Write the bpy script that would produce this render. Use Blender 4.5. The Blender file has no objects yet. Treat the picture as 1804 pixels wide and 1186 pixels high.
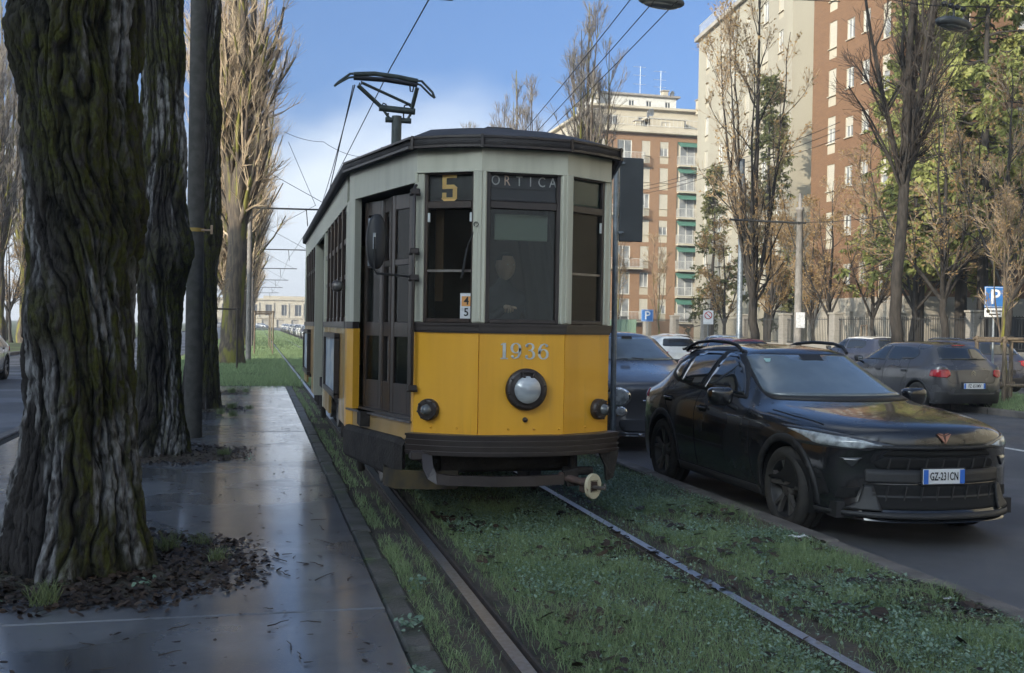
import bpy, bmesh, math, random
import numpy as np
from math import sin, cos, pi, radians, atan2, sqrt
from mathutils import Vector, Matrix
from mathutils.bvhtree import BVHTree
from mathutils.geometry import delaunay_2d_cdt
random.seed(7); RNG = np.random.default_rng(7)
SC = bpy.context.scene
COL = SC.collection
V = Vector

# ------------------------------------------------------------------ camera
F_PX, YAW, PITCH, ROLL, CAM_H = 1861.6, .2375, -.0095, .0166, 1.54
cam_d = bpy.data.cameras.new('camera'); cam = bpy.data.objects.new('camera', cam_d); COL.objects.link(cam)
fwd = V((sin(YAW)*cos(PITCH), cos(YAW)*cos(PITCH), sin(PITCH)))
r0 = V((cos(YAW), -sin(YAW), 0)); u0 = r0.cross(fwd)
rt = r0*cos(ROLL) + u0*sin(ROLL); up = u0*cos(ROLL) - r0*sin(ROLL)
cam.matrix_world = Matrix(((rt.x, up.x, -fwd.x, 0), (rt.y, up.y, -fwd.y, 0), (rt.z, up.z, -fwd.z, CAM_H), (0, 0, 0, 1)))
cam_d.sensor_width = 36; cam_d.lens = 36*F_PX/1804; cam_d.clip_start = .05; cam_d.clip_end = 3000
SC.camera = cam

# ------------------------------------------------------------------ sky, sun, exposure
SUN_EL = radians(15); SUN_TO = V((-.80, -.60, 0)).normalized()      # horizontal direction towards the sun
W = bpy.data.worlds.new('World'); SC.world = W; W.use_nodes = True
nt = W.node_tree; nt.nodes.clear()
sky = nt.nodes.new('ShaderNodeTexSky'); sky.sky_type = 'NISHITA'; sky.sun_disc = False
sky.sun_elevation = SUN_EL; sky.sun_rotation = atan2(SUN_TO.x, SUN_TO.y); sky.air_density = .48; sky.dust_density = 10.0; sky.ozone_density = 2.3; sky.altitude = 600
tcw = nt.nodes.new('ShaderNodeTexCoord'); sep = nt.nodes.new('ShaderNodeSeparateXYZ')
nt.links.new(tcw.outputs['Generated'], sep.inputs[0])
mx = nt.nodes.new('ShaderNodeMath'); mx.operation = 'ADD'; mx.inputs[1].default_value = .22
nt.links.new(sep.outputs['Z'], mx.inputs[0])
dv = nt.nodes.new('ShaderNodeVectorMath'); dv.operation = 'DIVIDE'
cmb = nt.nodes.new('ShaderNodeCombineXYZ')
for i in range(3): nt.links.new(mx.outputs[0], cmb.inputs[i])
nt.links.new(tcw.outputs['Generated'], dv.inputs[0]); nt.links.new(cmb.outputs[0], dv.inputs[1])
mp = nt.nodes.new('ShaderNodeMapping'); mp.inputs['Scale'].default_value = (.55, .34, 1); mp.inputs['Location'].default_value = (1.3, .25, 0)
nt.links.new(dv.outputs[0], mp.inputs[0])
cn = nt.nodes.new('ShaderNodeTexNoise'); cn.inputs['Scale'].default_value = 1.5; cn.inputs['Detail'].default_value = 5; cn.inputs['Roughness'].default_value = .46; cn.inputs['Distortion'].default_value = .25
nt.links.new(mp.outputs[0], cn.inputs['Vector'])
bandm = nt.nodes.new('ShaderNodeMapRange'); bandm.inputs[1].default_value = .02; bandm.inputs[2].default_value = .30; bandm.inputs[3].default_value = .26; bandm.inputs[4].default_value = -.06
nt.links.new(sep.outputs['Z'], bandm.inputs[0])
ca = nt.nodes.new('ShaderNodeMath'); ca.operation = 'ADD'; nt.links.new(cn.outputs[0], ca.inputs[0]); nt.links.new(bandm.outputs[0], ca.inputs[1])
crm = nt.nodes.new('ShaderNodeMapRange'); crm.interpolation_type = 'SMOOTHSTEP'; crm.inputs[1].default_value = .46; crm.inputs[2].default_value = .66; crm.inputs[3].default_value = 0; crm.inputs[4].default_value = .85
nt.links.new(ca.outputs[0], crm.inputs[0])
mixc = nt.nodes.new('ShaderNodeMix'); mixc.data_type = 'RGBA'; mixc.inputs['B'].default_value = (3.1, 3.4, 3.7, 1)
nt.links.new(crm.outputs[0], mixc.inputs['Factor']); tintn = nt.nodes.new('ShaderNodeVectorMath'); tintn.operation = 'MULTIPLY'; tintn.inputs[1].default_value = (.80, .97, 1.05); nt.links.new(sky.outputs[0], tintn.inputs[0]); nt.links.new(tintn.outputs[0], mixc.inputs['A'])
bg = nt.nodes.new('ShaderNodeBackground'); bg.inputs[1].default_value = .112
wo = nt.nodes.new('ShaderNodeOutputWorld')
nt.links.new(mixc.outputs['Result'], bg.inputs[0]); nt.links.new(bg.outputs[0], wo.inputs[0])
sun_d = bpy.data.lights.new('sun', 'SUN'); sun_d.energy = 2.0; sun_d.angle = radians(.5); sun_d.color = (1, .89, .72)
sun = bpy.data.objects.new('sun', sun_d); COL.objects.link(sun)
to_sun = V((SUN_TO.x*cos(SUN_EL), SUN_TO.y*cos(SUN_EL), sin(SUN_EL)))
sun.rotation_euler = to_sun.to_track_quat('Z', 'Y').to_euler(); sun.location = (-20, -20, 40)
SC.view_settings.view_transform = 'Standard'; SC.view_settings.look = 'None'; SC.view_settings.exposure = 1.6; SC.view_settings.gamma = 1
SC.view_settings.use_curve_mapping = False

# ------------------------------------------------------------------ materials
MATS = {}
def mat(name, col, rough=.6, col2=None, ns=4, lo=.35, hi=.65, stretch=(1, 1, 1), bump=0, bs=40, bstretch=None, metal=0, coat=0, coatr=.04, spec=.5,
        rough2=None, rs=3, rlo=.4, rhi=.6, pos=False, attr=None, col3=None, n3=1.0, lo3=.5, hi3=.7, emit=None, trans=0, brick=None, leaf=0):
    if name in MATS: return MATS[name]
    m = bpy.data.materials.new(name); m.use_nodes = True; t = m.node_tree; n = t.nodes; L = t.links
    p = n['Principled BSDF']; c4 = lambda c: (c[0], c[1], c[2], 1)
    p.inputs['Base Color'].default_value = c4(col); p.inputs['Roughness'].default_value = rough; p.inputs['Metallic'].default_value = metal
    p.inputs['Coat Weight'].default_value = coat; p.inputs['Specular IOR Level'].default_value = spec; p.inputs['Coat Roughness'].default_value = coatr
    if pos: vec = n.new('ShaderNodeNewGeometry').outputs['Position']
    else: vec = n.new('ShaderNodeTexCoord').outputs['Object']
    def noise(scale, st=(1, 1, 1), det=5, off=0):
        q = n.new('ShaderNodeMapping'); q.inputs['Scale'].default_value = st; q.inputs['Location'].default_value = (off, off*.7, off*1.3); L.new(vec, q.inputs[0])
        z = n.new('ShaderNodeTexNoise'); z.inputs['Scale'].default_value = scale; z.inputs['Detail'].default_value = det; L.new(q.outputs[0], z.inputs['Vector']); return z.outputs[0]
    def rng(src, a, b, c=0, d=1):
        q = n.new('ShaderNodeMapRange'); q.interpolation_type = 'SMOOTHSTEP'
        for i, x in enumerate((a, b, c, d)): q.inputs[i+1].default_value = x
        L.new(src, q.inputs[0]); return q.outputs[0]
    def mixc(f, a, b):
        q = n.new('ShaderNodeMix'); q.data_type = 'RGBA'
        for s, x in (('A', a), ('B', b)):
            if isinstance(x, tuple): q.inputs[s].default_value = x
            else: L.new(x, q.inputs[s])
        L.new(f, q.inputs['Factor']); return q.outputs['Result']
    out = None
    if brick:
        # brick = (scale, mortar colour, axis) ; axis 'x': facade runs along x, 'y': along y
        sp = n.new('ShaderNodeSeparateXYZ'); L.new(vec, sp.inputs[0]); cb = n.new('ShaderNodeCombineXYZ')
        ad = n.new('ShaderNodeMath'); ad.operation = 'ADD'; L.new(sp.outputs[0], ad.inputs[0]); L.new(sp.outputs[1], ad.inputs[1])
        L.new(ad.outputs[0], cb.inputs[0]); L.new(sp.outputs[2], cb.inputs[1])
        b = n.new('ShaderNodeTexBrick'); L.new(cb.outputs[0], b.inputs[0])
        b.inputs['Color1'].default_value = c4(col); b.inputs['Color2'].default_value = c4(col2); b.inputs['Mortar'].default_value = c4(brick[1])
        b.inputs['Scale'].default_value = brick[0]; b.inputs['Mortar Size'].default_value = .012; b.inputs['Brick Width'].default_value = .5; b.inputs['Row Height'].default_value = .14
        out = mixc(rng(noise(.9), .35, .75, 0, .35), b.outputs[0], c4(col3 or col))
        L.new(out, p.inputs['Base Color'])
    elif col2 is not None:
        if attr:
            a = n.new('ShaderNodeAttribute'); a.attribute_name = attr; f = a.outputs['Fac']
        else: f = rng(noise(ns, stretch), lo, hi)
        out = mixc(f, c4(col), c4(col2))
        if col3 is not None: out = mixc(rng(noise(n3, stretch, off=5.3), lo3, hi3), out, c4(col3))
        L.new(out, p.inputs['Base Color'])
    if rough2 is not None: L.new(rng(noise(rs, off=9.1), rlo, rhi, rough, rough2), p.inputs['Roughness'])
    if bump:
        q = n.new('ShaderNodeBump'); q.inputs['Strength'].default_value = bump; q.inputs['Distance'].default_value = .02
        L.new(noise(bs, bstretch or stretch, 4, 2.2), q.inputs['Height']); L.new(q.outputs[0], p.inputs['Normal'])
    if trans: p.inputs['Transmission Weight'].default_value = trans
    if emit:
        p.inputs['Emission Color'].default_value = c4(emit[0]); p.inputs['Emission Strength'].default_value = emit[1]
    if leaf:
        tl = n.new('ShaderNodeBsdfTranslucent'); ms = n.new('ShaderNodeMixShader'); ms.inputs[0].default_value = leaf
        if out is not None: L.new(out, tl.inputs[0])
        else: tl.inputs[0].default_value = c4(col)
        L.new(p.outputs[0], ms.inputs[1]); L.new(tl.outputs[0], ms.inputs[2]); L.new(ms.outputs[0], n['Material Output'].inputs[0])
    MATS[name] = m; return m

def glass(name, tint=(.8, .85, .85), rough=.02, dark=0.0, ior=1.5, dirt=.06):
    """thin pane: see-through, reflecting by fresnel, with a film of dust"""
    if name in MATS: return MATS[name]
    m = bpy.data.materials.new(name); m.use_nodes = True; t = m.node_tree; n = t.nodes; L = t.links; n.remove(n['Principled BSDF']); o = n['Material Output']
    tr = n.new('ShaderNodeBsdfTransparent'); tr.inputs[0].default_value = (*tint, 1)
    gl = n.new('ShaderNodeBsdfGlossy'); gl.inputs['Roughness'].default_value = rough
    df = n.new('ShaderNodeBsdfDiffuse'); df.inputs[0].default_value = (.45, .47, .45, 1)
    fr = n.new('ShaderNodeFresnel'); fr.inputs[0].default_value = ior
    a = n.new('ShaderNodeMixShader'); L.new(fr.outputs[0], a.inputs[0]); L.new(tr.outputs[0], a.inputs[1]); L.new(gl.outputs[0], a.inputs[2])
    tc = n.new('ShaderNodeTexCoord'); nz = n.new('ShaderNodeTexNoise'); nz.inputs['Scale'].default_value = 5; nz.inputs['Detail'].default_value = 6; L.new(tc.outputs['Object'], nz.inputs['Vector'])
    mr = n.new('ShaderNodeMapRange'); mr.inputs[1].default_value = .3; mr.inputs[2].default_value = .8; mr.inputs[3].default_value = dirt*.3; mr.inputs[4].default_value = dirt*1.6; L.new(nz.outputs[0], mr.inputs[0])
    b = n.new('ShaderNodeMixShader'); L.new(mr.outputs[0], b.inputs[0]); L.new(a.outputs[0], b.inputs[1]); L.new(df.outputs[0], b.inputs[2]); L.new(b.outputs[0], o.inputs[0])
    MATS[name] = m; return m

# ------------------------------------------------------------------ mesh helpers
class MB:
    def __init__(s): s.v = []; s.f = []; s.m = []; s.sm = []
    def add(s, vs, fs, m=0, smooth=False):
        o = len(s.v); s.v += [tuple(x) for x in vs]
        for f in fs: s.f.append(tuple(i+o for i in f)); s.m.append(m); s.sm.append(smooth)
        return s
    def box(s, c, d, m=0, R=None, b=0):
        hx, hy, hz = d[0]/2, d[1]/2, d[2]/2; c = V(c)
        if b <= 0:
            P = [V((x*hx, y*hy, z*hz)) for x in (-1, 1) for y in (-1, 1) for z in (-1, 1)]
            F = [(0, 1, 3, 2), (4, 6, 7, 5), (0, 4, 5, 1), (2, 3, 7, 6), (0, 2, 6, 4), (1, 5, 7, 3)]
        else:
            b = min(b, hx*.9, hy*.9, hz*.9); P = []; idx = {}
            for x in (-1, 1):
                for y in (-1, 1):
                    for z in (-1, 1):
                        idx[x, y, z] = len(P)
                        P += [V((x*hx, y*(hy-b), z*(hz-b))), V((x*(hx-b), y*hy, z*(hz-b))), V((x*(hx-b), y*(hy-b), z*hz))]
            F = []
            g = lambda x, y, z, k: idx[x, y, z]+k
            for a in (-1, 1):
                F.append((g(a, -1, -1, 0), g(a, 1, -1, 0), g(a, 1, 1, 0), g(a, -1, 1, 0))[::a])
                F.append((g(-1, a, -1, 1), g(1, a, -1, 1), g(1, a, 1, 1), g(-1, a, 1, 1))[::-a])
                F.append((g(-1, -1, a, 2), g(1, -1, a, 2), g(1, 1, a, 2), g(-1, 1, a, 2))[::a])
                for e in (-1, 1):
                    F.append((g(a, e, -1, 0), g(a, e, 1, 0), g(a, e, 1, 1), g(a, e, -1, 1))[::-a*e])
                    F.append((g(a, -1, e, 0), g(a, 1, e, 0), g(a, 1, e, 2), g(a, -1, e, 2))[::a*e])
                    F.append((g(-1, a, e, 1), g(1, a, e, 1), g(1, a, e, 2), g(-1, a, e, 2))[::-a*e])
                    for h in (-1, 1): F.append((g(a, e, h, 0), g(a, e, h, 1), g(a, e, h, 2))[::a*e*h])
        if R is not None: P = [R @ p for p in P]
        return s.add([p+c for p in P], F, m)
    def tube(s, pts, r, n=8, m=0, caps=True, smooth=True, flat=None):
        pts = [V(p) for p in pts]; k = len(pts); rr = r if isinstance(r, (list, tuple)) else [r]*k
        ref = None; vs = []
        for i, p in enumerate(pts):
            d = (pts[min(i+1, k-1)]-pts[max(i-1, 0)])
            d = d.normalized() if d.length > 1e-9 else V((0, 0, 1))
            if ref is None: ref = d.orthogonal().normalized() if abs(d.z) > .99 or True else None
            a = (ref-d*ref.dot(d)); a = a.normalized() if a.length > 1e-6 else d.orthogonal().normalized(); ref = a; b = d.cross(a)
            for j in range(n):
                t = 2*pi*j/n; vs.append(p+(a*cos(t)+b*sin(t))*rr[i])
        fs = [(i*n+j, i*n+(j+1) % n, (i+1)*n+(j+1) % n, (i+1)*n+j) for i in range(k-1) for j in range(n)]
        s.add(vs, fs, m, smooth)
        if caps:
            s.add(vs[:n], [tuple(range(n))[::-1]], m); s.add(vs[-n:], [tuple(range(n))], m)
        return s
    def lathe(s, prof, c=(0, 0, 0), axis='z', n=24, m=0, smooth=True, a0=0, a1=2*pi):
        c = V(c); vs = []; full = abs(a1-a0-2*pi) < 1e-6; k = n if full else n+1
        for r, h in prof:
            for j in range(k):
                t = a0+(a1-a0)*j/n; x, y = r*cos(t), r*sin(t)
                vs.append(c+V({'z': (x, y, h), 'x': (h, x, y), 'y': (x, h, -y)}[axis]))
        fs = []
        for i in range(len(prof)-1):
            for j in range(n):
                j2 = (j+1) % k; fs.append((i*k+j, i*k+j2, (i+1)*k+j2, (i+1)*k+j))
        return s.add(vs, fs, m, smooth)
    def ext(s, poly, d, m=0, caps=True):
        """polygon of 3-D points pushed along vector d"""
        d = V(d); P = [V(p) for p in poly]; n = len(P); vs = P+[p+d for p in P]
        fs = [(i, (i+1) % n, n+(i+1) % n, n+i) for i in range(n)]
        if caps: fs += [tuple(range(n))[::-1], tuple(range(n, 2*n))]
        return s.add(vs, fs, m)
    def loft(s, rings, m=0, closed=True, smooth=True, caps=False):
        n = len(rings[0]); vs = [p for r in rings for p in r]; fs = []
        for i in range(len(rings)-1):
            for j in range(n if closed else n-1): fs.append((i*n+j, i*n+(j+1) % n, (i+1)*n+(j+1) % n, (i+1)*n+j))
        if caps: fs += [tuple(range(n))[::-1], tuple(range(len(vs)-n, len(vs)))]
        return s.add(vs, fs, m, smooth)
    def mesh(s, name, mats):
        me = bpy.data.meshes.new(name); me.from_pydata(s.v, [], s.f)
        for q in (mats if isinstance(mats, (list, tuple)) else [mats]): me.materials.append(q)
        me.polygons.foreach_set('material_index', s.m); me.polygons.foreach_set('use_smooth', s.sm); me.update(); return me
    def fix(s, me):
        bm = bmesh.new(); bm.from_mesh(me); bmesh.ops.recalc_face_normals(bm, faces=bm.faces); bm.to_mesh(me); bm.free()
    def build(s, name, mats, parent=None, fixn=True, **k):
        me = s.mesh(name, mats)
        if fixn: s.fix(me)
        return link(name, me, parent, **k)

def link(name, me, parent=None, loc=None, label=None, cat=None, group=None, kind=None, rz=None):
    o = bpy.data.objects.new(name, me); COL.objects.link(o); o.parent = parent
    if loc is not None: o.location = loc
    if rz is not None: o.rotation_euler = (0, 0, rz)
    return tag(o, label, cat, group, kind)
def tag(o, label=None, cat=None, group=None, kind=None):
    for k, x in (('label', label), ('category', cat), ('group', group), ('kind', kind)):
        if x: o[k] = x
    return o
def thing(name, loc, label, cat, group=None, rz=0):
    return link(name, None, None, loc, label, cat, group, None, rz)
def copy_tree(o, parent=None, label=None, group=None):
    c = o.copy(); COL.objects.link(c); c.parent = parent
    if label: c['label'] = label
    if group: c['group'] = group
    for ch in o.children: copy_tree(ch, c)
    return c
def npmesh(name, verts, faces, mats, mi=None, smooth=False, attrs=None):
    """fast mesh from arrays: faces (n,k)"""
    me = bpy.data.meshes.new(name); nv = len(verts); nf, k = faces.shape
    me.vertices.add(nv); me.vertices.foreach_set('co', np.ascontiguousarray(verts, np.float32).ravel())
    me.loops.add(nf*k); me.loops.foreach_set('vertex_index', np.ascontiguousarray(faces, np.int32).ravel())
    me.polygons.add(nf); me.polygons.foreach_set('loop_start', np.arange(0, nf*k, k, dtype=np.int32))
    try: me.polygons.foreach_set('loop_total', np.full(nf, k, np.int32))
    except Exception: pass
    if mi is not None: me.polygons.foreach_set('material_index', np.ascontiguousarray(mi, np.int32))
    me.polygons.foreach_set('use_smooth', np.full(nf, smooth, bool))
    for q in (mats if isinstance(mats, (list, tuple)) else [mats]): me.materials.append(q)
    for a, d in (attrs or {}).items():
        at = me.attributes.new(a, 'FLOAT', 'POINT'); at.data.foreach_set('value', np.ascontiguousarray(d, np.float32))
    me.update(calc_edges=True); me.validate(); return me
def text_mesh(name, s, size, m, depth=.004, sx=1.0, space=1.0, bold=0):
    cu = bpy.data.curves.new(name, 'FONT'); cu.body = s; cu.size = size; cu.align_x = 'CENTER'; cu.align_y = 'CENTER'; cu.extrude = depth; cu.space_character = space; cu.offset = bold; cu.resolution_u = 3
    o = bpy.data.objects.new('tmp', cu); COL.objects.link(o); dg = bpy.context.evaluated_depsgraph_get()
    me = bpy.data.meshes.new_from_object(o.evaluated_get(dg)); bpy.data.objects.remove(o)
    me.transform(Matrix.Diagonal((sx, 1, 1, 1))); me.materials.clear(); me.materials.append(m); me.name = name; return me
def ribbon(mb, pts, ws, z=0, h=.004, m=0):
    """flat variable-width stroke in the local xy plane, raised by h"""
    pts = [V((*p, 0)) for p in pts]; L = []; R_ = []
    for i, p in enumerate(pts):
        d = (pts[min(i+1, len(pts)-1)]-pts[max(i-1, 0)]).normalized(); nn = V((-d.y, d.x, 0)); w = ws[i] if isinstance(ws, (list, tuple)) else ws
        L.append(p+nn*w/2); R_.append(p-nn*w/2)
    for i in range(len(pts)-1):
        q = [L[i], R_[i], R_[i+1], L[i+1]]
        mb.ext([V((a.x, a.y, z)) for a in q], (0, 0, h), m)

# numpy value noise, smooth, tileable in first axis when px given
def vnoise(x, y, seed=0, px=None):
    xi = np.floor(x).astype(int); yi = np.floor(y).astype(int); fx = x-xi; fy = y-yi
    fx = fx*fx*(3-2*fx); fy = fy*fy*(3-2*fy)
    def h(a, b):
        if px: a = a % px
        n = (a*374761393+b*668265263+seed*974634777) & 0x7fffffff
        n = ((n ^ (n >> 13))*1274126177) & 0x7fffffff
        return ((n ^ (n >> 16)) & 0xffff)/65535.0
    return (h(xi, yi)*(1-fx)+h(xi+1, yi)*fx)*(1-fy)+(h(xi, yi+1)*(1-fx)+h(xi+1, yi+1)*fx)*fy
def worley(x, y, seed=0, px=None):
    xi = np.floor(x).astype(int); yi = np.floor(y).astype(int); f1 = np.full(x.shape, 9.); f2 = np.full(x.shape, 9.); cid = np.zeros(x.shape)
    def h(a, b, k):
        if px: a = a % px
        n = (a*374761393+b*668265263+(seed+k*31)*974634777) & 0x7fffffff; n = ((n ^ (n >> 13))*1274126177) & 0x7fffffff; return ((n ^ (n >> 16)) & 0xffff)/65535.0
    for i in (-1, 0, 1):
        for j in (-1, 0, 1):
            a, b = xi+i, yi+j; d = np.hypot(a+.1+.8*h(a, b, 1)-x, b+.1+.8*h(a, b, 2)-y); c = h(a, b, 3)
            nw = d < f1; f2 = np.where(nw, f1, np.minimum(f2, d)); cid = np.where(nw, c, cid); f1 = np.where(nw, d, f1)
    return f1, f2, cid
def fbm(x, y, seed=0, px=None, o=4):
    s = 0; a = .5
    for i in range(o): s = s+a*vnoise(x*2**i, y*2**i, seed+i*17, px*2**i if px else None); a *= .5
    return s/(1-.5**o)
# ------------------------------------------------------------------ ground, roads, pavement
SC.render.engine = 'CYCLES'; SC.cycles.use_denoising = True; SC.cycles.max_bounces = 7; SC.cycles.transparent_max_bounces = 12
SC.cycles.caustics_reflective = False; SC.cycles.caustics_refractive = False
M_soil = mat('soil', (.085, .072, .055), .9, (.046, .042, .030), ns=3, bump=.9, bs=45, pos=True, col3=(.085, .066, .048), n3=9)
M_turf = mat('turf', (.085, .115, .034), .95, (.050, .052, .026), ns=2.2, bump=.8, bs=30, pos=True, col3=(.12, .155, .045), n3=.6)
M_walk = mat('wet_asphalt', (.135, .145, .162), .17, (.075, .082, .095), ns=.8, lo=.40, hi=.60, bump=.20, bs=120, pos=True, rough2=.55, rs=.9, rlo=.42, rhi=.60, spec=.9, coat=1.0, coatr=.15,  col3=(.14, .13, .12), n3=60, lo3=.56, hi3=.75)
M_road = mat('road_asphalt', (.100, .103, .112), .42, (.076, .078, .086), ns=.5, bump=.35, bs=190, pos=True, rough2=.75, rs=.5, col3=(.11, .105, .10), n3=90, lo3=.55, hi3=.75)
M_kerb = mat('kerb_stone', (.10, .095, .088), .55, (.045, .05, .036), ns=5, bump=.5, bs=60, pos=True, col3=(.055, .075, .03), n3=2.2, lo3=.56, hi3=.72)
M_kerb2 = mat('kerb_granite', (.17, .15, .135), .7, (.10, .09, .08), ns=4, bump=.4, bs=80, pos=True)
M_gap = mat('joint_dirt', (.018, .016, .013), 1)
M_paint = mat('road_paint', (.62, .62, .60), .7, (.25, .25, .24), ns=14, lo=.5, hi=.72, pos=True)

def sheet(name, x0, x1, y0, y1, z, m, parent=None, nx=1, ny=1, amp=0, **k):
    if amp == 0:
        return MB().add([(x0, y0, z), (x1, y0, z), (x1, y1, z), (x0, y1, z)], [(0, 1, 2, 3)]).build(name, m, parent, fixn=False, **k)
    X, Y = np.meshgrid(np.linspace(x0, x1, nx), np.linspace(y0, y1, ny)); Z = z+amp*(fbm(X*2.3, Y*2.3, 3)-.5)+amp*.6*(fbm(X*9, Y*9, 5)-.5)
    vs = np.stack([X, Y, Z], -1).reshape(-1, 3); i = np.arange((ny-1)*nx).reshape(ny-1, nx)[:, :-1].ravel()
    fs = np.stack([i, i+1, i+nx+1, i+nx], -1)
    return link(name, npmesh(name, vs, fs, m, smooth=True), parent, **k)
ST = dict(kind='structure')
X_WL, X_WR, Y_WE = -3.15, .70, 26.3
sheet('ground', -500, 500, -250, 900, -.20, M_turf, **ST)
sheet('left_road', -10.6, -3.3, -40, 420, -.12, M_road, **ST)
sheet('road', 4.2, 14.62, -40, 420, -.10, M_road, **ST)
sheet('service_road', 19.2, 27.0, -40, 420, -.10, M_road, **ST)
sheet('verge', 14.8, 19.1, -40, 300, 0, M_turf, nx=40, ny=300, amp=.05, **ST)
sheet('garden_ground', 27.3, 140, -40, 420, 0, M_turf, **ST)
sheet('left_verge', -30, -10.8, -60, 420, 0, M_turf, **ST)
# track bed and lawn
tb = sheet('track_bed', .86, 4.06, 1.0, 27.0, -.045, M_soil, nx=60, ny=420, amp=.03, **ST)
sheet('lawn', -3.2, 4.06, 26.3, 420, -.02, M_turf, nx=30, ny=700, amp=.05, **ST)
# island pavement: subgrade with slabs laid on it
pv = MB().box(((X_WL+X_WR)/2, 10, -.115), (X_WR-X_WL-.02, 32.4, .17)).build('pavement', M_gap, **ST)
cuts = [-6, 1.2, 5.72, 11.05, 15.3, 18.9, 22.4, Y_WE]
for a, b in zip(cuts[:-1], cuts[1:]):
    dz = random.uniform(-.002, .004)
    MB().box(((X_WL+.16+X_WR)/2, (a+b)/2, -.035+dz), (X_WR-X_WL-.16, b-a-.012, .07), b=.006).build('slab', M_walk, pv)
# kerb stones between pavement and track
kb = MB().box((.79, 10, -.16), (.15, 32, .2)).build('kerb', M_gap, **ST)
y = -2.0
base = MB().box((0, 0, 0), (.15, .985, .14), b=.012).mesh('kerbstone', M_kerb)
base2 = MB().box((0, 0, 0), (.145, .985, .145), b=.02).mesh('kerbstone', M_kerb)
while y < 26.2:
    o = link('kerbstone', random.choice((base, base2)), kb, (.785+random.uniform(-.008, .008), y+.5, -.083+random.uniform(-.008, .004)))
    o.rotation_euler = (random.uniform(-.006, .006), random.uniform(-.02, .02), random.uniform(-.006, .006)); y += 1.0
def kerb_row(name, x, w, y0, y1, ztop, h, m, ynear):
    p = MB().box((x, (y0+y1)/2, ztop-h/2-.02), (w-.02, y1-y0, h)).build(name, M_gap, **ST)
    me = MB().box((0, 0, 0), (w, 1.19, h), b=.015).mesh('kerbstone', m); y = y0
    while y < ynear:
        o = link('kerbstone', me, p, (x+random.uniform(-.006, .006), y+.6, ztop-h/2+random.uniform(-.006, .006))); o.rotation_euler[2] = random.uniform(-.004, .004); y += 1.2
    MB().box((x, (y+y1)/2, ztop-h/2), (w, y1-y, h), b=.015).build('kerbstone', m, p)
kerb_row('kerb', 4.13, .17, 1, 380, .0, .16, M_kerb2, 40)
kerb_row('kerb', 14.71, .17, 8, 380, .03, .2, M_kerb2, 46)
kerb_row('kerb', 19.15, .13, 8, 380, .03, .2, M_kerb2, 20)
kerb_row('kerb', -3.22, .15, 6, 380, .005, .16, M_kerb2, 30)
kerb_row('kerb', -10.7, .2, 6, 380, .02, .2, M_kerb2, 8)
for i, (x, y0, y1, w) in enumerate(((10.55, -10, 300, .12),)):
    sheet('lane_marking', x-w/2, x+w/2, y0, y1, -.096, M_paint, **ST)

# rails: grooved steel with a polished head
M_railtop = mat('rail_polish', (.52, .55, .60), .42, (.44, .45, .47), ns=30, metal=1, pos=True)
M_rust = mat('rail_rust', (.055, .040, .032), .8, (.035, .030, .027), ns=12, bump=.4, bs=90, pos=True)
def rail(xc, side, label):
    s = side   # +1: groove on the right of the head
    prof = [(-.040, -.012, 1), (-.036, -.002, 0), (.030, 0, 1), (.032, -.022, 1), (.060, -.026, 1), (.062, -.005, 1), (.078, -.006, 1), (.080, -.05, 1), (-.055, -.05, 1), (-.052, -.016, 1)]
    mb = MB(); ys = [-2]+[i*2.0 for i in range(0, 60)]+[200, 400]
    for i in range(len(prof)):
        a, b = prof[i], prof[(i+1) % len(prof)]
        for y0, y1 in zip(ys[:-1], ys[1:]):
            mb.add([(xc+s*a[0], y0, a[1]), (xc+s*b[0], y0, b[1]), (xc+s*b[0], y1, b[1]), (xc+s*a[0], y1, a[1])], [(0, 1, 2, 3)], a[2] if a[2] != 2 else 0)
    return mb.build('tram_rail', [M_railtop, M_rust], label=label, cat='rail', group='rails of the tram track')
X_RL, X_RR = 1.207, 2.707; X_C = (X_RL+X_RR)/2
rail(X_RL, 1, 'dark grooved steel tram rail beside the stone kerb of the wet pavement')
rail(X_RR, -1, 'shiny steel tram rail beside the grass strip along the parked cars')

# ------------------------------------------------------------------ grass, clover, leaf litter
def blade_mesh(name, x, y, z, h, w, lean, m, seg3=True):
    n = len(x); a = RNG.uniform(0, 2*pi, n); t = RNG.uniform(0, 2*pi, n); bx, by = np.cos(a)*w/2, np.sin(a)*w/2
    lx, ly = np.cos(t)*lean*h, np.sin(t)*lean*h; B = np.stack([x, y, z], -1)
    off = lambda dx, dy, dz: B+np.stack([dx, dy, dz], -1)
    if seg3:
        vs = np.stack([off(-bx, -by, 0*h), off(bx, by, 0*h), off(lx*.4-bx*.7, ly*.4-by*.7, h*.6), off(lx*.4+bx*.7, ly*.4+by*.7, h*.6), off(lx*1.1, ly*1.1, h*(1-.35*np.minimum(lean, 1)))], 1).reshape(-1, 3)
        k = 5; tri = np.array([[0, 1, 3], [0, 3, 2], [2, 3, 4]])
    else:
        vs = np.stack([off(-bx, -by, 0*h), off(bx, by, 0*h), off(lx, ly, h)], 1).reshape(-1, 3); k = 3; tri = np.array([[0, 1, 2]])
    fs = (np.arange(n)[:, None, None]*k+tri[None]).reshape(-1, 3)
    tint = np.repeat(np.clip(RNG.beta(2, 3, n), 0, 1), k)
    return npmesh(name, vs, fs, m, attrs={'tint': tint})
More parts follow.
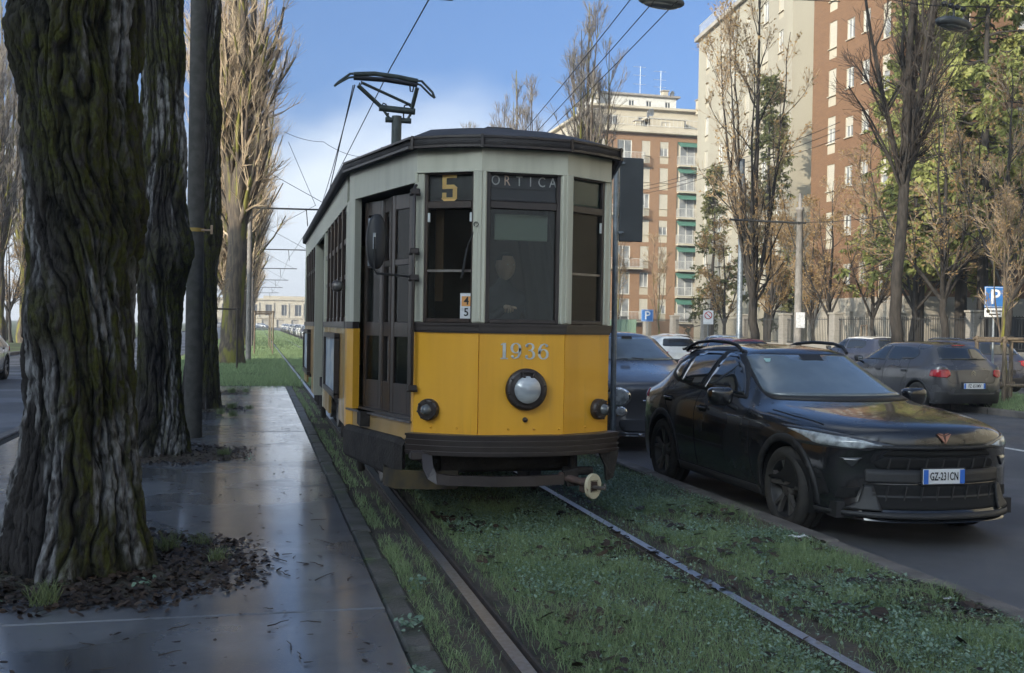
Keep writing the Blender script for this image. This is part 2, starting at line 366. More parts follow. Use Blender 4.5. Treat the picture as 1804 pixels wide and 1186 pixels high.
def leaf_mesh(name, x, y, z, r, tilt, m, el=1.0):
    n = len(x); th = np.arange(6)*pi/3; a = RNG.uniform(0, 2*pi, n); rr = r[:, None]*(1+.25*RNG.standard_normal((n, 6)).clip(-1, 1))
    px = rr*np.cos(th)*el; py = rr*np.sin(th); ca, sa = np.cos(a)[:, None], np.sin(a)[:, None]
    X = px*ca-py*sa; Y = px*sa+py*ca; ta = RNG.uniform(0, 2*pi, n)[:, None]; s = (tilt*RNG.uniform(.1, 1, n))[:, None]
    Z = (X*np.cos(ta)+Y*np.sin(ta))*s+.3*r[:, None]*np.abs(np.sin(th))*RNG.uniform(-1, 1, n)[:, None]
    vs = np.stack([x[:, None]+X, y[:, None]+Y, z[:, None]+Z], -1).reshape(-1, 3)
    tri = np.array([[0, 1, 2], [0, 2, 3], [0, 3, 4], [0, 4, 5]]); fs = (np.arange(n)[:, None, None]*6+tri[None]).reshape(-1, 3)
    return npmesh(name, vs, fs, m, attrs={'tint': np.repeat(RNG.beta(1.2, 2.2, n), 6)})
M_grass = mat('grass_blade', (.150, .225, .105), .6, (.37, .47, .24), leaf=.3, attr='tint', spec=.3)
M_grass2 = mat('grass_frosted', (.11, .15, .065), .6, (.26, .31, .15), leaf=.3, attr='tint', spec=.3)
M_clover = mat('clover_leaf', (.130, .215, .145), .5, (.35, .47, .36), leaf=.3, attr='tint', spec=.45)
M_litter = mat('dead_leaf', (.016, .011, .008), .55, (.066, .042, .027), attr='tint', spec=.35)
def scatter(x0, x1, y0, y1, dens, keep):
    n = int((x1-x0)*(y1-y0)*dens); x = RNG.uniform(x0, x1, n); y = RNG.uniform(y0, y1, n); k = RNG.uniform(0, 1, n) < keep(x, y); return x[k], y[k]
def bed(x, y):
    p = fbm(x*1.6, y*1.0, 11); e = np.ones_like(x)
    d1 = np.abs(x-X_RL-.02); d2 = np.abs(x-X_RR+.02)
    e = np.where(d1 < .09, 0, e); e = np.where((d1 >= .09) & (d1 < .17), .35, e); e = np.where(d2 < .06, 0, e)
    e = np.where((x > X_RR) & (x < X_RR+.26), .10, e); e = np.where((x > 1.30) & (x < 1.42), e*.35, e)
    left = x < X_RL-.05; e = np.where(left, np.where(np.abs(x-.93) < .055, 1.0, np.where(np.abs(x-1.08) < .04, .45, .06))*np.clip((fbm(x*3, y*1.5, 31)-.3)*4, 0, 1), e)
    mud = np.clip((fbm(x*2.3, y*2.3, 23, o=4)-.24)*6, .28, 1); e = np.where(~left, e*mud, e)
    return e*np.clip(1.1-.3*p, 0, 1)
def tall(x, y): return np.clip((fbm(x*2.2, y*2.2, 41, o=3)-.5)*5, 0, 1)
xs, ys = scatter(.87, 4.05, 2.2, 9, 5200, bed); h = RNG.uniform(.02, .06, len(xs))*(1+1.3*tall(xs, ys)); h = np.where(xs < 1.15, h*.75, h)
link('grass', blade_mesh('grass', xs, ys, np.full(len(xs), -.045), h+.02, RNG.uniform(.002, .0045, len(xs)), RNG.uniform(.2, 1.3, len(xs)), M_grass), label='short green grass growing between and beside the tram rails', cat='grass', kind='stuff')
xs, ys = scatter(.87, 4.05, 9, 27, 1300, bed); h = RNG.uniform(.03, .08, len(xs))
link('grass', blade_mesh('grass', xs, ys, np.full(len(xs), -.045), h, RNG.uniform(.004, .008, len(xs)), RNG.uniform(.2, 1.1, len(xs)), M_grass), label='grass strip under and beside the tram', cat='grass', kind='stuff')
def clov(x, y): return bed(x, y)*np.where(x < 1.45, 0, 1)*np.clip((fbm(x*1.5, y*1.1, 61, o=3)-.36)*5, .12, 1)
xs, ys = scatter(1.42, 4.02, 2.4, 12, 5200, clov)
link('clover', leaf_mesh('clover', xs, ys, RNG.uniform(-.035, .03, len(xs)), RNG.uniform(.003, .0095, len(xs)), 1.0, M_clover), label='patches of pale green clover and ground ivy between the rails', cat='clover', kind='stuff')
xs, ys = scatter(1.42, 4.02, 2.4, 9, 160, lambda x, y: np.clip((fbm(x*1.9, y*1.9, 71)-.45)*6, .05, 1))
link('fallen_leaves', leaf_mesh('fallen_leaves', xs, ys, RNG.uniform(-.02, .03, len(xs)), RNG.uniform(.012, .03, len(xs)), .7, M_litter, 1.5), label='dark dead leaves lying in the grass along the track', cat='leaves', kind='stuff')
# muddy leaf patch by the kerb
n = 420; a = RNG.uniform(0, 2*pi, n); q = np.sqrt(RNG.uniform(0, 1, n))
link('fallen_leaves', leaf_mesh('fallen_leaves', 3.78+q*np.cos(a)*.27, 5.35+q*np.sin(a)*.55, RNG.uniform(-.01, .025, n), RNG.uniform(.012, .03, n), .5, M_litter, 1.4), label='muddy patch of dead leaves by the granite kerb', cat='leaves', kind='stuff')
# far lawn between pavement end and the vista, and verges
def lawn_keep(x, y):
    d1 = np.minimum(np.abs(x-X_RL), np.abs(x-X_RR)); return np.where(d1 < .07, 0, 1)*np.clip((fbm(x*.8, y*.5, 81)-.2)*4, .2, 1)
xs, ys = scatter(-3.1, 4.05, 26.35, 62, 420, lawn_keep); h = RNG.uniform(.05, .15, len(xs))*np.where(ys < 30, 1.3, 1)
link('lawn_grass', blade_mesh('lawn_grass', xs, ys, np.full(len(xs), -.03), h, RNG.uniform(.012, .022, len(xs)), RNG.uniform(.2, .9, len(xs)), M_grass, False), label='bright grass lawn along the tram track beyond the pavement', cat='grass', kind='stuff')
xs, ys = scatter(-3.1, 4.05, 62, 200, 45, lawn_keep)
link('lawn_grass', blade_mesh('lawn_grass', xs, ys, np.full(len(xs), -.03), RNG.uniform(.07, .16, len(xs)), RNG.uniform(.05, .09, len(xs)), RNG.uniform(.2, .9, len(xs)), M_grass, False), label='far stretch of grass lawn running to the pale building', cat='grass', kind='stuff')
xs, ys = scatter(14.85, 19.05, 12, 50, 330, lambda x, y: np.ones_like(x))
link('verge_grass', blade_mesh('verge_grass', xs, ys, np.full(len(xs), -.01), RNG.uniform(.05, .13, len(xs)), RNG.uniform(.01, .02, len(xs)), RNG.uniform(.2, .9, len(xs)), M_grass, False), label='grass verge behind the parked hatchback', cat='grass', kind='stuff')
# soil circles with litter round the pavement trees
def soil_patch(cx, cy, rx, ry, seed, nl, label, tufts):
    k = 48; rg = 9; vs = [(cx, cy, .02)]; fs = []
    for i in range(1, rg+1):
        for j in range(k):
            t = 2*pi*j/k; w = 1+.34*(float(fbm(np.array([3+2*cos(t)]), np.array([3+2*sin(t)]), seed)[0])-.5)*2; q = i/rg
            vs.append((cx+rx*q*w*cos(t), cy+ry*q*w*sin(t), -.010+.026*(1-q**2)+.012*random.random()*(1-q)))
    for j in range(k): fs.append((0, 1+j, 1+(j+1) % k))
    for i in range(rg-1):
        for j in range(k): fs.append((1+i*k+j, 1+(i+1)*k+j, 1+(i+1)*k+(j+1) % k, 1+i*k+(j+1) % k))
    MB().add(vs, fs, 0, True).build('soil_patch', M_soil, **ST)
    a = RNG.uniform(0, 2*pi, nl); q = np.sqrt(RNG.uniform(0, 1, nl))*(1+.22*(fbm(3+2*np.cos(a), 3+2*np.sin(a), seed)-.5)*2+np.abs(RNG.normal(0, .10, nl))); x = cx+rx*q*np.cos(a); y = cy+ry*q*np.sin(a)
    link('leaf_litter', leaf_mesh('leaf_litter', x, y, .022*np.clip(1-q**2, 0, 1)+.004+RNG.uniform(0, .016, nl), RNG.uniform(.005, .017, nl), .8, M_litter, 1.7), label=label, cat='leaves', kind='stuff')
    for tx, ty, tn, th, tl in tufts:
        xx = tx+RNG.normal(0, .035, tn).clip(-.07, .07); yy = ty+RNG.normal(0, .035, tn).clip(-.07, .07)
        link('grass_tuft', blade_mesh('grass_tuft', xx, yy, np.full(tn, .02), RNG.uniform(.4, 1, tn)*th, RNG.uniform(.003, .006, tn), RNG.uniform(.3, 1.2, tn), M_grass2), label='long grass tuft '+tl, cat='grass tuft', group='grass tufts at the tree feet')
soil_patch(-1.0, 7.0, 1.0, 1.05, 3, 5600, 'dark wet leaf litter round the thick mossy trunk with pale streaks', [(-1.45, 6.25, 160, .2, 'left of the foot of the thick streaked trunk'), (-1.08, 6.05, 120, .19, 'in front of the thick streaked trunk'), (-.55, 7.35, 120, .17, 'behind the right foot of the thick streaked trunk'), (-.22, 7.0, 110, .11, 'at the right rim of the litter round the thick trunk'), (-1.62, 6.6, 90, .16, 'against the left flank of the thick streaked trunk'), (-.35, 7.5, 60, .12, 'at the back rim of the litter round the thick trunk')])
soil_patch(-.95, 12.8, .85, 1.0, 5, 1500, 'leaf litter round the dark trunk beside the concrete pole', [(-.35, 12.5, 120, .12, 'in the litter of the trunk before the concrete pole')])
soil_patch(-.9, 19.3, .8, .9, 7, 700, 'leaf litter round the slim dark trunk behind the concrete pole', [(-.4, 19.2, 200, .18, 'right of the slim trunk behind the concrete pole'), (-.35, 17.6, 160, .16, 'on the pavement between pole and slim trunk'), (-.55, 18.0, 120, .18, 'close behind the concrete pole'), (-.1, 19.0, 90, .14, 'at the rim of the litter of the slim trunk')])
soil_patch(-.85, 23.6, .7, .6, 9, 300, 'leaf litter near the far end of the wet pavement', [(-.5, 23.4, 200, .18, 'in the last litter patch of the pavement'), (-.2, 23.6, 120, .15, 'at the rim of the last litter patch of the pavement')])
# weed rosettes along the kerb
for wx, wy, n, wl in ((.72, 4.55, 70, 'leafy green weed growing out of the kerb joint nearest the pavement edge'), (.78, 5.35, 60, 'weed rosette on the kerb stones beside the pavement'), (.95, 6.2, 40, 'weed between kerb and left rail'), (-.62, 6.45, 40, 'low green weed in the litter right of the thick trunk'), (-1.35, 6.0, 40, 'low green weed in the litter before the thick trunk'), (-.05, 12.3, 30, 'weed in the litter of the second trunk')):
    link('weed', leaf_mesh('weed', wx+RNG.normal(0, .03, n), wy+RNG.normal(0, .05, n), RNG.uniform(-.02, .045, n), RNG.uniform(.006, .013, n), .9, M_clover, 1.3), label=wl, cat='weed', kind='stuff')
# twigs and single leaves on the wet pavement
M_twig = mat('twig_bark', (.030, .022, .017), .7, (.06, .045, .032), ns=30)
for i in range(72):
    tx, ty = random.uniform(-.9, .62), random.choice((random.uniform(4.3, 8), random.uniform(6, 20)))
    if ((tx+1.0)/1.0)**2+((ty-7)/1.05)**2 < 1: continue
    L_ = random.uniform(.03, .15)*(2 if random.random() < .12 else 1); a = random.uniform(0, pi); pts = []
    for k in range(4): pts.append((L_*(k/3-.5), random.uniform(-.08, .08)*L_, .004+random.uniform(0, .004)))
    o = MB().tube(pts, [.0035, .0032, .0025, .0015], 5).build('twig', M_twig, label='thin dark twig lying on the wet pavement', cat='twig', group='twigs on the pavement'); o.location = (tx, ty, .004); o.rotation_euler[2] = a
xs, ys = scatter(-2.9, .66, 4.0, 24, 20, lambda x, y: np.ones_like(x))
link('wet_leaf_scraps', leaf_mesh('wet_leaf_scraps', xs, ys, np.full(len(xs), .012), RNG.uniform(.003, .013, len(xs)), .25, M_litter, 1.9), label='scraps of dead leaf scattered over the wet pavement', cat='leaves', kind='stuff')
M_white = mat('paper', (.72, .73, .74), .7, (.55, .56, .57), ns=18)
def paper(name, loc, s, label):
    k = 7; vs = []; fs = []
    for i in range(k):
        for j in range(k): vs.append(((i/(k-1)-.5)*s, (j/(k-1)-.5)*s*.8, .03*s+.35*s*abs(fbm(np.array([i*.7+loc[0]]), np.array([j*.7]), 9)[0]-.3)))
    for i in range(k-1):
        for j in range(k-1): fs.append((i*k+j, i*k+k+j, i*k+k+j+1, i*k+j+1))
    MB().add(vs, fs).build(name, M_white, loc=loc, label=label, cat='litter')
paper('crumpled_paper', (3.93, 7.1, .01), .12, 'crumpled white paper lying on the grass at the kerb')
paper('paper_scrap', (3.92, 5.35, .0), .06, 'small white paper scrap on the muddy leaf patch')
# ------------------------------------------------------------------ trees
M_bark = mat('poplar_bark', (.046, .039, .033), .9, (.022, .019, .016), ns=6, stretch=(3, 3, .5), bump=.8, bs=25, bstretch=(3, 3, .4))
M_barkm = mat('mossy_bark', (.13, .10, .072), .9, (.055, .044, .034), ns=5, stretch=(3, 3, .5), bump=.9, bs=22, bstretch=(3, 3, .4), col3=(.17, .16, .03), n3=1.1, lo3=.5, hi3=.62)
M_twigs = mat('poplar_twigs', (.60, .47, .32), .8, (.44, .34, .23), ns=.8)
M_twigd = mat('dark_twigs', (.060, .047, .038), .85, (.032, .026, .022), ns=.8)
M_leafb = mat('dry_leaf', (.30, .18, .07), .7, (.52, .36, .16), leaf=.45, attr='tint')
M_leafo = mat('autumn_leaf', (.22, .13, .05), .7, (.40, .27, .10), leaf=.45, attr='tint')
M_needle = mat('cedar_needles', (.17, .20, .058), .75, (.44, .45, .15), leaf=.45, attr='tint')
M_needled = mat('fir_needles', (.08, .10, .035), .75, (.24, .235, .09), leaf=.45, attr='tint')
def nrm(a): return a/np.maximum(np.linalg.norm(a, axis=-1, keepdims=True), 1e-9)
def tubes(P, R, S):
    """P (N,K,3), R (N,K) -> verts, quads"""
    N, K, _ = P.shape; T = np.zeros_like(P); T[:, 1:-1] = P[:, 2:]-P[:, :-2]; T[:, 0] = P[:, 1]-P[:, 0]; T[:, -1] = P[:, -1]-P[:, -2]; T = nrm(T)
    ref = np.where(np.abs(T[..., 2:3]) > .9, np.array([1., .13, 0]), np.array([.07, .1, 1.])); A = nrm(np.cross(T, ref)); B = np.cross(T, A)
    th = 2*pi*np.arange(S)/S
    vs = P[:, :, None]+(A[:, :, None]*np.cos(th)[:, None]+B[:, :, None]*np.sin(th)[:, None])*R[:, :, None, None]
    i = np.arange(N)[:, None, None]*K*S+np.arange(K-1)[None, :, None]*S; j = np.arange(S); j2 = (j+1) % S
    fs = np.stack(np.broadcast_arrays(i+j, i+j2, i+S+j2, i+S+j), -1).reshape(-1, 4)
    return vs.reshape(-1, 3), fs
def grow(rng, P, R, n, t0, t1, l0, l1, ang, up, wob, K, rr, tip=.35, taper_len=.6, droop=0):
    """n children per parent polyline"""
    N, KP, _ = P.shape; t = rng.uniform(t0, t1, (N, n)); f = t*(KP-1); i = np.minimum(f.astype(int), KP-2); w = (f-i)[..., None]
    idx = np.arange(N)[:, None]; p0 = P[idx, i]*(1-w)+P[idx, i+1]*w; d0 = nrm(P[idx, i+1]-P[idx, i]); r0 = R[idx, i]*(1-w[..., 0])+R[idx, i+1]*w[..., 0]
    rnd = rng.standard_normal((N, n, 3)); perp = nrm(rnd-d0*(rnd*d0).sum(-1, keepdims=True)); a = ang*rng.uniform(.6, 1.3, (N, n))[..., None]
    d = nrm(d0*np.cos(a)+perp*np.sin(a)); Ln = rng.uniform(l0, l1, (N, n))*(1-taper_len*t); step = (Ln/(K-1))[..., None]
    pts = [p0]; 
    for k in range(K-1):
        d = nrm(d+np.array([0, 0, up])+rng.standard_normal((N, n, 3))*wob-np.array([0, 0, droop])*k); pts.append(pts[-1]+d*step)
    C = np.stack(pts, 2).reshape(N*n, K, 3); rb = np.minimum(r0*rr, r0*.9).reshape(-1)
    return C, rb[:, None]*np.linspace(1, tip, K)[None]
def join(parts):
    vs = []; fs = []; o = 0
    for v, f in parts: vs.append(v); fs.append(f+o); o += len(v)
    return np.concatenate(vs), np.concatenate(fs)
def leafquads(rng, pts, size, flat=.0):
    n = len(pts); a = nrm(rng.standard_normal((n, 3))); b = nrm(np.cross(a, rng.standard_normal((n, 3)))); s = (size*rng.uniform(.5, 1.3, n))[:, None]
    vs = np.stack([pts-a*s, pts+b*s*.6, pts+a*s, pts-b*s*.6], 1).reshape(-1, 3); return vs, np.arange(4*n).reshape(n, 4), np.repeat(rng.uniform(0, 1, n), 4)
def along(rng, P, per):
    N, K, _ = P.shape; t = rng.uniform(.25, 1, (N, per))*(K-1); i = np.minimum(t.astype(int), K-2); w = (t-i)[..., None]; ix = np.arange(N)[:, None]
    return (P[ix, i]*(1-w)+P[ix, i+1]*w).reshape(-1, 3)
TREES = {}
def tree_mesh(key, seed, H, r0, trunkH, leaders, spread, n1, n2, n3, l1, l2, l3, ang, up, mt, mtw, leaves=0, lsize=.04, mleaf=None, rmin=.006, clear=.0):
    """leaders upright stems from trunkH; n1 limbs per stem, n2, n3 twigs"""
    rng = np.random.default_rng(seed); K = 12
    z = np.linspace(0, 1, K)[:, None]; tr = np.concatenate([np.cumsum(rng.normal(0, .035, (K, 2)), 0)*trunkH/4, z*trunkH], 1); tr[0, :2] = 0; tr[:, :2] -= 0
    rt_ = r0*(1+.5*np.exp(-np.linspace(0, 1, K)*12))*(1-.18*np.linspace(0, 1, K))
    top = tr[-1]; A = []
    for i in range(leaders):
        a = 2*pi*i/leaders+rng.uniform(-.5, .5); s = spread*rng.uniform(.5, 1.2)*(0 if i == 0 else 1); q = np.linspace(0, 1, K); hh = (H-trunkH)*(1 if i == 0 else rng.uniform(.7, .98))
        st = top*(1-0)+np.array([0, 0, -.25*(i > 0)]); bend = np.sin(q*pi/2)
        xy = np.stack([np.cos(a)*s*bend, np.sin(a)*s*bend], 1)+np.cumsum(rng.normal(0, .05, (K, 2)), 0)*q[:, None]
        A.append(np.concatenate([st[:2]+xy, (st[2]+q*hh)[:, None]], 1))
    P0 = np.array(A); R0 = np.array([rt_[-1]*(1 if i == 0 else .62)*(1-.92*np.linspace(0, 1, K)**.9) for i in range(leaders)]) ; R0 = np.maximum(R0, rmin*1.5)
    P1, R1 = grow(rng, P0, R0, n1, clear, .95, l1[0], l1[1], ang, up, .10, 7, .55); R1 = np.maximum(R1, rmin*1.2)
    P2, R2 = grow(rng, P1, R1, n2, .1, 1, l2[0], l2[1], ang*1.05, up*.9, .12, 5, .5); R2 = np.maximum(R2, rmin)
    parts = [tubes(P2, R2, 3)]; last = P2
    if n3:
        P3, R3 = grow(rng, P2, R2, n3, .1, 1, l3[0], l3[1], ang*1.1, up*.8, .13, 4, .6); R3 = np.maximum(R3, rmin*.75); parts.append(tubes(P3, R3, 3)); last = P3
    tv, tf = join([tubes(tr[None], rt_[None], 14), tubes(P0, R0, 9), tubes(P1, R1, 5)]); cv, cf = join(parts)
    res = {'trunk': npmesh('trunk', tv, tf, mt, smooth=True), 'crown': npmesh('crown', cv, cf, mtw)}
    if leaves:
        lv, lf, tn = leafquads(rng, along(rng, last, leaves), lsize); res['leaves'] = npmesh('leaves', lv, lf, mleaf or M_leafb, attrs={'tint': tn})
    TREES[key] = res
def plant(key, loc, label, name='poplar_tree', group=None, rz=0, s=1.0, sz=1.0, cat='tree'):
    t = thing(name, loc, label, cat, group, rz); t.scale = (s, s, s*sz)
    for k, me in TREES[key].items(): link(k, me, t)
    return t
ORD = ['first', 'second', 'third', 'fourth', 'fifth', 'sixth', 'seventh', 'eighth', 'ninth', 'tenth', 'eleventh', 'twelfth', 'thirteenth', 'fourteenth', 'fifteenth']
POP = dict(leaders=6, spread=1.3, n1=16, n2=8, n3=7, l1=(2.6, 4.8), l2=(1.0, 2.0), l3=(.5, 1.1), ang=.50, up=.14)
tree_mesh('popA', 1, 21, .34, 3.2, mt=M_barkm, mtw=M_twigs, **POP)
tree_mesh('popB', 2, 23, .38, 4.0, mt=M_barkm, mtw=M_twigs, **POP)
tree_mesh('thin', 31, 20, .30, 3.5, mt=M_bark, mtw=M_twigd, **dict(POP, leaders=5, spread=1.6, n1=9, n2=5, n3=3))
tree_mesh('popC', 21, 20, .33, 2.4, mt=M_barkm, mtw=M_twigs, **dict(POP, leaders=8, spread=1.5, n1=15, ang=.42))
tree_mesh('popfar', 3, 20, .3, 4.5, 7, 1.5, 18, 7, 4, (2.2, 4.2), (.9, 1.8), (.5, 1.0), .42, .14, M_barkm, mat('grey_twigs', (.27, .24, .21), .8, (.19, .165, .14), ns=.8), rmin=.012)
tree_mesh('str', 4, 14, .17, 2.6, 6, 1.5, 12, 7, 5, (1.6, 3.0), (.7, 1.3), (.35, .7), .5, .12, M_bark, mat('tan_twigs', (.34, .255, .165), .8, (.22, .165, .11), ns=.8), leaves=1, lsize=.055)
tree_mesh('bare', 5, 16, .155, 5.2, 5, 1.1, 15, 8, 6, (1.8, 3.4), (.7, 1.5), (.35, .8), .62, .09, M_bark, M_twigd, leaves=0)
tree_mesh('ygrey', 6, 9.5, .13, 2.6, 5, 2.2, 9, 7, 5, (1.2, 2.4), (.6, 1.2), (.3, .6), .6, .05, M_bark, mat('brown_twigs', (.30, .235, .165), .85, (.20, .155, .11), ns=.8), leaves=2, lsize=.05)
tree_mesh('autumn', 8, 8.5, .12, 2.0, 4, 1.6, 9, 8, 6, (1.2, 2.2), (.6, 1.1), (.3, .6), .6, .05, M_bark, MATS['tan_twigs'], leaves=4, lsize=.055, mleaf=M_leafo)
tree_mesh('sapling', 9, 6.5, .055, 1.6, 3, .7, 9, 6, 4, (.8, 1.6), (.4, .8), (.2, .45), .5, .08, M_barkm, MATS['tan_twigs'], leaves=1, lsize=.03)

def cedar_mesh(key, seed, H, r0, R, z0, nb, mleaf, conical=1.0, tuft=.32, per=10):
    rng = np.random.default_rng(seed); K = 10; z = np.linspace(0, H, K); tr = np.stack([rng.normal(0, .05, K), rng.normal(0, .05, K), z], 1); tr[0, :2] = 0
    rt_ = np.maximum(r0*(1-z/H*.95), .02); t = np.sort(rng.uniform(0, 1, nb))**.85; zz = z0+(H-z0)*t
    L = R*(1-t*conical*.93)*rng.uniform(.7, 1.1, nb); a = rng.uniform(0, 2*pi, nb); q = np.linspace(0, 1, 8)
    dx = np.cos(a)[:, None]*L[:, None]*q; dy = np.sin(a)[:, None]*L[:, None]*q; dz = zz[:, None]+L[:, None]*(.18*q-.34*q**2)+rng.normal(0, .04, (nb, 8))
    P = np.stack([dx, dy, dz], -1); Rr = (.012+.018*L[:, None]/R)*np.linspace(2.2, .5, 8)[None]
    P2, R2 = grow(rng, P, Rr, 9, .25, 1, .6, 1.6, .9, -.03, .12, 5, .6, droop=.03); R2 = np.maximum(R2, .007)
    pts = along(rng, P2, per); n = len(pts)
    # drooping spray: two crossed slim blades
    d = nrm(np.stack([rng.normal(0, 1, n), rng.normal(0, 1, n), -1.1+rng.normal(0, .5, n)], -1)); s = tuft*rng.uniform(.5, 1.2, n)[:, None]; b = nrm(np.cross(d, rng.standard_normal((n, 3))))
    vs = np.stack([pts, pts+d*s*.5+b*s*.22, pts+d*s, pts+d*s*.5-b*s*.22], 1).reshape(-1, 3); clump = fbm(pts[:, 0]*.9+pts[:, 2]*.3, pts[:, 1]*.9+pts[:, 2]*.8, seed, o=3)
    tint = np.repeat(np.clip((clump-.5)*2.2+.45+rng.normal(0, .16, n), 0, 1), 4)
    tv, tf = join([tubes(tr[None], rt_[None], 12), tubes(P, Rr, 5)]); cv, cf = tubes(P2, R2, 3)
    TREES[key] = {'trunk': npmesh('trunk', tv, tf, M_bark, smooth=True), 'crown': npmesh('crown', cv, cf, M_twigd), 'foliage': npmesh('foliage', vs, np.arange(4*n).reshape(n, 4), mleaf, attrs={'tint': tint})}
cedar_mesh('cedar', 11, 21, .28, 5.0, 4.2, 125, M_needle, .75, .33, 17)
cedar_mesh('fir', 12, 19.5, .25, 3.6, 2.2, 95, M_needled, 1.0, .30, 13)

# ---- the thick old trunks beside the pavement
def bark_material(name):
    m = bpy.data.materials.new(name); m.use_nodes = True; t = m.node_tree; n = t.nodes; L = t.links; p = n['Principled BSDF']; p.inputs['Roughness'].default_value = .92; p.inputs['Specular IOR Level'].default_value = .25
    def at(a): q = n.new('ShaderNodeAttribute'); q.attribute_name = a; return q.outputs['Fac']
    tc = n.new('ShaderNodeTexCoord').outputs['Object']
    def nz(s, st):
        q = n.new('ShaderNodeMapping'); q.inputs['Scale'].default_value = st; L.new(tc, q.inputs[0]); z = n.new('ShaderNodeTexNoise'); z.inputs['Scale'].default_value = s; z.inputs['Detail'].default_value = 6; L.new(q.outputs[0], z.inputs['Vector']); return z.outputs[0]
    def mul(a, b, lo, hi):
        q = n.new('ShaderNodeMapRange'); q.inputs[1].default_value = lo; q.inputs[2].default_value = hi; L.new(b, q.inputs[0]); w = n.new('ShaderNodeMath'); w.operation = 'MULTIPLY'; L.new(a, w.inputs[0]); L.new(q.outputs[0], w.inputs[1]); return w.outputs[0]
    def mx(f, a, b):
        q = n.new('ShaderNodeMix'); q.data_type = 'RGBA'; L.new(f, q.inputs['Factor'])
        for s, x in (('A', a), ('B', b)):
            if isinstance(x, tuple): q.inputs[s].default_value = (*x, 1)
            else: L.new(x, q.inputs[s])
        return q.outputs['Result']
    c = mx(at('crest'), (.0065, .0058, .0056), (.055, .050, .047))
    c = mx(mul(at('pale'), nz(26, (1, 1, .35)), .36, .62), c, (.25, .25, .25))
    mg = mx(nz(45, (1, 1, 1)), (.018, .022, .005), (.075, .078, .014))
    c = mx(mul(at('moss'), nz(20, (1, 1, .6)), .34, .56), c, mg)
    L.new(c, p.inputs['Base Color']); b = n.new('ShaderNodeBump'); b.inputs['Strength'].default_value = 1.0; b.inputs['Distance'].default_value = .03; L.new(nz(60, (1, 1, .28)), b.inputs['Height']); L.new(b.outputs[0], p.inputs['Normal']); return m
M_oldbark = bark_material('old_bark')
def old_trunk(seed, R, H, na, nh, twist, burls, lean=(0, 0), moss_side=0.0, moss_amt=.5, pale_amt=.5):
    th = np.linspace(0, 2*pi, na, endpoint=False)[None]; z = (np.linspace(0, 1, nh)**1.05*H)[:, None]; TH, Z = np.broadcast_arrays(th, z); Z = Z.copy()
    w = TH/(2*pi); tw = w+twist*Z*.10+.03*np.sin(Z*2.1+seed); rad = R*(1+.40*np.exp(-Z*2.8)+.07*np.sin(Z*1.7+seed)-.022*Z)
    # buttress lobes at the foot, gentle lobes above
    lob = .10*np.exp(-Z*1.6)*np.cos(5*TH+seed)+.05*np.cos(3*TH+seed*2+Z*.5)+.035*np.cos(4*TH-Z*.8+seed)
    big = fbm(tw*7, Z*.9, seed, 7)-.5; wob = .05*(fbm(tw*9, Z*2.4, seed+50, 9, 3)-.5); NP = int(round(R*74)); NQ = int(round(R*150)); a1, a2, id1 = worley((tw+wob*1.6)*NP, Z*.95, seed+3, NP); b1, b2, id2 = worley((tw+wob*2)*NQ, Z*4.2, seed+5, NQ); c1 = a2-a1; c2 = b2-b1; c3 = fbm(tw*110, Z*22, seed+8, 110, 2)
    ridge = np.clip(c1*3.2, 0, 1)**.6; fine = np.clip(c2*3.6, 0, 1)**.7; disp = big*.10+(ridge-.7)*.050+(id1-.5)*.022*ridge+(fine-.6)*.016+(id2-.5)*.012*fine+(c3-.5)*.020+(fbm(tw*50, Z*9, seed+77, 50, 3)-.5)*.022
    mossb = np.zeros_like(Z)
    for bt, bz, br, bh in burls:
        dth = np.angle(np.exp(1j*(TH-bt)))*R; g = np.exp(-((dth/br)**2+((Z-bz)/br)**2)); disp = disp+bh*g*(1+.9*(fbm(TH*6, Z*7, seed+20, None, 3)-.5)); mossb += g
    rr = rad*(1+lob)+disp*(R/.4)**.6
    x = rr*np.cos(TH)+lean[0]*Z; yv = rr*np.sin(TH)+lean[1]*Z; vs = np.stack([x, yv, Z], -1).reshape(-1, 3)
    crest = np.clip(ridge*.75+fine*.5-.5+(id2-.5)*.5+(id1-.5)*.3+(c3-.5)*.5, 0, 1)
    pale = np.clip(crest*1.5+.3, .1, 1)*np.clip((fbm(tw*22, Z*.75+4, seed+31, 22, 3)-(.70-.16*pale_amt))*14, 0, 1)*np.clip(1.25-mossb*2, 0, 1)
    side = .5+.5*np.cos(TH-moss_side); moss = np.clip((fbm(tw*5, Z*1.1, seed+40, 5)+.35*side-.62+.24*moss_amt)*5, 0, 1)+.4*np.clip(mossb, 0, 1); moss = np.clip(moss-pale*.8, 0, 1)*np.clip(crest*1.2+.25, 0, 1)
    i = np.arange(nh-1)[:, None]*na; j = np.arange(na)[None]; j2 = (j+1) % na; fs = np.stack([i+j, i+j2, i+na+j2, i+na+j], -1).reshape(-1, 4)
    return npmesh('trunk', vs, fs, M_oldbark, smooth=True, attrs={'crest': crest.ravel(), 'pale': pale.ravel(), 'moss': moss.ravel()})
def old_tree(loc, me, crown, zc, label, s=.9):
    t = thing('old_poplar_tree', loc, label, 'tree', 'old trees along the pavement'); link('trunk', me, t)
    for k in ('trunk', 'crown'):
        o = link('limbs' if k == 'trunk' else 'crown', TREES[crown][k], t, (0, 0, zc)); o.scale = (s, s, s)
    return t
rs = pi*1.5
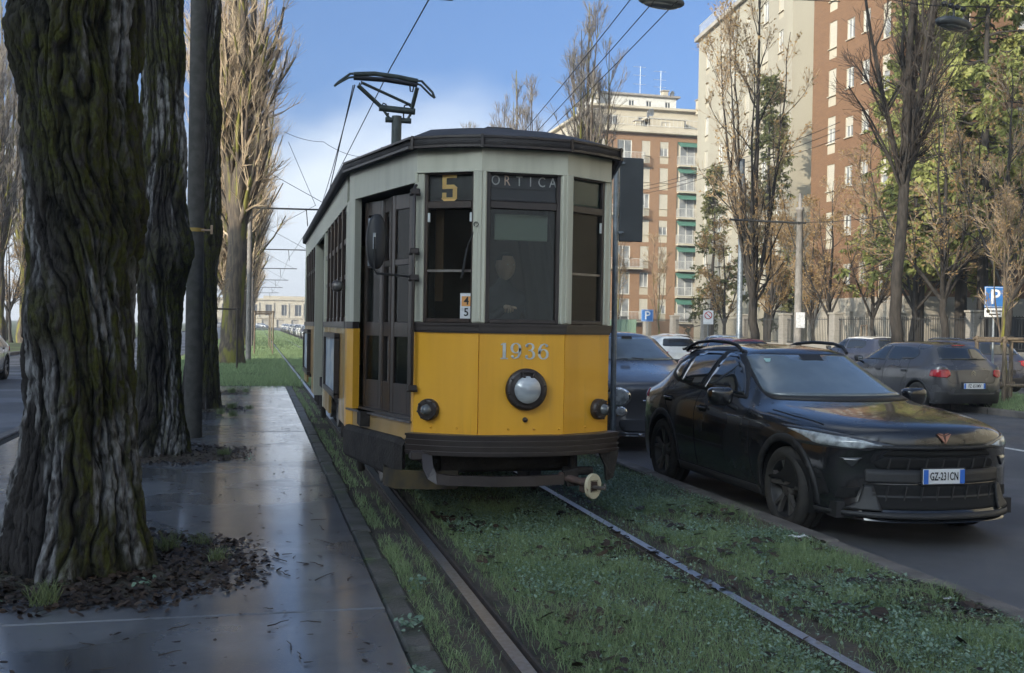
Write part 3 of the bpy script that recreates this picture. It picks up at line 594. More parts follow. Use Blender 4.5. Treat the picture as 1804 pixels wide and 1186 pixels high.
old_tree((-1.05, 7.02, 0), old_trunk(2, .325, 6.5, 420, 640, .45, [(rs+.5, 1.15, .20, .05), (rs-.5, 1.55, .22, .07), (rs+.15, 2.75, .25, .07), (rs-1.1, 3.3, .3, .10), (rs+1.2, 2.2, .3, .06)], (-.012, 0), 0.1, .62, 1.0), 'thin', 5.6, 'thick gnarled tree trunk with white streaks and moss, long grass at its foot')
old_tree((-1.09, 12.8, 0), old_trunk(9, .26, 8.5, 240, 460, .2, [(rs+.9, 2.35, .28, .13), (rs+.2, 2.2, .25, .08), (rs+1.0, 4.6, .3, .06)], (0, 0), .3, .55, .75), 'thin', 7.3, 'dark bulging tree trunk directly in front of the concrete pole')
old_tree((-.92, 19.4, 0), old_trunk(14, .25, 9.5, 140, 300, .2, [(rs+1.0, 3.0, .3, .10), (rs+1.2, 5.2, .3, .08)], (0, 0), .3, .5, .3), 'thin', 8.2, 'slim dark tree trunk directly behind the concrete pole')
# sunlit poplars beyond the pavement
plant('popB', (-.95, 40.5, 0), 'sunlit mossy poplar at the start of the lawn, behind the staked sapling', rz=.6, s=1.1, group='poplars along the lawn')
for i, yy in enumerate((48, 55.5, 63, 71, 79, 87, 95, 104, 113, 122, 132, 142, 153, 165)):
    plant('popA' if i % 3 == 2 else 'popC', (-1.1+random.uniform(-.25, .25), yy, 0), ORD[i]+' bare poplar beyond the mossy one in the sunlit row beside the lawn', rz=i*1.37, s=random.uniform(.88, 1.04), group='poplars along the lawn')
for i, yy in enumerate((61, 66, 72, 118)):
    plant('popfar', (-14.5+random.uniform(-.4, .4), yy, 0), ORD[i]+' bare poplar of the row across the left road', rz=i*2.1, s=random.uniform(.85, 1.0), group='poplars across the left road')
for i, (xx, yy) in enumerate(((-15.2, 61), (-16.5, 66), (-15.0, 72), (-17, 80), (-16, 90))): plant('ygrey', (xx, yy, 0), ORD[i]+' low brown twiggy tree across the left road behind the silver car', 'street_tree', rz=i*1.3, s=.8, group='low trees across the left road')
# right-hand verge row
plant('str', (16.5, 32.8, 0), 'upright tree with dry brown leaves standing next to the grey steel pole', 'street_tree', rz=.4, s=1.0)
plant('bare', (16.5, 24.9, 0), 'tall dark bare tree behind the grey hatchback with the round tail lamps', 'street_tree', rz=1.9, s=1.05)
plant('popfar', (16.6, 52.5, 0), 'tall bare poplar in front of the brick block with roof terraces', rz=.3, s=.92)
plant('popfar', (16.6, 68.5, 0), 'slender bare poplar above the tram roof against open sky', rz=2.2, s=.93)
for i, yy in enumerate((84, 100, 118)): plant('popfar', (16.6, yy, 0), ORD[i]+' of the far bare verge poplars standing behind the tram', rz=i*1.1, s=.9, group='far verge poplars')
# garden and service-road trees
for i, (x, y, k, s, rz, lab) in enumerate((
    (27.9, 47.5, 'ygrey', .95, .2, 'leafy brown tree between the steel pole and the concrete post'),
    (27.8, 43.6, 'ygrey', .9, 2.0, 'forked dark tree just right of the concrete post'),
    (27.6, 40.6, 'ygrey', 1.05, 4.1, 'forked tree behind the white-roofed small car'),
    (24.6, 33.8, 'ygrey', 1.15, 1.2, 'spreading brown tree behind the estate car'),
    (24.4, 30.6, 'ygrey', 1.1, 3.2, 'spreading brown tree beside the parking sign'),
    (29.5, 52, 'autumn', 1.0, .7, 'small tree with orange autumn leaves by the brick tower foot'),
    (29.3, 57, 'autumn', 1.05, 3.0, 'small autumn tree at the corner of the brick tower and beige tower'),
    (29.8, 64, 'autumn', 1.0, 5.0, 'tan leafed tree in front of the beige tower'),
    (28.5, 72, 'sapling', 1.35, 1.0, 'yellowish mossy sapling in front of the beige tower'),
    (28.0, 80, 'sapling', 1.4, 2.5, 'slim bare sapling in front of the brick block'),
    (28.2, 88, 'sapling', 1.35, 4.0, 'slim bare sapling beside the small parking sign'),
    (29.0, 97, 'sapling', 1.5, 5.1, 'bare twiggy sapling right of the dark stop panel'))):
    plant(k, (x, y, 0), lab, 'garden_tree', rz=rz, s=s)
plant('cedar', (28.6, 37.2, 0), 'yellow-green cedar with drooping sprays and a dark trunk behind the parking sign', 'cedar_tree', rz=.5, s=.95)
plant('cedar', (38.5, 43.5, 0), 'large cedar behind the nearer cedar, against the brick tower', 'cedar_tree', rz=2.9, s=1.1)
plant('cedar', (31.8, 46.0, 0), 'cedar standing at the corner of the brick tower', 'cedar_tree', rz=4.4, s=.85)
plant('cedar', (30.2, 40.6, 0), 'dense cedar right behind the cedar of the parking sign', 'cedar_tree', rz=1.7, s=1.05)
plant('fir', (32.3, 63.0, 0), 'green conical fir in front of the blank end of the beige tower', 'fir_tree', rz=1.0, s=.95)
plant('fir', (33.0, 73.0, 0), 'green conical fir beside the windows of the beige tower', 'fir_tree', rz=3.0, s=.72)
# young staked trees on the lawn
M_stake = mat('stake_wood', (.19, .145, .10), .85, (.11, .085, .06), ns=8, stretch=(4, 4, .6))
def guard(loc, w, h, label, rails=True):
    t = thing('tree_guard', loc, label, 'tree guard')
    for sx in (-1, 1):
        for sy in (-1, 1): MB().tube([(sx*w/2, sy*w/2, 0), (sx*w/2, sy*w/2, h)], .045, 8).build('post', M_stake, t)
    for zz in (h-.06, h*.25):
        for s in (-1, 1):
            MB().tube([(-w/2-.1, s*w/2, zz), (w/2+.1, s*w/2, zz)], .04, 7).build('crossbar', M_stake, t); MB().tube([(s*w/2, -w/2-.06, zz-.05), (s*w/2, w/2+.06, zz-.05)], .035, 7).build('crossbar', M_stake, t)
    return t
def stake_frame(loc, h, w, m, label, rz=0):
    t = thing('tree_stake', loc, label, 'tree stake', 'wooden stakes of the young trees', rz)
    for s in (-1, 1): MB().tube([(s*w/2, 0, 0), (s*w/2, 0, h)], .035, 7).build('post', m, t)
    MB().tube([(-w/2-.06, 0, h-.05), (w/2+.06, 0, h-.05)], .03, 7).build('crossbar', m, t)
plant('sapling', (-1.25, 35.6, 0), 'thin dark sapling between stakes in front of the sunlit poplar', 'young_tree', s=.8)
M_stakeD = mat('dark_stake', (.05, .04, .032), .9)
stake_frame((-1.05, 35.4, 0), 2.0, .9, M_stakeD, 'dark stakes with crossbar in front of the sunlit mossy poplar')
for i, yy in enumerate((52, 60, 68)): stake_frame((.35, yy, 0), 2.1, .9, M_stake, ORD[i]+' pale wooden stake pair with crossbar beside the far poplar row', .3)
guard((17.1, 21.3, 0), .95, 1.5, 'pale wooden four-post tree guard on the verge right of the parking sign')
plant('sapling', (17.1, 21.3, 0), 'thin young tree inside the pale wooden tree guard', 'young_tree', s=.9)
for i, (x, y) in enumerate(((27.2, 79.9), (27.2, 88.1), (27.4, 96.8), (27.2, 43.5))): stake_frame((x, y, 0), 1.9, 1.3, M_stakeD if i < 3 else M_stake, (ORD[i]+' dark stake pair with crossbar round a sapling before the brick block' if i < 3 else 'pale wooden stakes by the forked tree right of the concrete post'), 1.2)
# ------------------------------------------------------------------ buildings
M_brick = mat('orange_brick', (.225, .122, .060), .9, (.18, .096, .047), brick=(2.0, (.33, .23, .15)), col3=(.24, .14, .08), pos=True)
M_brick2 = mat('red_brick', (.165, .083, .036), .9, (.128, .063, .028), brick=(2.0, (.24, .16, .11)), col3=(.19, .10, .048), pos=True)
M_cream = mat('cream_render', (.44, .395, .305), .9, (.39, .345, .265), ns=.5, pos=True, bump=.15, bs=30)
M_beige = mat('beige_render', (.35, .32, .25), .9, (.31, .28, .22), ns=.35, stretch=(1, 1, .3), pos=True, bump=.12, bs=30)
M_stucco = mat('grey_stucco', (.36, .33, .28), .95, (.29, .265, .225), ns=.7, pos=True, bump=.2, bs=25)
M_whitep = mat('white_paint', (.54, .53, .49), .6, (.47, .46, .43), ns=3)
M_shut = mat('roller_shutter', (.48, .44, .36), .7, (.42, .39, .32), ns=30, stretch=(.05, .05, 1))
M_pane = mat('window_pane', (.14, .15, .155), .08, (.30, .30, .29), ns=.7, pos=True)
M_darkw = mat('window_dark', (.05, .055, .06), .1)
M_awning = mat('green_awning', (.06, .16, .115), .8)
M_iron = mat('dark_iron', (.035, .036, .036), .6)
M_roofg = mat('roof_grey', (.28, .26, .23), .9, (.22, .20, .18), ns=2)
M_zinc = mat('pale_metal', (.55, .56, .57), .4, metal=.6)
def facade(mb, o, u, Wd, H, holes, dep=.16, m=0, mr=1, z0=0):
    o = V(o); u = V((u[0], u[1], 0)); inn = V((-u.y, u.x, 0))
    us = sorted({0, Wd, *[h[0] for h in holes], *[h[1] for h in holes]}); zs = sorted({z0, H, *[h[2] for h in holes], *[h[3] for h in holes]})
    P = lambda a, z, d=0: o+u*a+inn*d+V((0, 0, z))
    for a, b in zip(us[:-1], us[1:]):
        run = None
        for c, d in zip(zs[:-1], zs[1:]):
            if any(h[0]-1e-6 < (a+b)/2 < h[1]+1e-6 and h[2] < (c+d)/2 < h[3] for h in holes): continue
            mb.add([P(a, c), P(b, c), P(b, d), P(a, d)], [(0, 1, 2, 3)], m)
    for a, b, c, d in holes:
        for q in ((P(a, c), P(b, c), P(b, c, dep), P(a, c, dep)), (P(a, d), P(a, d, dep), P(b, d, dep), P(b, d)), (P(a, c), P(a, c, dep), P(a, d, dep), P(a, d)), (P(b, c), P(b, d), P(b, d, dep), P(b, c, dep))):
            mb.add(q, [(0, 1, 2, 3)], mr)
        mb.add((P(a, c, dep), P(b, c, dep), P(b, d, dep), P(a, d, dep)), [(0, 1, 2, 3)], mr)
WIN = {}
def win_meshes(w, h, style, sp):
    k = (round(w, 2), round(h, 2), style, round(sp, 2))
    if k in WIN: return WIN[k]
    f = MB(); t = .07; hb = h-sp
    f.box((w/2, .10, sp+t/2), (w, .07, t)).box((w/2, .10, h-t/2), (w, .07, t)).box((t/2, .10, sp+hb/2), (t, .07, hb-2*t)).box((w-t/2, .10, sp+hb/2), (t, .07, hb-2*t))
    if w > .7: f.box((w/2, .10, sp+hb/2), (.08, .065, hb-2*t))
    fr = f.mesh('window', M_whitep); d = {}
    if style == 'shutter':
        s = MB(); n = max(4, int(hb/.09))
        for i in range(n): s.box((w/2, .055+.006*(i % 2), sp+hb*(i+.5)/n), (w-.02, .02, hb/n-.008))
        d['shutter'] = (s.mesh('shutter', M_shut))
    elif style == 'half':
        s = MB(); n = max(3, int(hb*.45/.09))
        for i in range(n): s.box((w/2, .055+.006*(i % 2), h-hb*.45*(i+.5)/n), (w-.02, .02, hb*.45/n-.008))
        d['shutter'] = s.mesh('shutter', M_shut)
    p = MB().box((w/2, .125, sp+hb/2), (w-.1, .012, hb-.1)); d['pane'] = p.mesh('pane', M_darkw if style == 'dark' else M_pane)
    s = MB().box((w/2, -.03, sp-.02), (w+.1, .14, .05)); d['sill'] = s.mesh('sill', M_cream)
    if sp > .2: d['spandrel'] = MB().box((w/2, .05, sp/2-.03), (w-.01, .06, sp-.06)).mesh('spandrel', M_cream)
    WIN[k] = (fr, d); return WIN[k]
def window(par, o, u, a, z, w, h, style='plain', sp=0):
    fr, d = win_meshes(w, h, style, sp); u = V((u[0], u[1], 0)); wo = link('window', fr, par, V(o)+u*a+V((0, 0, z)), rz=atan2(u.y, u.x))
    for k, me in d.items(): link(k, me, wo)
    return wo
def railing_mesh(w, d, h, m, n):
    mb = MB()
    for s in ((0, 0, w, 0), (0, 0, 0, d), (w, 0, w, d)):
        a, b = V((s[0], -s[1], 0)), V((s[2], -s[3], 0)); a.y, b.y = -d if s[1] == s[3] == 0 else -s[1], -d if s[1] == s[3] == 0 else -s[3]
        for zz in (h, .08): mb.tube([a+V((0, 0, zz)), b+V((0, 0, zz))], .03, 5, caps=False)
        k = max(2, int((b-a).length/n))
        for i in range(k+1):
            p = a.lerp(b, i/k); mb.tube([p+V((0, 0, .05)), p+V((0, 0, h))], .016, 4, caps=False)
    return mb.mesh('railing', m)
def balcony(par, o, u, a, z, w, d, rail):
    u = V((u[0], u[1], 0)); b = link('balcony', MB().box((w/2, -d/2, -.09), (w, d, .18)).mesh('balcony', M_cream), par, V(o)+u*a+V((0, 0, z)), rz=atan2(u.y, u.x)); link('railing', rail, b); return b
# ---- brick apartment block with roof terraces
B = thing('brick_apartment_block', (36, 113, 0), 'orange brick apartment block with cream cornice, balconies and roof terraces', 'building')
mb = MB(); H = 23.6; holes = []; wins = []; cols = [(1.05, 1.0), (6.1, 1.0), (8.3, 1.0), (14.4, 1.0), (16.6, 1.0), (21.5, 1.0)]
for fl in range(8):
    z = H-2.55-fl*2.98
    if z < 1: continue
    for ci, (a, w) in enumerate(cols):
        holes.append((a, a+w, z-.75, z+1.75)); wins.append((a, z-.75, w, 2.5, 'shutter' if (fl+ci*2) % 3 != 1 else ('plain' if ci % 2 else 'half'), .85))
    holes.append((3.2, 4.9, z-.75, z+1.75)); wins.append((3.2, z-.75, 1.7, 2.5, 'plain', 0)); holes.append((10.4, 12.9, z-.85, z+1.85))
facade(mb, (0, 0, 0), (1, 0), 30, H, holes, .16, 0, 1)
sh = []; sw = []
for fl in range(8):
    z = H-2.55-fl*2.98
    if z < 1: continue
    for k in range(9): a = 2+k*4.2; sh.append((a, a+1.1, z-.75, z+1.75)); sw.append((a, z-.75, 1.1, 2.5, 'plain' if k % 2 else 'shutter', .85))
facade(mb, (0, 40, 0), (0, -1), 40, H, sh, .16, 0, 1)
mb.add([(30, 0, 0), (30, 40, 0), (30, 40, H), (30, 0, H)], [(0, 1, 2, 3)]).add([(0, 40, 0), (30, 40, 0), (30, 40, H), (0, 40, H)], [(0, 1, 2, 3)])
mb.build('wall', [M_brick, M_cream], B, fixn=False)
for a, z, w, h, s, sp in wins: window(B, (0, 0, 0), (1, 0), a, z, w, h, s, sp)
for a, z, w, h, s, sp in sw[:27]: window(B, (0, 40, 0), (0, -1), a, z, w, h, s, sp)
r1 = railing_mesh(4.2, 1.1, 1.0, M_whitep, .16); r2 = railing_mesh(2.5, .7, 1.0, M_whitep, .16)
aw = MB().add([(0, 0, 0), (2.5, 0, 0), (2.5, -.8, -.45), (0, -.8, -.45), (2.5, -.8, -.62), (0, -.8, -.62), (0, 0, -.02), (2.5, 0, -.02), (2.5, -.79, -.62), (0, -.79, -.62)], [(0, 1, 2, 3), (3, 2, 4, 5), (6, 9, 8, 7)]).mesh('awning', M_awning)
for fl in range(7):
    z = H-2.55-fl*2.98
    balcony(B, (0, 0, 0), (1, 0), 10.4, z-.85, 2.5, .7, r2); link('awning', aw, B, (10.4, -.05, z+1.8)); window(B, (0, .0, 0), (1, 0), 10.75, z-.75, 1.8, 2.3, 'plain', 0)
    if fl % 2 == 0: balcony(B, (0, 0, 0), (1, 0), 1.9, z-.75, 4.2, 1.1, r1)
mb = MB(); mb.box((15, 20, H+.15), (31.4, 41.4, .3), b=.05); mb.box((15, 20, H+.55), (30.6, 40.6, .5), b=.05); rf = mb.build('cornice', M_cream, B)
# set-back attic storeys
at_holes = [(1.5, 2.7, 24.9, 26.2), (5.2, 6.4, 24.9, 26.2), (10.2, 11.2, 24.9, 26.2), (14, 15, 24.9, 26.2)]
mb = MB(); facade(mb, (1.6, 3.2, 0), (1, 0), 26, 27.0, at_holes, .14, 0, 0, H); facade(mb, (1.6, 38, 0), (0, -1), 34.8, 27.0, [(k*4+1, k*4+2.4, 24.9, 26.3) for k in range(8)], .14, 0, 0, H); at = mb.build('attic', M_cream, B, fixn=False)
for h in at_holes: window(B, (1.6, 3.2, 0), (1, 0), h[0], h[2], h[1]-h[0], h[3]-h[2], 'dark')
MB().box((14.6, 20.6, 27.15), (27, 36, .3), b=.04).build('roof_slab', M_cream, at)
mb = MB(); ph = [(4.0, 4.7, 27.9, 28.7), (6.2, 6.9, 27.9, 28.7), (8.6, 9.3, 27.9, 28.7)]
facade(mb, (2.6, 6, 0), (1, 0), 10, 29.2, ph, .12, 0, 0, 27.3); mb.add([(2.6, 6, 27.3), (2.6, 14, 27.3), (2.6, 14, 29.2), (2.6, 6, 29.2)], [(0, 1, 2, 3)]); pt = mb.build('penthouse', M_whitep, B, fixn=False)
for h in ph: window(B, (2.6, 6, 0), (1, 0), h[0], h[2], h[1]-h[0], h[3]-h[2], 'dark')
MB().box((7.6, 10, 29.3), (10.8, 8.8, .25), b=.04).build('roof_slab', M_roofg, pt)
mb = MB(); facade(mb, (7.5, 1.2, 0), (1, 0), 4.2, 25.6, [(1.4, 2.5, 24.5, 25.3)], .1, 0, 0, H); mb.box((9.6, 3, 25.75), (5, 4, .22)); mb.build('stair_house', [M_cream], B, fixn=False)
window(B, (7.5, 1.2, 0), (1, 0), 1.4, 24.5, 1.1, .8, 'dark')
link('railing', railing_mesh(18, .0001, .9, M_whitep, .5), B, (0.2, -.4, H+.8))
for (x, y, h) in ((2.2, 5, 29.8), (1.2, 2.2, 26.2), (5.9, 1.0, 25.0), (14.1, 2.5, 28.2), (11.3, 6.5, 29.9)):
    c = MB().box((x, y, h-.7), (.7, .7, 1.6), b=.03).build('chimney', M_cream, B); MB().box((x, y, h+.2), (.9, .9, .14)).build('cap', M_roofg, c)
for (x, y, z, r) in ((2.0, 4.6, 28.6, .42), (7.4, .9, 26.1, .6), (11.9, 5.6, 29.6, .4)):
    d = MB().lathe([(0, .12), (r*.5, .09), (r*.85, .03), (r, 0), (r*.97, .02), (0, .15)], (0, 0, 0), 'y', 20).build('satellite_dish', M_zinc, B, loc=(x, y, z)); d.rotation_euler = (.35, 0, .5); MB().tube([(0, .1, 0), (0, .3, -.6)], .03, 5).build('arm', M_zinc, d)
for (x, y, z, h) in ((8.2, 6.6, 29.3, 3.6), (10.9, 6.8, 29.3, 3.3)):
    a = MB().tube([(x, y, z), (x, y, z+h)], .03, 5).build('antenna_mast', M_zinc, B); mb = MB()
    for k, zz in enumerate((h-.1, h-1.1, h*.4)):
        mb.tube([(x-.9, y, z+zz), (x+.7, y, z+zz)], .018, 4)
        for q in range(7): mb.tube([(x-.8+q*.22, y-.22, z+zz), (x-.8+q*.22, y+.22, z+zz)], .01, 4)
    mb.build('aerial', M_zinc, a)
mb = MB()
for k in range(40): mb.tube([(.5+random.uniform(-.2, .4), 4+k*.85, H+.8), (.4+random.uniform(-.3, .3), 4+k*.85+random.uniform(-.2, .2), H+1.4+random.random())], [.05, .02], 4)
mb.build('terrace_fence', M_whitep, B)
# ---- beige tower
n_, f_ = V((36.6, 68.3, 0)), V((39.06, 90.4, 0)); ub = (n_-f_).normalized(); Lb = (n_-f_).length; HB = 27.9
B = thing('beige_tower', (0, 0, 0), 'tall beige rendered apartment tower with roof balustrade and blank end wall', 'building')
mb = MB(); hol = []; ww = []
for fl in range(9):
    z = HB-3.2-fl*2.98
    if z < 1: continue
    for k, (a, w) in enumerate(((2.3, .9), (6.2, 1.1), (8.9, 1.1), (12.6, 1.0), (16.4, 1.1), (19.6, .9))):
        hol.append((a, a+w, z-.4, z+1.7)); ww.append((a, z-.4, w, 2.1, 'shutter' if (k+fl) % 2 else 'plain', .5))
facade(mb, f_, ub, Lb, HB, hol, .18, 0, 1); ue = V((-ub.y, ub.x, 0)); facade(mb, n_, ue, 16, HB, [], .1, 0, 1)
e1 = n_+ue*16; e2 = e1-ub*Lb; mb.add([e1, e2, e2+V((0, 0, HB)), e1+V((0, 0, HB))], [(0, 1, 2, 3)]).add([e2, f_, f_+V((0, 0, HB)), e2+V((0, 0, HB))], [(0, 1, 2, 3)])
mb.build('wall', [M_beige, M_cream], B, fixn=False)
for a, z, w, h, s, sp in ww: window(B, f_, ub, a, z, w, h, s, sp)
ov = .35; q = [f_-ub*ov-ue*ov, n_+ub*ov-ue*ov, e1+ub*ov+ue*ov, e2-ub*ov+ue*ov]; MB().ext([p+V((0, 0, HB)) for p in q], (0, 0, .35)).build('cornice', M_stucco, B)
rl = railing_mesh(Lb, .0001, 1.1, M_whitep, .22); link('railing', rl, B, f_+V((0, 0, HB+.35)), rz=atan2(ub.y, ub.x))
link('railing', railing_mesh(16, .0001, 1.1, M_whitep, .22), B, n_+V((0, 0, HB+.35)), rz=atan2(ue.y, ue.x))
MB().box(n_+ue*2.6+V((0, 0, HB/2))-ub*-.02, (.9, .06, HB), R=Matrix.Rotation(atan2(ue.y, ue.x), 3, 'Z')).build('painted_strip', M_whitep, B)
MB().tube([n_+ue*3.4+ub*.12, n_+ue*3.4+ub*.12+V((0, 0, HB))], .07, 8).build('drainpipe', M_whitep, B)
# ---- brick tower
B = thing('brick_tower', (34, 50.5, 0), 'tall red brick apartment tower with tall white shuttered openings above a grey stucco base', 'building')
mb = MB(); HT = 27.0; hol = []; ww = []; Ls = 10.2
for fl in range(8):
    zt = 23.4-fl*2.91
    if zt < 4.5: continue
    for k, (yc, w, h) in enumerate(((58.35, .85, 2.25), (56.35, .8, 1.22), (54.68, .72, 1.3), (52.65, .7, 2.0))):
        if zt-h < 3.7: continue
        a = 60.7-yc-w/2; dz = (-.0, -.35, -.3, -.5)[k]; hol.append((a, a+w, zt-h+dz, zt+dz)); ww.append((a, zt-h+dz, w, h, ('shutter', 'plain', 'plain', 'half')[k] if fl != 3 else 'half', .62 if k == 0 else 0))
facade(mb, (0, Ls, 0), (0, -1), Ls, HT, hol, .14, 0, 2, 3.55)
ht = []; wt = []
for fl in range(8):
    z = 20.4-fl*2.91+1.0
    if z < 4.5: continue
    for k in range(5): a = 2.2+k*4.6; ht.append((a, a+1.5, z, z+1.5)); wt.append((a, z, 1.5, 1.5, 'half' if k % 2 else 'plain', 0))
facade(mb, (0, 0, 0), (1, 0), 26, HT, ht, .14, 0, 2, 3.55)
mb.add([(26, 0, 0), (26, Ls, 0), (26, Ls, HT), (26, 0, HT)], [(0, 1, 2, 3)]).add([(0, Ls, 0), (26, Ls, 0), (26, Ls, HT), (0, Ls, HT)], [(0, 1, 2, 3)]).add([(0, 0, HT), (26, 0, HT), (26, Ls, HT), (0, Ls, HT)], [(0, 1, 2, 3)])
gh = [(5.6, 8.0, .2, 2.55), (12, 14.4, .2, 2.55)]; sh2 = [(3.4, 3.8, 2.0, 2.75), (4.9, 5.3, 2.0, 2.75), (6.6, 7.0, 2.0, 2.75)]
facade(mb, (-.06, Ls, 0), (0, -1), Ls+.06, 3.55, sh2, .2, 1, 1, 0); facade(mb, (-.06, -.06, 0), (1, 0), 26, 3.55, gh, .25, 1, 1, 0); mb.add([(-.06, -.06, 3.55), (26, -.06, 3.55), (26, 0, 3.55), (0, 0, 3.55), (0, Ls, 3.55), (-.06, Ls, 3.55)], [(0, 1, 2, 3, 4, 5)], 1)
mb.build('wall', [M_brick2, M_stucco, M_cream], B, fixn=False)
for a, z, w, h, s, sp in ww: window(B, (0, Ls, 0), (0, -1), a, z, w, h, s, sp)
for a, z, w, h, s, sp in wt: window(B, (0, 0, 0), (1, 0), a, z, w, h, s, sp)
for a, b, c, d in gh:
    g = MB().box(((a+b)/2, .1, (c+d)/2), (b-a-.04, .06, d-c-.04)).build('garage_door', M_iron, B)
    for k in range(5): MB().box((a+(b-a)*(k+.5)/5, .06, (c+d)/2), ((b-a)/5-.06, .03, d-c-.2)).build('door_panel', M_iron, g)
for z in (6.3, 9.2, 12.1): balcony(B, (0, 0, 0), (1, 0), 9.5, z, 5, 1.3, railing_mesh(5, 1.3, 1.0, M_whitep, .25) if z == 6.3 else bpy.data.meshes['railing'])
# ---- garden wall with brick piers and iron fence
M_gbrick = mat('grey_brick', (.27, .25, .22), .9, (.21, .195, .17), brick=(2.4, (.25, .23, .2)), col3=(.3, .28, .25), pos=True)
bars = MB()
for k in range(30): bars.tube([(0, (k+.5)*.155, .9), (0, (k+.5)*.155, 2.25)], .013, 4, caps=False)
for zz in (1.0, 2.15): bars.tube([(0, 0, zz), (0, 4.65, zz)], .02, 4, caps=False)
bars_me = bars.mesh('iron_bars', M_iron); pier_me = MB().box((0, 0, 1.2), (.5, .5, 2.4), b=.02).mesh('pier', M_gbrick); cap_me = MB().box((0, 0, 2.44), (.6, .6, .09), b=.02).mesh('cap', M_stucco)
low_me = MB().box((0, 2.32, .45), (.28, 4.4, .9), b=.02).mesh('low_wall', M_gbrick)
w = thing('garden_fence', (27.6, 26, 0), 'grey brick garden wall with piers and dark iron bars along the service road', 'fence')
for k in range(19):
    p = link('pier', pier_me, w, (0, k*5.15, 0)); link('cap', cap_me, p)
    link('low_wall', low_me, w, (0, k*5.15+.25, 0)); o = link('iron_bars', bars_me, w, (0, k*5.15+.25, 0)); o['kind'] = 'stuff'
M_gate = mat('green_gate', (.14, .21, .15), .7)
g = thing('green_gate', (26.9, 73, 0), 'pale green slatted gate in front of the brick block garden', 'gate')
for k in range(16): MB().box((0, k*.55, 1.15), (.05, .46, 2.1)).build('slat', M_gate, g)
for zz in (.3, 2.0): MB().box((.05, 4.1, zz), (.05, 8.8, .1)).build('crossbar', M_gate, g)
# ---- pale building closing the vista
B = thing('vista_building', (-14, 330, 0), 'pale cream public building with tall windows closing the end of the track', 'building')
hol = [(1.2+k*4.4+(2.2 if k % 2 else 2.6), 1.2+k*4.4+4.4, 3.6, 7.0) for k in range(11)]; ar = [(2.4+k*4.4, 4.6+k*4.4, .0, 2.4) for k in range(11)]
mb = MB(); facade(mb, (0, 0, 0), (1, 0), 52, 8.4, hol+ar, .4, 0, 1); mb.box((26, 6, 8.6), (53, 13, .5)).box((26, 6, 2.95), (52.6, 12.6, .3)).box((26, 5, 9.2), (20, 8, .9)); mb.build('wall', [M_cream, M_stucco], B, fixn=False)
for k, h in enumerate(hol): window(B, (0, .1, 0), (1, 0), h[0], h[2], h[1]-h[0], h[3]-h[2], 'dark')
for k in range(12): MB().box((1.3+k*4.4, -.12, 5.3), (.7, .3, 4.4), b=.05).build('pilaster', M_cream, B)
# ---- apartment houses on the left side of the street (their shadow covers the foreground)
def plain_block(name, x1, y0, y1, Hh, m, label, dep=12):
    B = thing(name, (x1, y0, 0), label, 'building'); mb = MB(); hol = []; Lg = y1-y0; k = 0
    for fl in range(int((Hh-4)/3.0)):
        a = 2.0
        while a < Lg-2.5: hol.append((a, a+1.2, 4.2+fl*3, 5.8+fl*3)); a += 3.6
    facade(mb, (0, 0, 0), (0, 1), Lg, Hh, hol, .2, 0, 1); facade(mb, (0, Lg, 0), (-1, 0), dep, Hh, [], .2, 0, 1); facade(mb, (-dep, 0, 0), (1, 0), dep, Hh, [], .2, 0, 1); facade(mb, (-dep, Lg, 0), (0, -1), Lg, Hh, [], .2, 0, 1)
    mb.add([(0, 0, Hh), (0, Lg, Hh), (-dep, Lg, Hh), (-dep, 0, Hh)], [(0, 1, 2, 3)]); mb.build('wall', [m, M_darkw], B, fixn=False); MB().box((-dep/2, Lg/2, Hh+.15), (dep+.8, Lg+.8, .3)).build('cornice', M_cream, B)
SHADE_H, SHADE_X, SHADE_Y = 15.8, -28.0, 15.0
plain_block('corner_apartment_house', SHADE_X, -120, SHADE_Y, SHADE_H, M_brick, 'long brick apartment house across the left road, beside the pavement')
plain_block('cream_apartment_house', 48, -100, 24, 21, M_cream, 'cream apartment house on the right side of the street, behind the viewer', 14)
plain_block('cross_street_house', -14, -190, -168, 18, M_stucco, 'grey stucco house closing the street behind the viewer', 40)
for i, yy in enumerate((-2.0, -12.0)): plant('thin', (-1.05, yy-1.2, 0), ORD[i]+' bare poplar of the pavement row behind the viewer', rz=i*1.9, s=.95, group='poplars behind the viewer')
for i, yy in enumerate((14, -2, -20)): plant('thin', (16.6, yy, 0), ORD[i]+' bare poplar of the right verge outside the view', rz=i*1.4, s=.9, group='right verge poplars beside the viewer')
# ------------------------------------------------------------------ tram
def PX(x, y, Y):
    """world point seen at photo pixel (x, y) on the vertical plane at distance Y"""
    d = fwd+rt*((x-902)/F_PX)-up*((y-593)/F_PX); return V((0, 0, CAM_H))+d*(Y/d.y)
T0 = V((X_C, 7.75, 0))
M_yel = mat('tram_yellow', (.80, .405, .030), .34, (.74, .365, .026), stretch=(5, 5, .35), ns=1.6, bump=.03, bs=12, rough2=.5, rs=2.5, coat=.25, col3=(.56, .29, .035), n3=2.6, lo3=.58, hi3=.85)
M_yelrefl = mat('tram_yellow_reflecting', (.42, .25, .07), .32, (.33, .22, .09), ns=2.4, stretch=(1, 1, .5), bump=.05, bs=10, rough2=.5, coat=.3)  # flank yellow dulled to tan: grazing tree reflections put into the colour
M_grn = mat('tram_pale_green', (.52, .515, .415), .42, (.455, .45, .36), stretch=(5, 5, .4), ns=2, bump=.04, bs=20, col3=(.30, .32, .26), n3=7, lo3=.66, hi3=.85)
M_brn = mat('tram_brown', (.040, .030, .027), .42, (.028, .021, .019), ns=4, coat=.1)
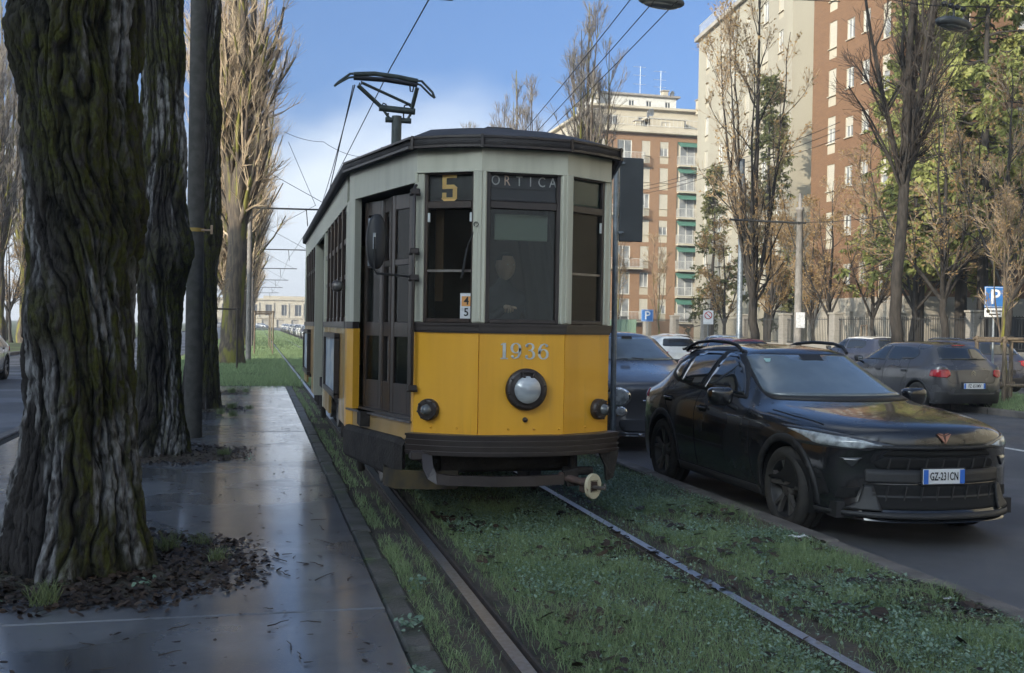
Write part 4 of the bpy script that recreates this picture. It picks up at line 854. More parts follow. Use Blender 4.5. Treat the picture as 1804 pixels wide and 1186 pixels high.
M_wood = mat('tram_varnished_wood', (.045, .028, .021), .38, (.028, .019, .015), ns=6, stretch=(4, 4, .5), coat=.25)
M_roofc = mat('tram_roof_canvas', (.050, .045, .045), .72, (.034, .031, .031), ns=3, bump=.25, bs=25)
M_blk = mat('black_paint', (.018, .018, .019), .5)
M_rub = mat('rubber', (.016, .016, .016), .75)
M_steel = mat('dull_steel', (.20, .19, .18), .45, (.12, .10, .09), ns=10, metal=.7)
M_under = mat('underframe_grime', (.030, .025, .021), .9, (.017, .014, .012), ns=8, bump=.5, bs=40)
M_glass = glass('tram_glass', (.80, .84, .82), dirt=.010, ior=1.36)
M_lens = mat('lamp_lens', (.50, .53, .55), .12, (.30, .33, .36), ns=3, stretch=(1, 1, 4), spec=.8, coat=.6)
M_lensd = mat('lamp_lens_dark', (.10, .11, .115), .15, coat=.6)
M_orange = mat('line_orange', (.70, .33, .10), .6)
M_num5 = mat('route_number_amber', (.90, .58, .20), .6, (.80, .50, .17), ns=8)
M_txt = mat('destination_text', (.62, .62, .58), .7, (.50, .50, .47), ns=20)
M_txtr = mat('destination_text_warm', (.66, .48, .36), .7)
M_numw = mat('silver_number', (.60, .63, .62), .5, (.50, .53, .52), ns=14)
TR = thing('tram', T0, 'old yellow and pale green tram 1936 on line 5 with folding pantograph', 'tram')
zB, zBelt, zWin, zTop, zHd = .72, 1.50, 1.56, 2.71, 2.88
c0, c1, c2, c3 = V((.335, 0, 0)), V((.78, .27, 0)), V((1.17, 1.70, 0)), V((1.17, 10.15, 0))
fl = lambda p: V((-p.x, p.y, 0))
LOOP = [fl(c2), fl(c1), fl(c0), c0, c1, c2]
def slab(p, q, z0, z1, th=.03, out=0, mb=None, m=0):
    """upright slab between plan points p -> q, outward is to the right of the walk"""
    mb = mb or MB(); d = (q-p).normalized(); n = V((d.y, -d.x, 0)); a, b = p+n*out, q+n*out
    mb.ext([a+V((0, 0, z0)), b+V((0, 0, z0)), b-n*th+V((0, 0, z0)), a-n*th+V((0, 0, z0))], (0, 0, z1-z0), m); return mb
def part(name, mb, m, parent=None, **k): return mb.build(name, m, parent or TR, **k)
lerp = lambda p, q, t: p+(q-p)*t
# front panels (three facets) and header
g = .003
for i, (p, q) in enumerate(((fl(c1), fl(c0)), (fl(c0), c0), (c0, c1))):
    d = (q-p).normalized(); part('front_panel', slab(p+d*g, q-d*g, zB, zBelt), M_yel); 
for p, q in zip(LOOP[:-1], LOOP[1:]):
    part('header_board', slab(p, q, zTop if p.y < 1 and q.y < 1 else 2.63, zHd), M_grn)
def strip(name, z0, z1, out, th, m, loop=LOOP, skip_end=0):
    mb = MB(); n = len(loop); L1 = []; L2 = []
    for i in range(n):
        a = (loop[i]-loop[i-1]).normalized() if i else None; b = (loop[i+1]-loop[i]).normalized() if i < n-1 else None
        na = V((a.y, -a.x, 0)) if a else None; nb = V((b.y, -b.x, 0)) if b else None; nn = (na+nb).normalized() if (na and nb) else (na or nb); k = 1/max(.5, nn.dot(nb or na))
        L1.append(loop[i]+nn*out*k); L2.append(loop[i]+nn*(out-th)*k)
    for i in range(n-1):
        P = [L1[i], L1[i+1], L2[i+1], L2[i]]; mb.ext([x+V((0, 0, z0)) for x in P], (0, 0, z1-z0))
    return part(name, mb, m)
F4 = LOOP[1:5]
strip('belt_rail', zBelt, zWin-.01, .022, .05, M_brn, F4); strip('belt_lip', zWin-.018, zWin, .034, .06, M_brn, F4); strip('belt_bead', zBelt-.014, zBelt, .012, .03, M_brn, F4)
strip('header_bead', zTop-.012, zTop+.006, .008, .03, M_grn, F4)
# bumper with three ribs: smooth curve through the facets
def curve_loop(o, n=20):
    P = [fl(c1)+V((-.03, .08, 0)), fl(c1)+V((.0, -.02, 0)), fl(c0)+V((-.06, .0, 0)), c0+V((.06, .0, 0)), c1+V((0, -.02, 0)), c1+V((.03, .08, 0))]; out = []
    for i in range(n+1):
        t = i/n; x = -.81+1.62*t; out.append(V((x, -.03+.28*abs(x/.81)**2.6, 0)))
    return out
CB = curve_loop(0); strip('bumper', .565, .722, .055, .09, M_brn, CB)
for zz in (.58, .622, .664, .706): strip('bumper_rib', zz, zz+.016, .072, .03, M_brn, CB)
bo = MB()
for x in (-.66, -.48, -.1, .1, .3, .55): yy = .27*abs(x/.81)**2.1; bo.lathe([(0, -.008), (.008, -.006), (.009, 0)], (x, (yy if abs(x) > .34 else 0)-.004 if abs(x) < .335 else (abs(x)-.335)/.445*.27-.004, .765), 'y', 8)
o = part('rivets', bo, M_yel); o['kind'] = 'stuff'
# corner posts
def post(p, w, d, z0, z1, ang, m=M_grn, name='post', fl_=True):
    R_ = Matrix.Rotation(ang, 3, 'Z'); mb = MB().box(p+V((0, 0, (z0+z1)/2)), (w, d, z1-z0), R=R_, b=.008)
    if fl_: mb.box(p+R_ @ V((0, -d/2-.004, 0))+V((0, 0, (z0+z1)/2)), (w*.34, .012, z1-z0-.02), R=R_, b=.004)
    return part(name, mb, m)
fa = atan2(.27, .445)
post(fl(c0)+V((0, .035, 0)), .10, .07, zWin, zTop, -fa/2); post(c0+V((0, .035, 0)), .10, .07, zWin, zTop, fa/2)
post(fl(c1)+V((.035, .03, 0)), .085, .07, zWin, zTop, -fa, fl_=False); post(c1+V((-.035, .03, 0)), .085, .07, zWin, zTop, fa, fl_=False)
# front windows: brown frame, transom, destination boards, panes
def local(p, q):
    """object placed so that local x runs p->q, local -y is outward"""
    d = (q-p).normalized(); return p.copy(), atan2(d.y, d.x), (q-p).length
def front_window(p, q, i0, i1, kind):
    o, rz, L = local(p, q); a, b = i0, L-i1; w = b-a; zt = 2.455
    fr = MB()
    for x in (a+.016, b-.016): fr.box((x, .045, (zWin+zTop)/2), (.032, .05, zTop-zWin-.004), b=.004)
    for z, h in ((zWin+.018, .032), (zTop-.014, .024), (zt, .055)): fr.box(((a+b)/2, .043, z), (w-.064, .055, h), b=.004)
    f = link('front_window', fr.mesh('front_window', M_wood if kind == 'L' else M_brn), TR, o, rz=rz); MBf = MB()
    link('pane', MB().box(((a+b)/2, .05, (zWin+zt)/2), (w-.05, .006, zt-zWin-.05)).mesh('pane', M_glass), f)
    bd = link('destination_board', MB().box(((a+b)/2, .062, (zt+zTop)/2+.005), (w-.05, .012, zTop-zt-.06)).mesh('destination_board', {'L': M_blk, 'C': mat('dest_board_grey', (.055, .055, .06), .7, (.04, .04, .045), ns=3), 'R': mat('dest_board_green', (.012, .045, .035), .45, (.02, .06, .045), ns=3)}[kind]), f)
    link('pane', MB().box(((a+b)/2, .045, (zt+zTop)/2+.005), (w-.06, .004, zTop-zt-.08)).mesh('pane', glass('sign_glass', (.95, .96, .96), dirt=.008, ior=1.2)), f)
    return f, bd, a, b, zt
f, bd, a, b, zt = front_window(fl(c1), fl(c0), .05, .05, 'L'); cx = (a+b)/2
m5 = MB(); S = lambda pts, w: ribbon(m5, pts, w)
S([(.052, .082), (-.05, .082)], .03); S([(-.037, .095), (-.037, -.005)], .03); S([(-.05, .006), (.03, .006), (.048, -.012)], .03); S([(.04, .0), (.04, -.075)], .03); S([(.048, -.065), (.028, -.083), (-.03, -.083), (-.048, -.066)], .03); S([(-.037, -.035), (-.037, -.08)], .03)
o = link('route_number', m5.mesh('route_number', M_num5), f, (cx-.015, .052, (zt+zTop)/2+.005)); o.rotation_euler = (pi/2, 0, 0); o.scale = (1.12, 1.08, 1)
link('mid_rail', MB().box((cx, .04, 1.955), (b-a-.06, .02, .018)).mesh('mid_rail', M_steel), f)
for x in (a+.035, b-.035): link('clip', MB().box((x, .03, 2.36), (.03, .012, .07), b=.003).mesh('clip', M_numw), f)
cd = link('line_card', MB().box((b-.075, .036, 1.685), (.085, .004, .2)).mesh('line_card', M_white), f); link('orange_band', MB().box((b-.07, .0325, 1.725), (.07, .004, .075)).mesh('orange_band', M_orange), cd)
for s, z in (('4', 1.725), ('5', 1.64)): o = link('numeral', text_mesh('numeral', s, .085, M_blk, .001, 1.0, bold=.001), cd, (b-.066, .029, z)); o.rotation_euler = (pi/2, 0, 0)
wp = link('wiper', MB().tube([(b+.02, .0, 2.30), (b-.04, -.02, 2.15), (b-.085, -.005, 1.92)], .006, 6).tube([(b-.06, .0, 2.12), (b-.1, .005, 1.9)], .008, 5).lathe([(.018, -.03), (.018, .02)], (b+.02, 0, 2.30), 'y', 10).mesh('wiper', M_blk), f)
MB().box((.13, .16, 2.1), (.07, .01, .75), b=.004).build('curtain', mat('brown_curtain', (.10, .05, .025), .9), f)
f, bd, a, b, zt = front_window(fl(c0), c0, .045, .045, 'C'); cx = (a+b)/2
for i, ch in enumerate('ORTICA'):
    o = link('destination_letter', text_mesh('destination_letter', ch, .108, M_txtr if ch == 'R' else M_txt, .001, .80), f, (cx-.215+i*.088+(.008 if i > 1 else 0), .052, 2.640)); o.rotation_euler = (pi/2, 0, 0)
link('board_line', MB().box((cx, .05, 2.585), (b-a-.08, .004, .008)).mesh('board_line', M_blk), f)
sv = link('sun_visor', MB().box((cx+.01, .14, 2.30), (.42, .012, .20), b=.005).mesh('sun_visor', mat('visor_green', (.33, .36, .29), .7)), f)
f, bd, a, b, zt = front_window(c0, c1, .05, .05, 'R'); cx = (a+b)/2
link('mid_rail', MB().box((cx, .04, 1.955), (b-a-.06, .02, .018)).mesh('mid_rail', M_steel), f)
for x in (a+.035, b-.035): link('clip', MB().box((x, .03, 2.33), (.03, .012, .08), b=.003).mesh('clip', M_numw), f)
# serif numerals 1936
def ring_pts(cx, cy, rx, ry, t0, t1, n=14): return [(cx+rx*cos(t0+(t1-t0)*i/n), cy+ry*sin(t0+(t1-t0)*i/n)) for i in range(n+1)]
def thick(t0, t1, n, lo, hi): return [lo+(hi-lo)*abs(cos(t0+(t1-t0)*i/n))**1.3 for i in range(n+1)]
digits = []
m = MB(); ribbon(m, [(0, -.058), (0, .06)], .024); ribbon(m, [(-.028, -.057), (.028, -.057)], .008); ribbon(m, [(-.026, .045), (-.006, .058)], .009); digits.append((m, -.155))
m = MB(); ribbon(m, ring_pts(0, .022, .032, .036, 0, 2*pi, 24), thick(0, 2*pi, 24, .006, .020)); ribbon(m, [(.032, .02), (.031, -.015), (.018, -.045), (-.008, -.056), (-.026, -.05)], [.018, .020, .014, .007, .008]); m.lathe([(0, .004), (.011, .004), (.011, 0)], (-.026, -.042, 0), 'z', 10); digits.append((m, -.065))
m = MB(); ribbon(m, ring_pts(-.002, .032, .027, .026, 2.6, -1.5, 16), thick(2.6, -1.5, 16, .006, .018)); ribbon(m, ring_pts(-.002, -.027, .033, .032, 1.5, -2.7, 16), thick(1.5, -2.7, 16, .006, .020)); ribbon(m, [(-.012, .006), (.006, .006)], .007)
for yy in (.042, -.04): m.lathe([(0, .004), (.011, .004), (.011, 0)], (-.026, yy, 0), 'z', 10)
digits.append((m, .045))
m = MB(); ribbon(m, ring_pts(0, -.022, .032, .036, 0, 2*pi, 24), thick(0, 2*pi, 24, .006, .020)); ribbon(m, [(-.032, -.02), (-.031, .015), (-.018, .045), (.008, .056), (.026, .05)], [.018, .020, .014, .007, .008]); m.lathe([(0, .004), (.011, .004), (.011, 0)], (.026, .042, 0), 'z', 10); digits.append((m, .15))
for m, x in digits:
    o = link('fleet_numeral', m.mesh('fleet_numeral', M_numw), TR, (x+.015, -.002, 1.355)); o.rotation_euler = (pi/2, 0, 0)
# lamps
def lamp(p, rz, R_, r, name, lens, hinge=False):
    h = link(name, MB().lathe([(R_*.96, .02), (R_, -.02), (R_*.98, -.045), (R_*.80, -.06), (R_*.70, -.05), (r, -.075), (r*.97, -.07)], (0, 0, 0), 'y', 36).mesh(name, M_brn), TR, p, rz=rz)
    link('lens', MB().lathe([(r, -.068), (r*.85, -.088), (r*.55, -.104), (r*.25, -.111), (.0005, -.113)], (0, 0, 0), 'y', 32).mesh('lens', lens), h)
    mb = MB()
    for k in range(8): t = pi/4*k+.2; mb.lathe([(.0005, -.068), (.008, -.066), (.008, -.05)], (R_*.88*cos(t), 0, R_*.88*sin(t)), 'y', 7)
    if hinge: mb.tube([(-.045, -.075, R_*.80), (-.045, -.075, R_*.62), (-.02, -.08, R_*.60)], .009, 6).tube([(.045, -.075, R_*.80), (.045, -.075, R_*.62), (.02, -.08, R_*.60)], .009, 6).tube([(-.06, -.07, R_*.82), (.06, -.07, R_*.82)], .008, 6)
    link('fittings', mb.mesh('fittings', M_brn), h)
lamp((.03, -.004, 1.066), 0, .16, .105, 'headlamp', M_lens, True)
mid = lerp(fl(c1), fl(c0), .25); lamp(mid+V((0, 0, .90)), -fa, .083, .045, 'marker_lamp', M_lensd)
mid = lerp(c1, c0, .25); lamp(mid+V((0, 0, .90)), fa, .083, .045, 'marker_lamp', M_lensd)
part('socket_cap', MB().lathe([(.0005, -.02), (.018, -.018), (.02, 0)], (.03, -.001, .835), 'y', 14), M_brn)
# door bay on the tapering left side
p, q = fl(c2), fl(c1); o, rz, L = local(p, q)
BAY = link('door_bay', MB().box((L/2, .30, .80), (L, .5, .04)).box((L/2, .13, 2.66), (L, .24, .06)).mesh('door_bay', M_brn), TR, o, rz=rz)
def leaf(x, y, ang, w):
    mb = MB(); z0, z1 = .80, 2.60; t = .05
    for xx in (t/2, w-t/2): mb.box((xx, 0, (z0+z1)/2), (t, .035, z1-z0), b=.005)
    for z, h in ((z0+.13, .26), (1.50, .12), (2.05, .05), (z1-.06, .12)): mb.box((w/2, 0, z), (w-2*t, .03, h), b=.004)
    d = link('door_leaf', mb.mesh('door_leaf', M_wood), BAY, (x, y, 0), rz=ang)
    link('pane', MB().box((w/2, 0, 1.26), (w-2*t+.01, .005, .40)).mesh('pane', M_glass), d); link('pane', MB().box((w/2, 0, 1.80), (w-2*t+.01, .005, .48)).mesh('pane', M_glass), d); link('pane', MB().box((w/2, 0, 2.28), (w-2*t+.01, .005, .44)).mesh('pane', M_glass), d); return d
lw = (L-.24)/4
for i in range(4): leaf(.17+i*lw, .10 if i % 2 == 0 else .10+lw*.16, .16 if i % 2 == 0 else -.16, lw*1.0)
link('grab_pole', MB().tube([(L/2-.05, .12, .8), (L/2-.05, .12, 2.6)], .018, 8).mesh('grab_pole', M_steel), BAY)
# wide corner post left of the doors: two faces, green above, yellow below
for z0, z1, m, nm in ((.62, zBelt, M_yel, 'corner_panel'), (zWin, 2.63, M_grn, 'corner_post')):
    part(nm, slab(fl(c2)+V((0, .20, 0)), fl(c2), z0, z1, .06, .004), m); part(nm, slab(fl(c2), lerp(fl(c2), fl(c1), .105), z0, z1, .06, .004), m)
part('belt_rail', slab(fl(c2)+V((0, .20, 0)), fl(c2), zBelt, zWin, .06, .012), M_brn); part('belt_rail', slab(fl(c2), lerp(fl(c2), fl(c1), .105), zBelt, zWin, .06, .012), M_brn)
part('corner_panel', slab(fl(c1)+V((-.012, .05, 0)), fl(c1), zB, zBelt, .04, .002), M_yel); part('door_jamb', slab(lerp(fl(c2), fl(c1), .955), fl(c1), .62, 2.63, .05, -.03), M_wood)
part('sill_panel', slab(lerp(fl(c2), fl(c1), .02), fl(c1), .62, .79, .04, .0), M_yelrefl); part('door_step', slab(lerp(fl(c2), fl(c1), .03), lerp(fl(c2), fl(c1), .98), .785, .80, .2, .025), M_steel)
# right flank taper (no door): panel and window
p, q = c1, c2; part('side_panel', slab(p, q, .62, zBelt), M_yel); part('belt_rail', slab(p, q, zBelt, zWin, .05, .02), M_brn); o, rz, L = local(p, q)
w_ = link('side_window', MB().box((.06, .03, 2.1), (.12, .06, 1.08)).box((L-.06, .03, 2.1), (.12, .06, 1.08)).box((L/2, .03, 2.1), (.06, .06, 1.08)).mesh('side_window', M_grn), TR, o, rz=rz); link('pane', MB().box((L/2, .03, 2.1), (L-.2, .006, 1.06)).mesh('pane', M_glass), w_)
# side walls (left in full, right the same)
def side(s):
    x = s*1.17; A = lambda y: V((x, y, 0)); pr = (lambda a, b: (A(b), A(a))) if s < 0 else (lambda a, b: (A(a), A(b)))
    def sl(name, y0, y1, z0, z1, m, th=.03, out=0): return part(name, slab(*pr(y0, y1), z0, z1, th, out), m)
    y0s = 1.90
    for a, b, zb in ((y0s, 2.62, .62), (2.62, 4.05, .80), (4.05, 5.0, .55), (7.1, 7.9, .55), (7.9, 9.3, .80), (9.3, 10.15, .60)): sl('side_panel', a+.004, b-.004, zb, zBelt, M_yelrefl)
    for a, b in ((1.9, 5.0), (7.1, 10.15)):
        sl('belt_rail', a, b, zBelt, zWin, M_brn, .05, .015); sl('letter_board', a, b, 2.62, 2.95, M_grn, .03, .004); n = round((b-a)/.51); w = (b-a)/n
        for k in range(n+1):
            yy = a+w*k; sl('window_post', yy-.035, yy+.035, zWin, 2.62, M_wood if k not in (0, n) else M_grn, .05, .006)
        for k in range(n):
            f = sl('side_window', a+w*k+.036, a+w*k+w-.036, 2.28, 2.33, M_wood, .03, -.008); c = V((x-s*.03, a+w*(k+.5), 0))
            mb = MB()
            for z, h in ((zWin+.02, .04), (1.98, .04), (2.60, .04)): mb.box(c+V((0, 0, z)), (.03, w-.08, h))
            part('sash', mb, M_wood, f); part('pane', MB().box(c+V((0, 0, 2.09)), (.006, w-.075, 1.02)), M_glass, f)
    sl('letter_board', 5.0, 7.1, 2.62, 2.95, M_grn, .03, .004); sl('rear_header', 10.15, 10.2, .6, 2.95, M_grn)
    # middle doors: recessed leaves between green posts
    for yy in (5.04, 7.06): sl('door_post', yy-.05, yy+.05, .55, 2.62, M_grn, .12, .008)
    for k in range(4):
        a = 5.10+k*.48; f = sl('door_leaf', a, a+.07, .6, 2.6, M_wood, .04, -.10); sl('door_leaf', a+.40, a+.47, .6, 2.6, M_wood, .04, -.10)
        part('door_panel', MB().box((x-s*.12, a+.235, .95), (.02, .36, .65)), M_wood, f); part('pane', MB().box((x-s*.12, a+.235, 1.94), (.006, .36, 1.25)), M_glass, f)
    # framed advertisement boards
    for a, b, zl in ((2.55, 4.25, .84), (8.1, 9.6, .80)):
        fr = part('poster_frame', MB().box((x+s*.03, (a+b)/2, 1.42), (.05, b-a, .05)).box((x+s*.03, (a+b)/2, zl), (.05, b-a, .05)).box((x+s*.03, a+.025, (1.42+zl)/2), (.05, .05, .56)).box((x+s*.03, b-.025, (1.42+zl)/2), (.05, .05, .56)), M_brn)
        part('poster', MB().box((x+s*.018, (a+b)/2, (1.42+zl)/2), (.02, b-a-.1, .53)), mat('poster_print', (.46, .52, .56), .35, (.16, .24, .36), ns=2.5, col3=(.60, .60, .58), n3=4), fr)
    # rear taper
    e = V((s*.78, 11.6, 0)); f_ = A(10.2); P = (e, f_) if s < 0 else (f_, e); part('rear_side_panel', slab(*P, .62, zBelt), M_yelrefl); part('rear_side_board', slab(*P, zBelt, 2.95), M_grn)
side(-1); side(1); part('rear_end', slab(V((.78, 11.6, 0)), V((-.78, 11.6, 0)), .62, 2.95), M_grn)
lampS = part('side_lamp', MB().lathe([(.02, -.10), (.055, -.07), (.05, -.02), (.03, .0)], (-1.20, 1.96, 1.88), 'x', 14), M_steel)
# roof: band, drip mould and rising canvas deck
OUT = [V((x, y, 0)) for x, y in ((-.78, 11.6), (-1.17, 10.2), (-1.17, 7), (-1.17, 4), (-1.17, 1.7), (-.80, .26), (-.56, .10), (-.335, 0), (0, -.02), (.335, 0), (.56, .10), (.80, .26), (1.17, 1.7), (1.17, 4), (1.17, 7), (1.17, 10.2), (.78, 11.6))]
def roof_ring(s, z, o=0):
    R_ = []
    for p in OUT:
        x = p.x*(1-s); k = max(0, 1.9-p.y)/1.9; kb = max(0, p.y-9.7)/1.9; y = p.y+s*1.9*k*1.0-s*1.9*kb; n = V((p.x, (p.y-1.9)*k*.9+(p.y-9.7)*kb*.9, 0)); n = n.normalized() if n.length else n
        R_.append(V((x, y, z))+n*o*(1-s))
    return R_
def zo(p): return 0
rings = [roof_ring(0, 2.875, .0), roof_ring(0, 2.865, .055), roof_ring(0, 2.955, .06), roof_ring(0, 2.965, .045), roof_ring(.03, 2.985, .03), roof_ring(.10, 3.035), roof_ring(.22, 3.10), roof_ring(.4, 3.165), roof_ring(.62, 3.215), roof_ring(.82, 3.24), roof_ring(1, 3.245)]
RF = part('roof', MB().loft(rings, closed=True), M_roofc)
strip('roof_edge_mould', 2.872, 2.890, .068, .03, M_brn, OUT[4:13]); strip('roof_edge_mould', 2.944, 2.960, .066, .03, M_brn, OUT[4:13]); 
for p in (OUT[7], OUT[9], OUT[11], OUT[5]):
    n = V((p.x, (p.y-1.9)*.9, 0)).normalized(); part('edge_clip', MB().box(p+n*.066+V((0, 0, 2.915)), (.02, .02, .1), R=Matrix.Rotation(atan2(n.x, -n.y), 3, 'Z')), M_brn, RF)
part('roof_vent', MB().loft([[V((x*s+.02, y*s+1.15, z)) for x, y in ((-.17, -.26), (.17, -.26), (.22, 0), (.17, .4), (-.17, .4), (-.22, 0))] for s, z in ((1.0, 3.06), (.95, 3.17), (.6, 3.225), (.2, 3.235))], smooth=False, caps=True), M_roofc, RF)
part('roof_vent', MB().lathe([(.10, 3.0), (.10, 3.17), (.13, 3.19), (.12, 3.24), (.06, 3.27), (.0005, 3.275)], (.66, 1.5, 0), 'z', 14), M_roofc, RF)
part('roof_rail', MB().tube([(-.78, 2.6, 3.05), (-.80, 2.5, 3.24), (-.55, 2.5, 3.28), (-.15, 2.5, 3.44), (-.10, 2.5, 3.41), (-.08, 2.5, 3.2)], .016, 7).tube([(-.70, 2.5, 3.05), (-.68, 2.5, 3.25), (-.10, 2.5, 3.31)], .014, 7), M_blk, RF)
part('roof_walkway', MB().box((0, 6.4, 3.265), (.5, 6, .05)), M_roofc, RF)
# pantograph (placed on the roof centre line)
YP = 15.75; pt = lambda x, y, dy=0: PX(x, y, YP+dy)-T0
M_pan = mat('pantograph_green_grey', (.05, .066, .062), .5, (.035, .045, .042), ns=8)
pb = pt(697, 258); pb = V((pb.x, pb.y, 3.15)); PN = part('pantograph', MB().tube([pb, pt(699, 205)], .075, 12), M_pan)
part('base', MB().box(V((pb.x, pb.y, 3.31)), (.9, 1.2, .08), b=.02), M_pan, PN)
part('crossbar', MB().tube([pt(668, 190), pt(731, 197)], .05, 10), M_pan, PN); part('crossbar', MB().tube([pt(679, 211), pt(724, 213.5)], .042, 10), M_pan, PN)
part('strut', MB().tube([pt(674, 192), pt(687, 210)], .02, 6).tube([pt(726, 197), pt(717, 212)], .02, 6), M_pan, PN)
part('upper_arm', MB().tube([pt(671, 188), pt(631, 151, -.15)], .032, 8), M_pan, PN); part('upper_arm', MB().tube([pt(726, 190), pt(735, 155, -.15)], .032, 8), M_pan, PN); part('brace', MB().tube([pt(725, 186), pt(638, 146, -.15)], .022, 7), M_pan, PN)
for dy in (-.25, .1): part('contact_shoe', MB().tube([pt(623, 131, dy), pt(660, 130, dy), pt(700, 135.5, dy), pt(736, 143, dy)], .035, 8), M_pan, PN); 
part('shoe_frame', MB().tube([pt(623, 137), pt(680, 141), pt(735, 150)], .035, 6), M_blk, PN)
part('horn', MB().tube([pt(623, 130), pt(617, 130), pt(596, 145), pt(589, 152)], .018, 6).tube([pt(623, 136), pt(614, 137), pt(596, 147), pt(589, 152)], .016, 6), M_pan, PN)
part('horn', MB().tube([pt(735, 143), pt(743, 143), pt(762, 163), pt(766, 173)], .018, 6).tube([pt(735, 148), pt(741, 150), pt(758, 167), pt(766, 173)], .016, 6), M_pan, PN)
cb = MB()
for q in ([(637, 143), (637, 148), (632, 151), (634, 146)], [(722, 150), (723, 161), (727, 162), (729, 152)], [(673, 187), (675, 182), (680, 184), (683, 190)], [(711, 192), (713, 186), (720, 185), (725, 190)], [(684, 199), (684, 205), (687, 209)], [(711, 200), (711, 211)]): cb.tube([pt(*z) for z in q], .012, 5)
part('cable', cb, M_blk, PN); part('rope', MB().tube([pt(622, 150), pt(616, 178), V((-.95, 9.9, 3.1))], .008, 5), M_blk, PN)
# mirror, handrail, hinges
mc = V((-1.09, .20, 2.16)); MR = part('mirror', MB().loft([[mc+V((.075*cos(t)*k, yy, max(-.13, min(.13, .14*sin(t)*1.0))+.075*sin(t)*k)) for t in [2*pi*i/24 for i in range(24)]] for k, yy in ((.8, -.035), (1, -.02), (1, .06), (.92, .085))], caps=True), M_blk)
part('mirror_glass', MB().box(mc+V((0, .087, 0)), (.11, .004, .36), b=.01), M_lens, MR); part('mirror_stem', MB().tube([mc+V((-.02, -.045, .06)), mc+V((-.02, -.045, -.06))], .012, 8), M_lens, MR)
part('mirror_arm', MB().tube([mc+V((-.02, -.05, .03)), mc+V((-.02, -.05, -.21)), mc+V((.0, -.05, -.24)), V((-.77, .23, 1.90))], .009, 7), M_blk, MR)
part('handrail', MB().tube([(-.79, .245, 2.60), (-.805, .22, 2.58), (-.805, .22, 1.08), (-.79, .245, 1.06)], .013, 8), M_brn)
for z in (2.55, 2.10, 1.90, 1.06): part('bracket', MB().box((-.80, .225, z), (.07, .04, .045), b=.006).tube([(-.84, .24, z-.02), (-.76, .22, z-.02)], .012, 7), M_brn)
# underframe, trucks, step guard, life guard bar, coupler
part('floor', MB().box((0, 5.9, .74), (2.2, 9.5, .12)).box((0, 1.0, .76), (1.3, 1.2, .08)).box((0, 11, .74), (1.6, 1.2, .12)), M_under)
for i, y in enumerate((2.45, 4.05, 8.0, 9.6)):
    for s in (-1, 1):
        part('wheel', MB().lathe([(.0005, -.05), (.12, -.055), (.14, -.03), (.27, -.03), (.30, -.05), (.33, -.05), (.335, .05), (.36, .055), (.36, .08), (.30, .085), (.0005, .08)], (s*.72, y, .345), 'x', 28) if s < 0 else MB().lathe([(.0005, .05), (.12, .055), (.14, .03), (.27, .03), (.30, .05), (.33, .05), (.335, -.05), (.36, -.055), (.36, -.08), (.30, -.085), (.0005, -.08)], (s*.72, y, .345), 'x', 28), M_steel)
for y in (3.25, 8.8):
    for s in (-1, 1): part('truck_frame', MB().box((s*.92, y, .40), (.08, 2.5, .10), b=.02).box((s*.96, y-.8, .38), (.14, .2, .22), b=.03).box((s*.96, y+.8, .38), (.14, .2, .22), b=.03).tube([(s*.95, y-.35, .25), (s*.95, y-.35, .55)], .07, 10).tube([(s*.95, y+.35, .25), (s*.95, y+.35, .55)], .07, 10).tube([(s*1.0, y-1.25, .2), (s*1.02, y-1.3, .36), (s*1.0, y-1.2, .5)], .035, 8), M_under)
part('underframe', MB().box((0, 1.3, .50), (1.2, 1.6, .25)), M_under); part('equipment_box', MB().box((0, 6, .45), (1.5, 2.5, .4)), M_under); part('cross_beam', MB().box((0, .35, .50), (1.1, .06, .16)), M_under)
p, q = lerp(fl(c2), fl(c1), .06), lerp(fl(c2), fl(c1), .90); d = (q-p).normalized(); n = V((d.y, -d.x, 0))
prof = [(.0, .66), (.035, .655), (.06, .62), (.06, .42), (.04, .39)]; mb = MB()
ring = lambda P, dz, sh: [P+n*a+V((0, 0, z-(dz if k >= 3 else 0))) for k, (a, z) in enumerate(prof)]
mb.loft([ring(p, 0, 0), ring(lerp(p, q, .5), .03, 0), ring(lerp(p, q, .93), .06, 0), [x+V((.03, -.02, -.02)) for x in ring(q, .05, 0)]], closed=False, smooth=False); part('step_guard', mb, M_under)
part('step_guard_back', slab(p, q, .42, .64, .02, .02), M_under)
mb = MB(); mb.loft([[V((x, y0, z)) for z in (.29, .40, .43)] for x, y0 in ((-.95, .75), (-.98, .45), (-.92, .28), (-.7, .20), (-.45, .18))], closed=False); mb.loft([[V((x+.012, y0+.02, z)) for z in (.43, .40, .29)] for x, y0 in ((-.95, .75), (-.98, .45), (-.92, .28), (-.7, .20), (-.45, .18))], closed=False); part('wheel_guard', mb, mat('guard_ochre', (.075, .055, .022), .8, (.03, .025, .02), ns=6))
bar = [(-.70, .10, .60), (-.70, .07, .53), (-.695, .04, .47), (-.675, .01, .42), (-.63, -.02, .395), (-.55, -.04, .388), (-.2, -.09, .380), (.1, -.09, .380), (.33, -.06, .385)]
rr = []
for i, P in enumerate(bar):
    d = (V(bar[min(i+1, len(bar)-1)])-V(bar[max(i-1, 0)])).normalized(); s = V((d.z, 0, -d.x)) if abs(d.z) > .3 else V((0, 0, -1)); s = V((-d.z, 0, d.x)).normalized()*-1 if True else s
    rr.append([V(P)+s*.038, V(P)+s*.038+V((0, .05, 0)), V(P)-s*.038+V((0, .05, 0)), V(P)-s*.038])
part('life_guard_bar', MB().loft(rr, smooth=False, caps=True), M_brn)
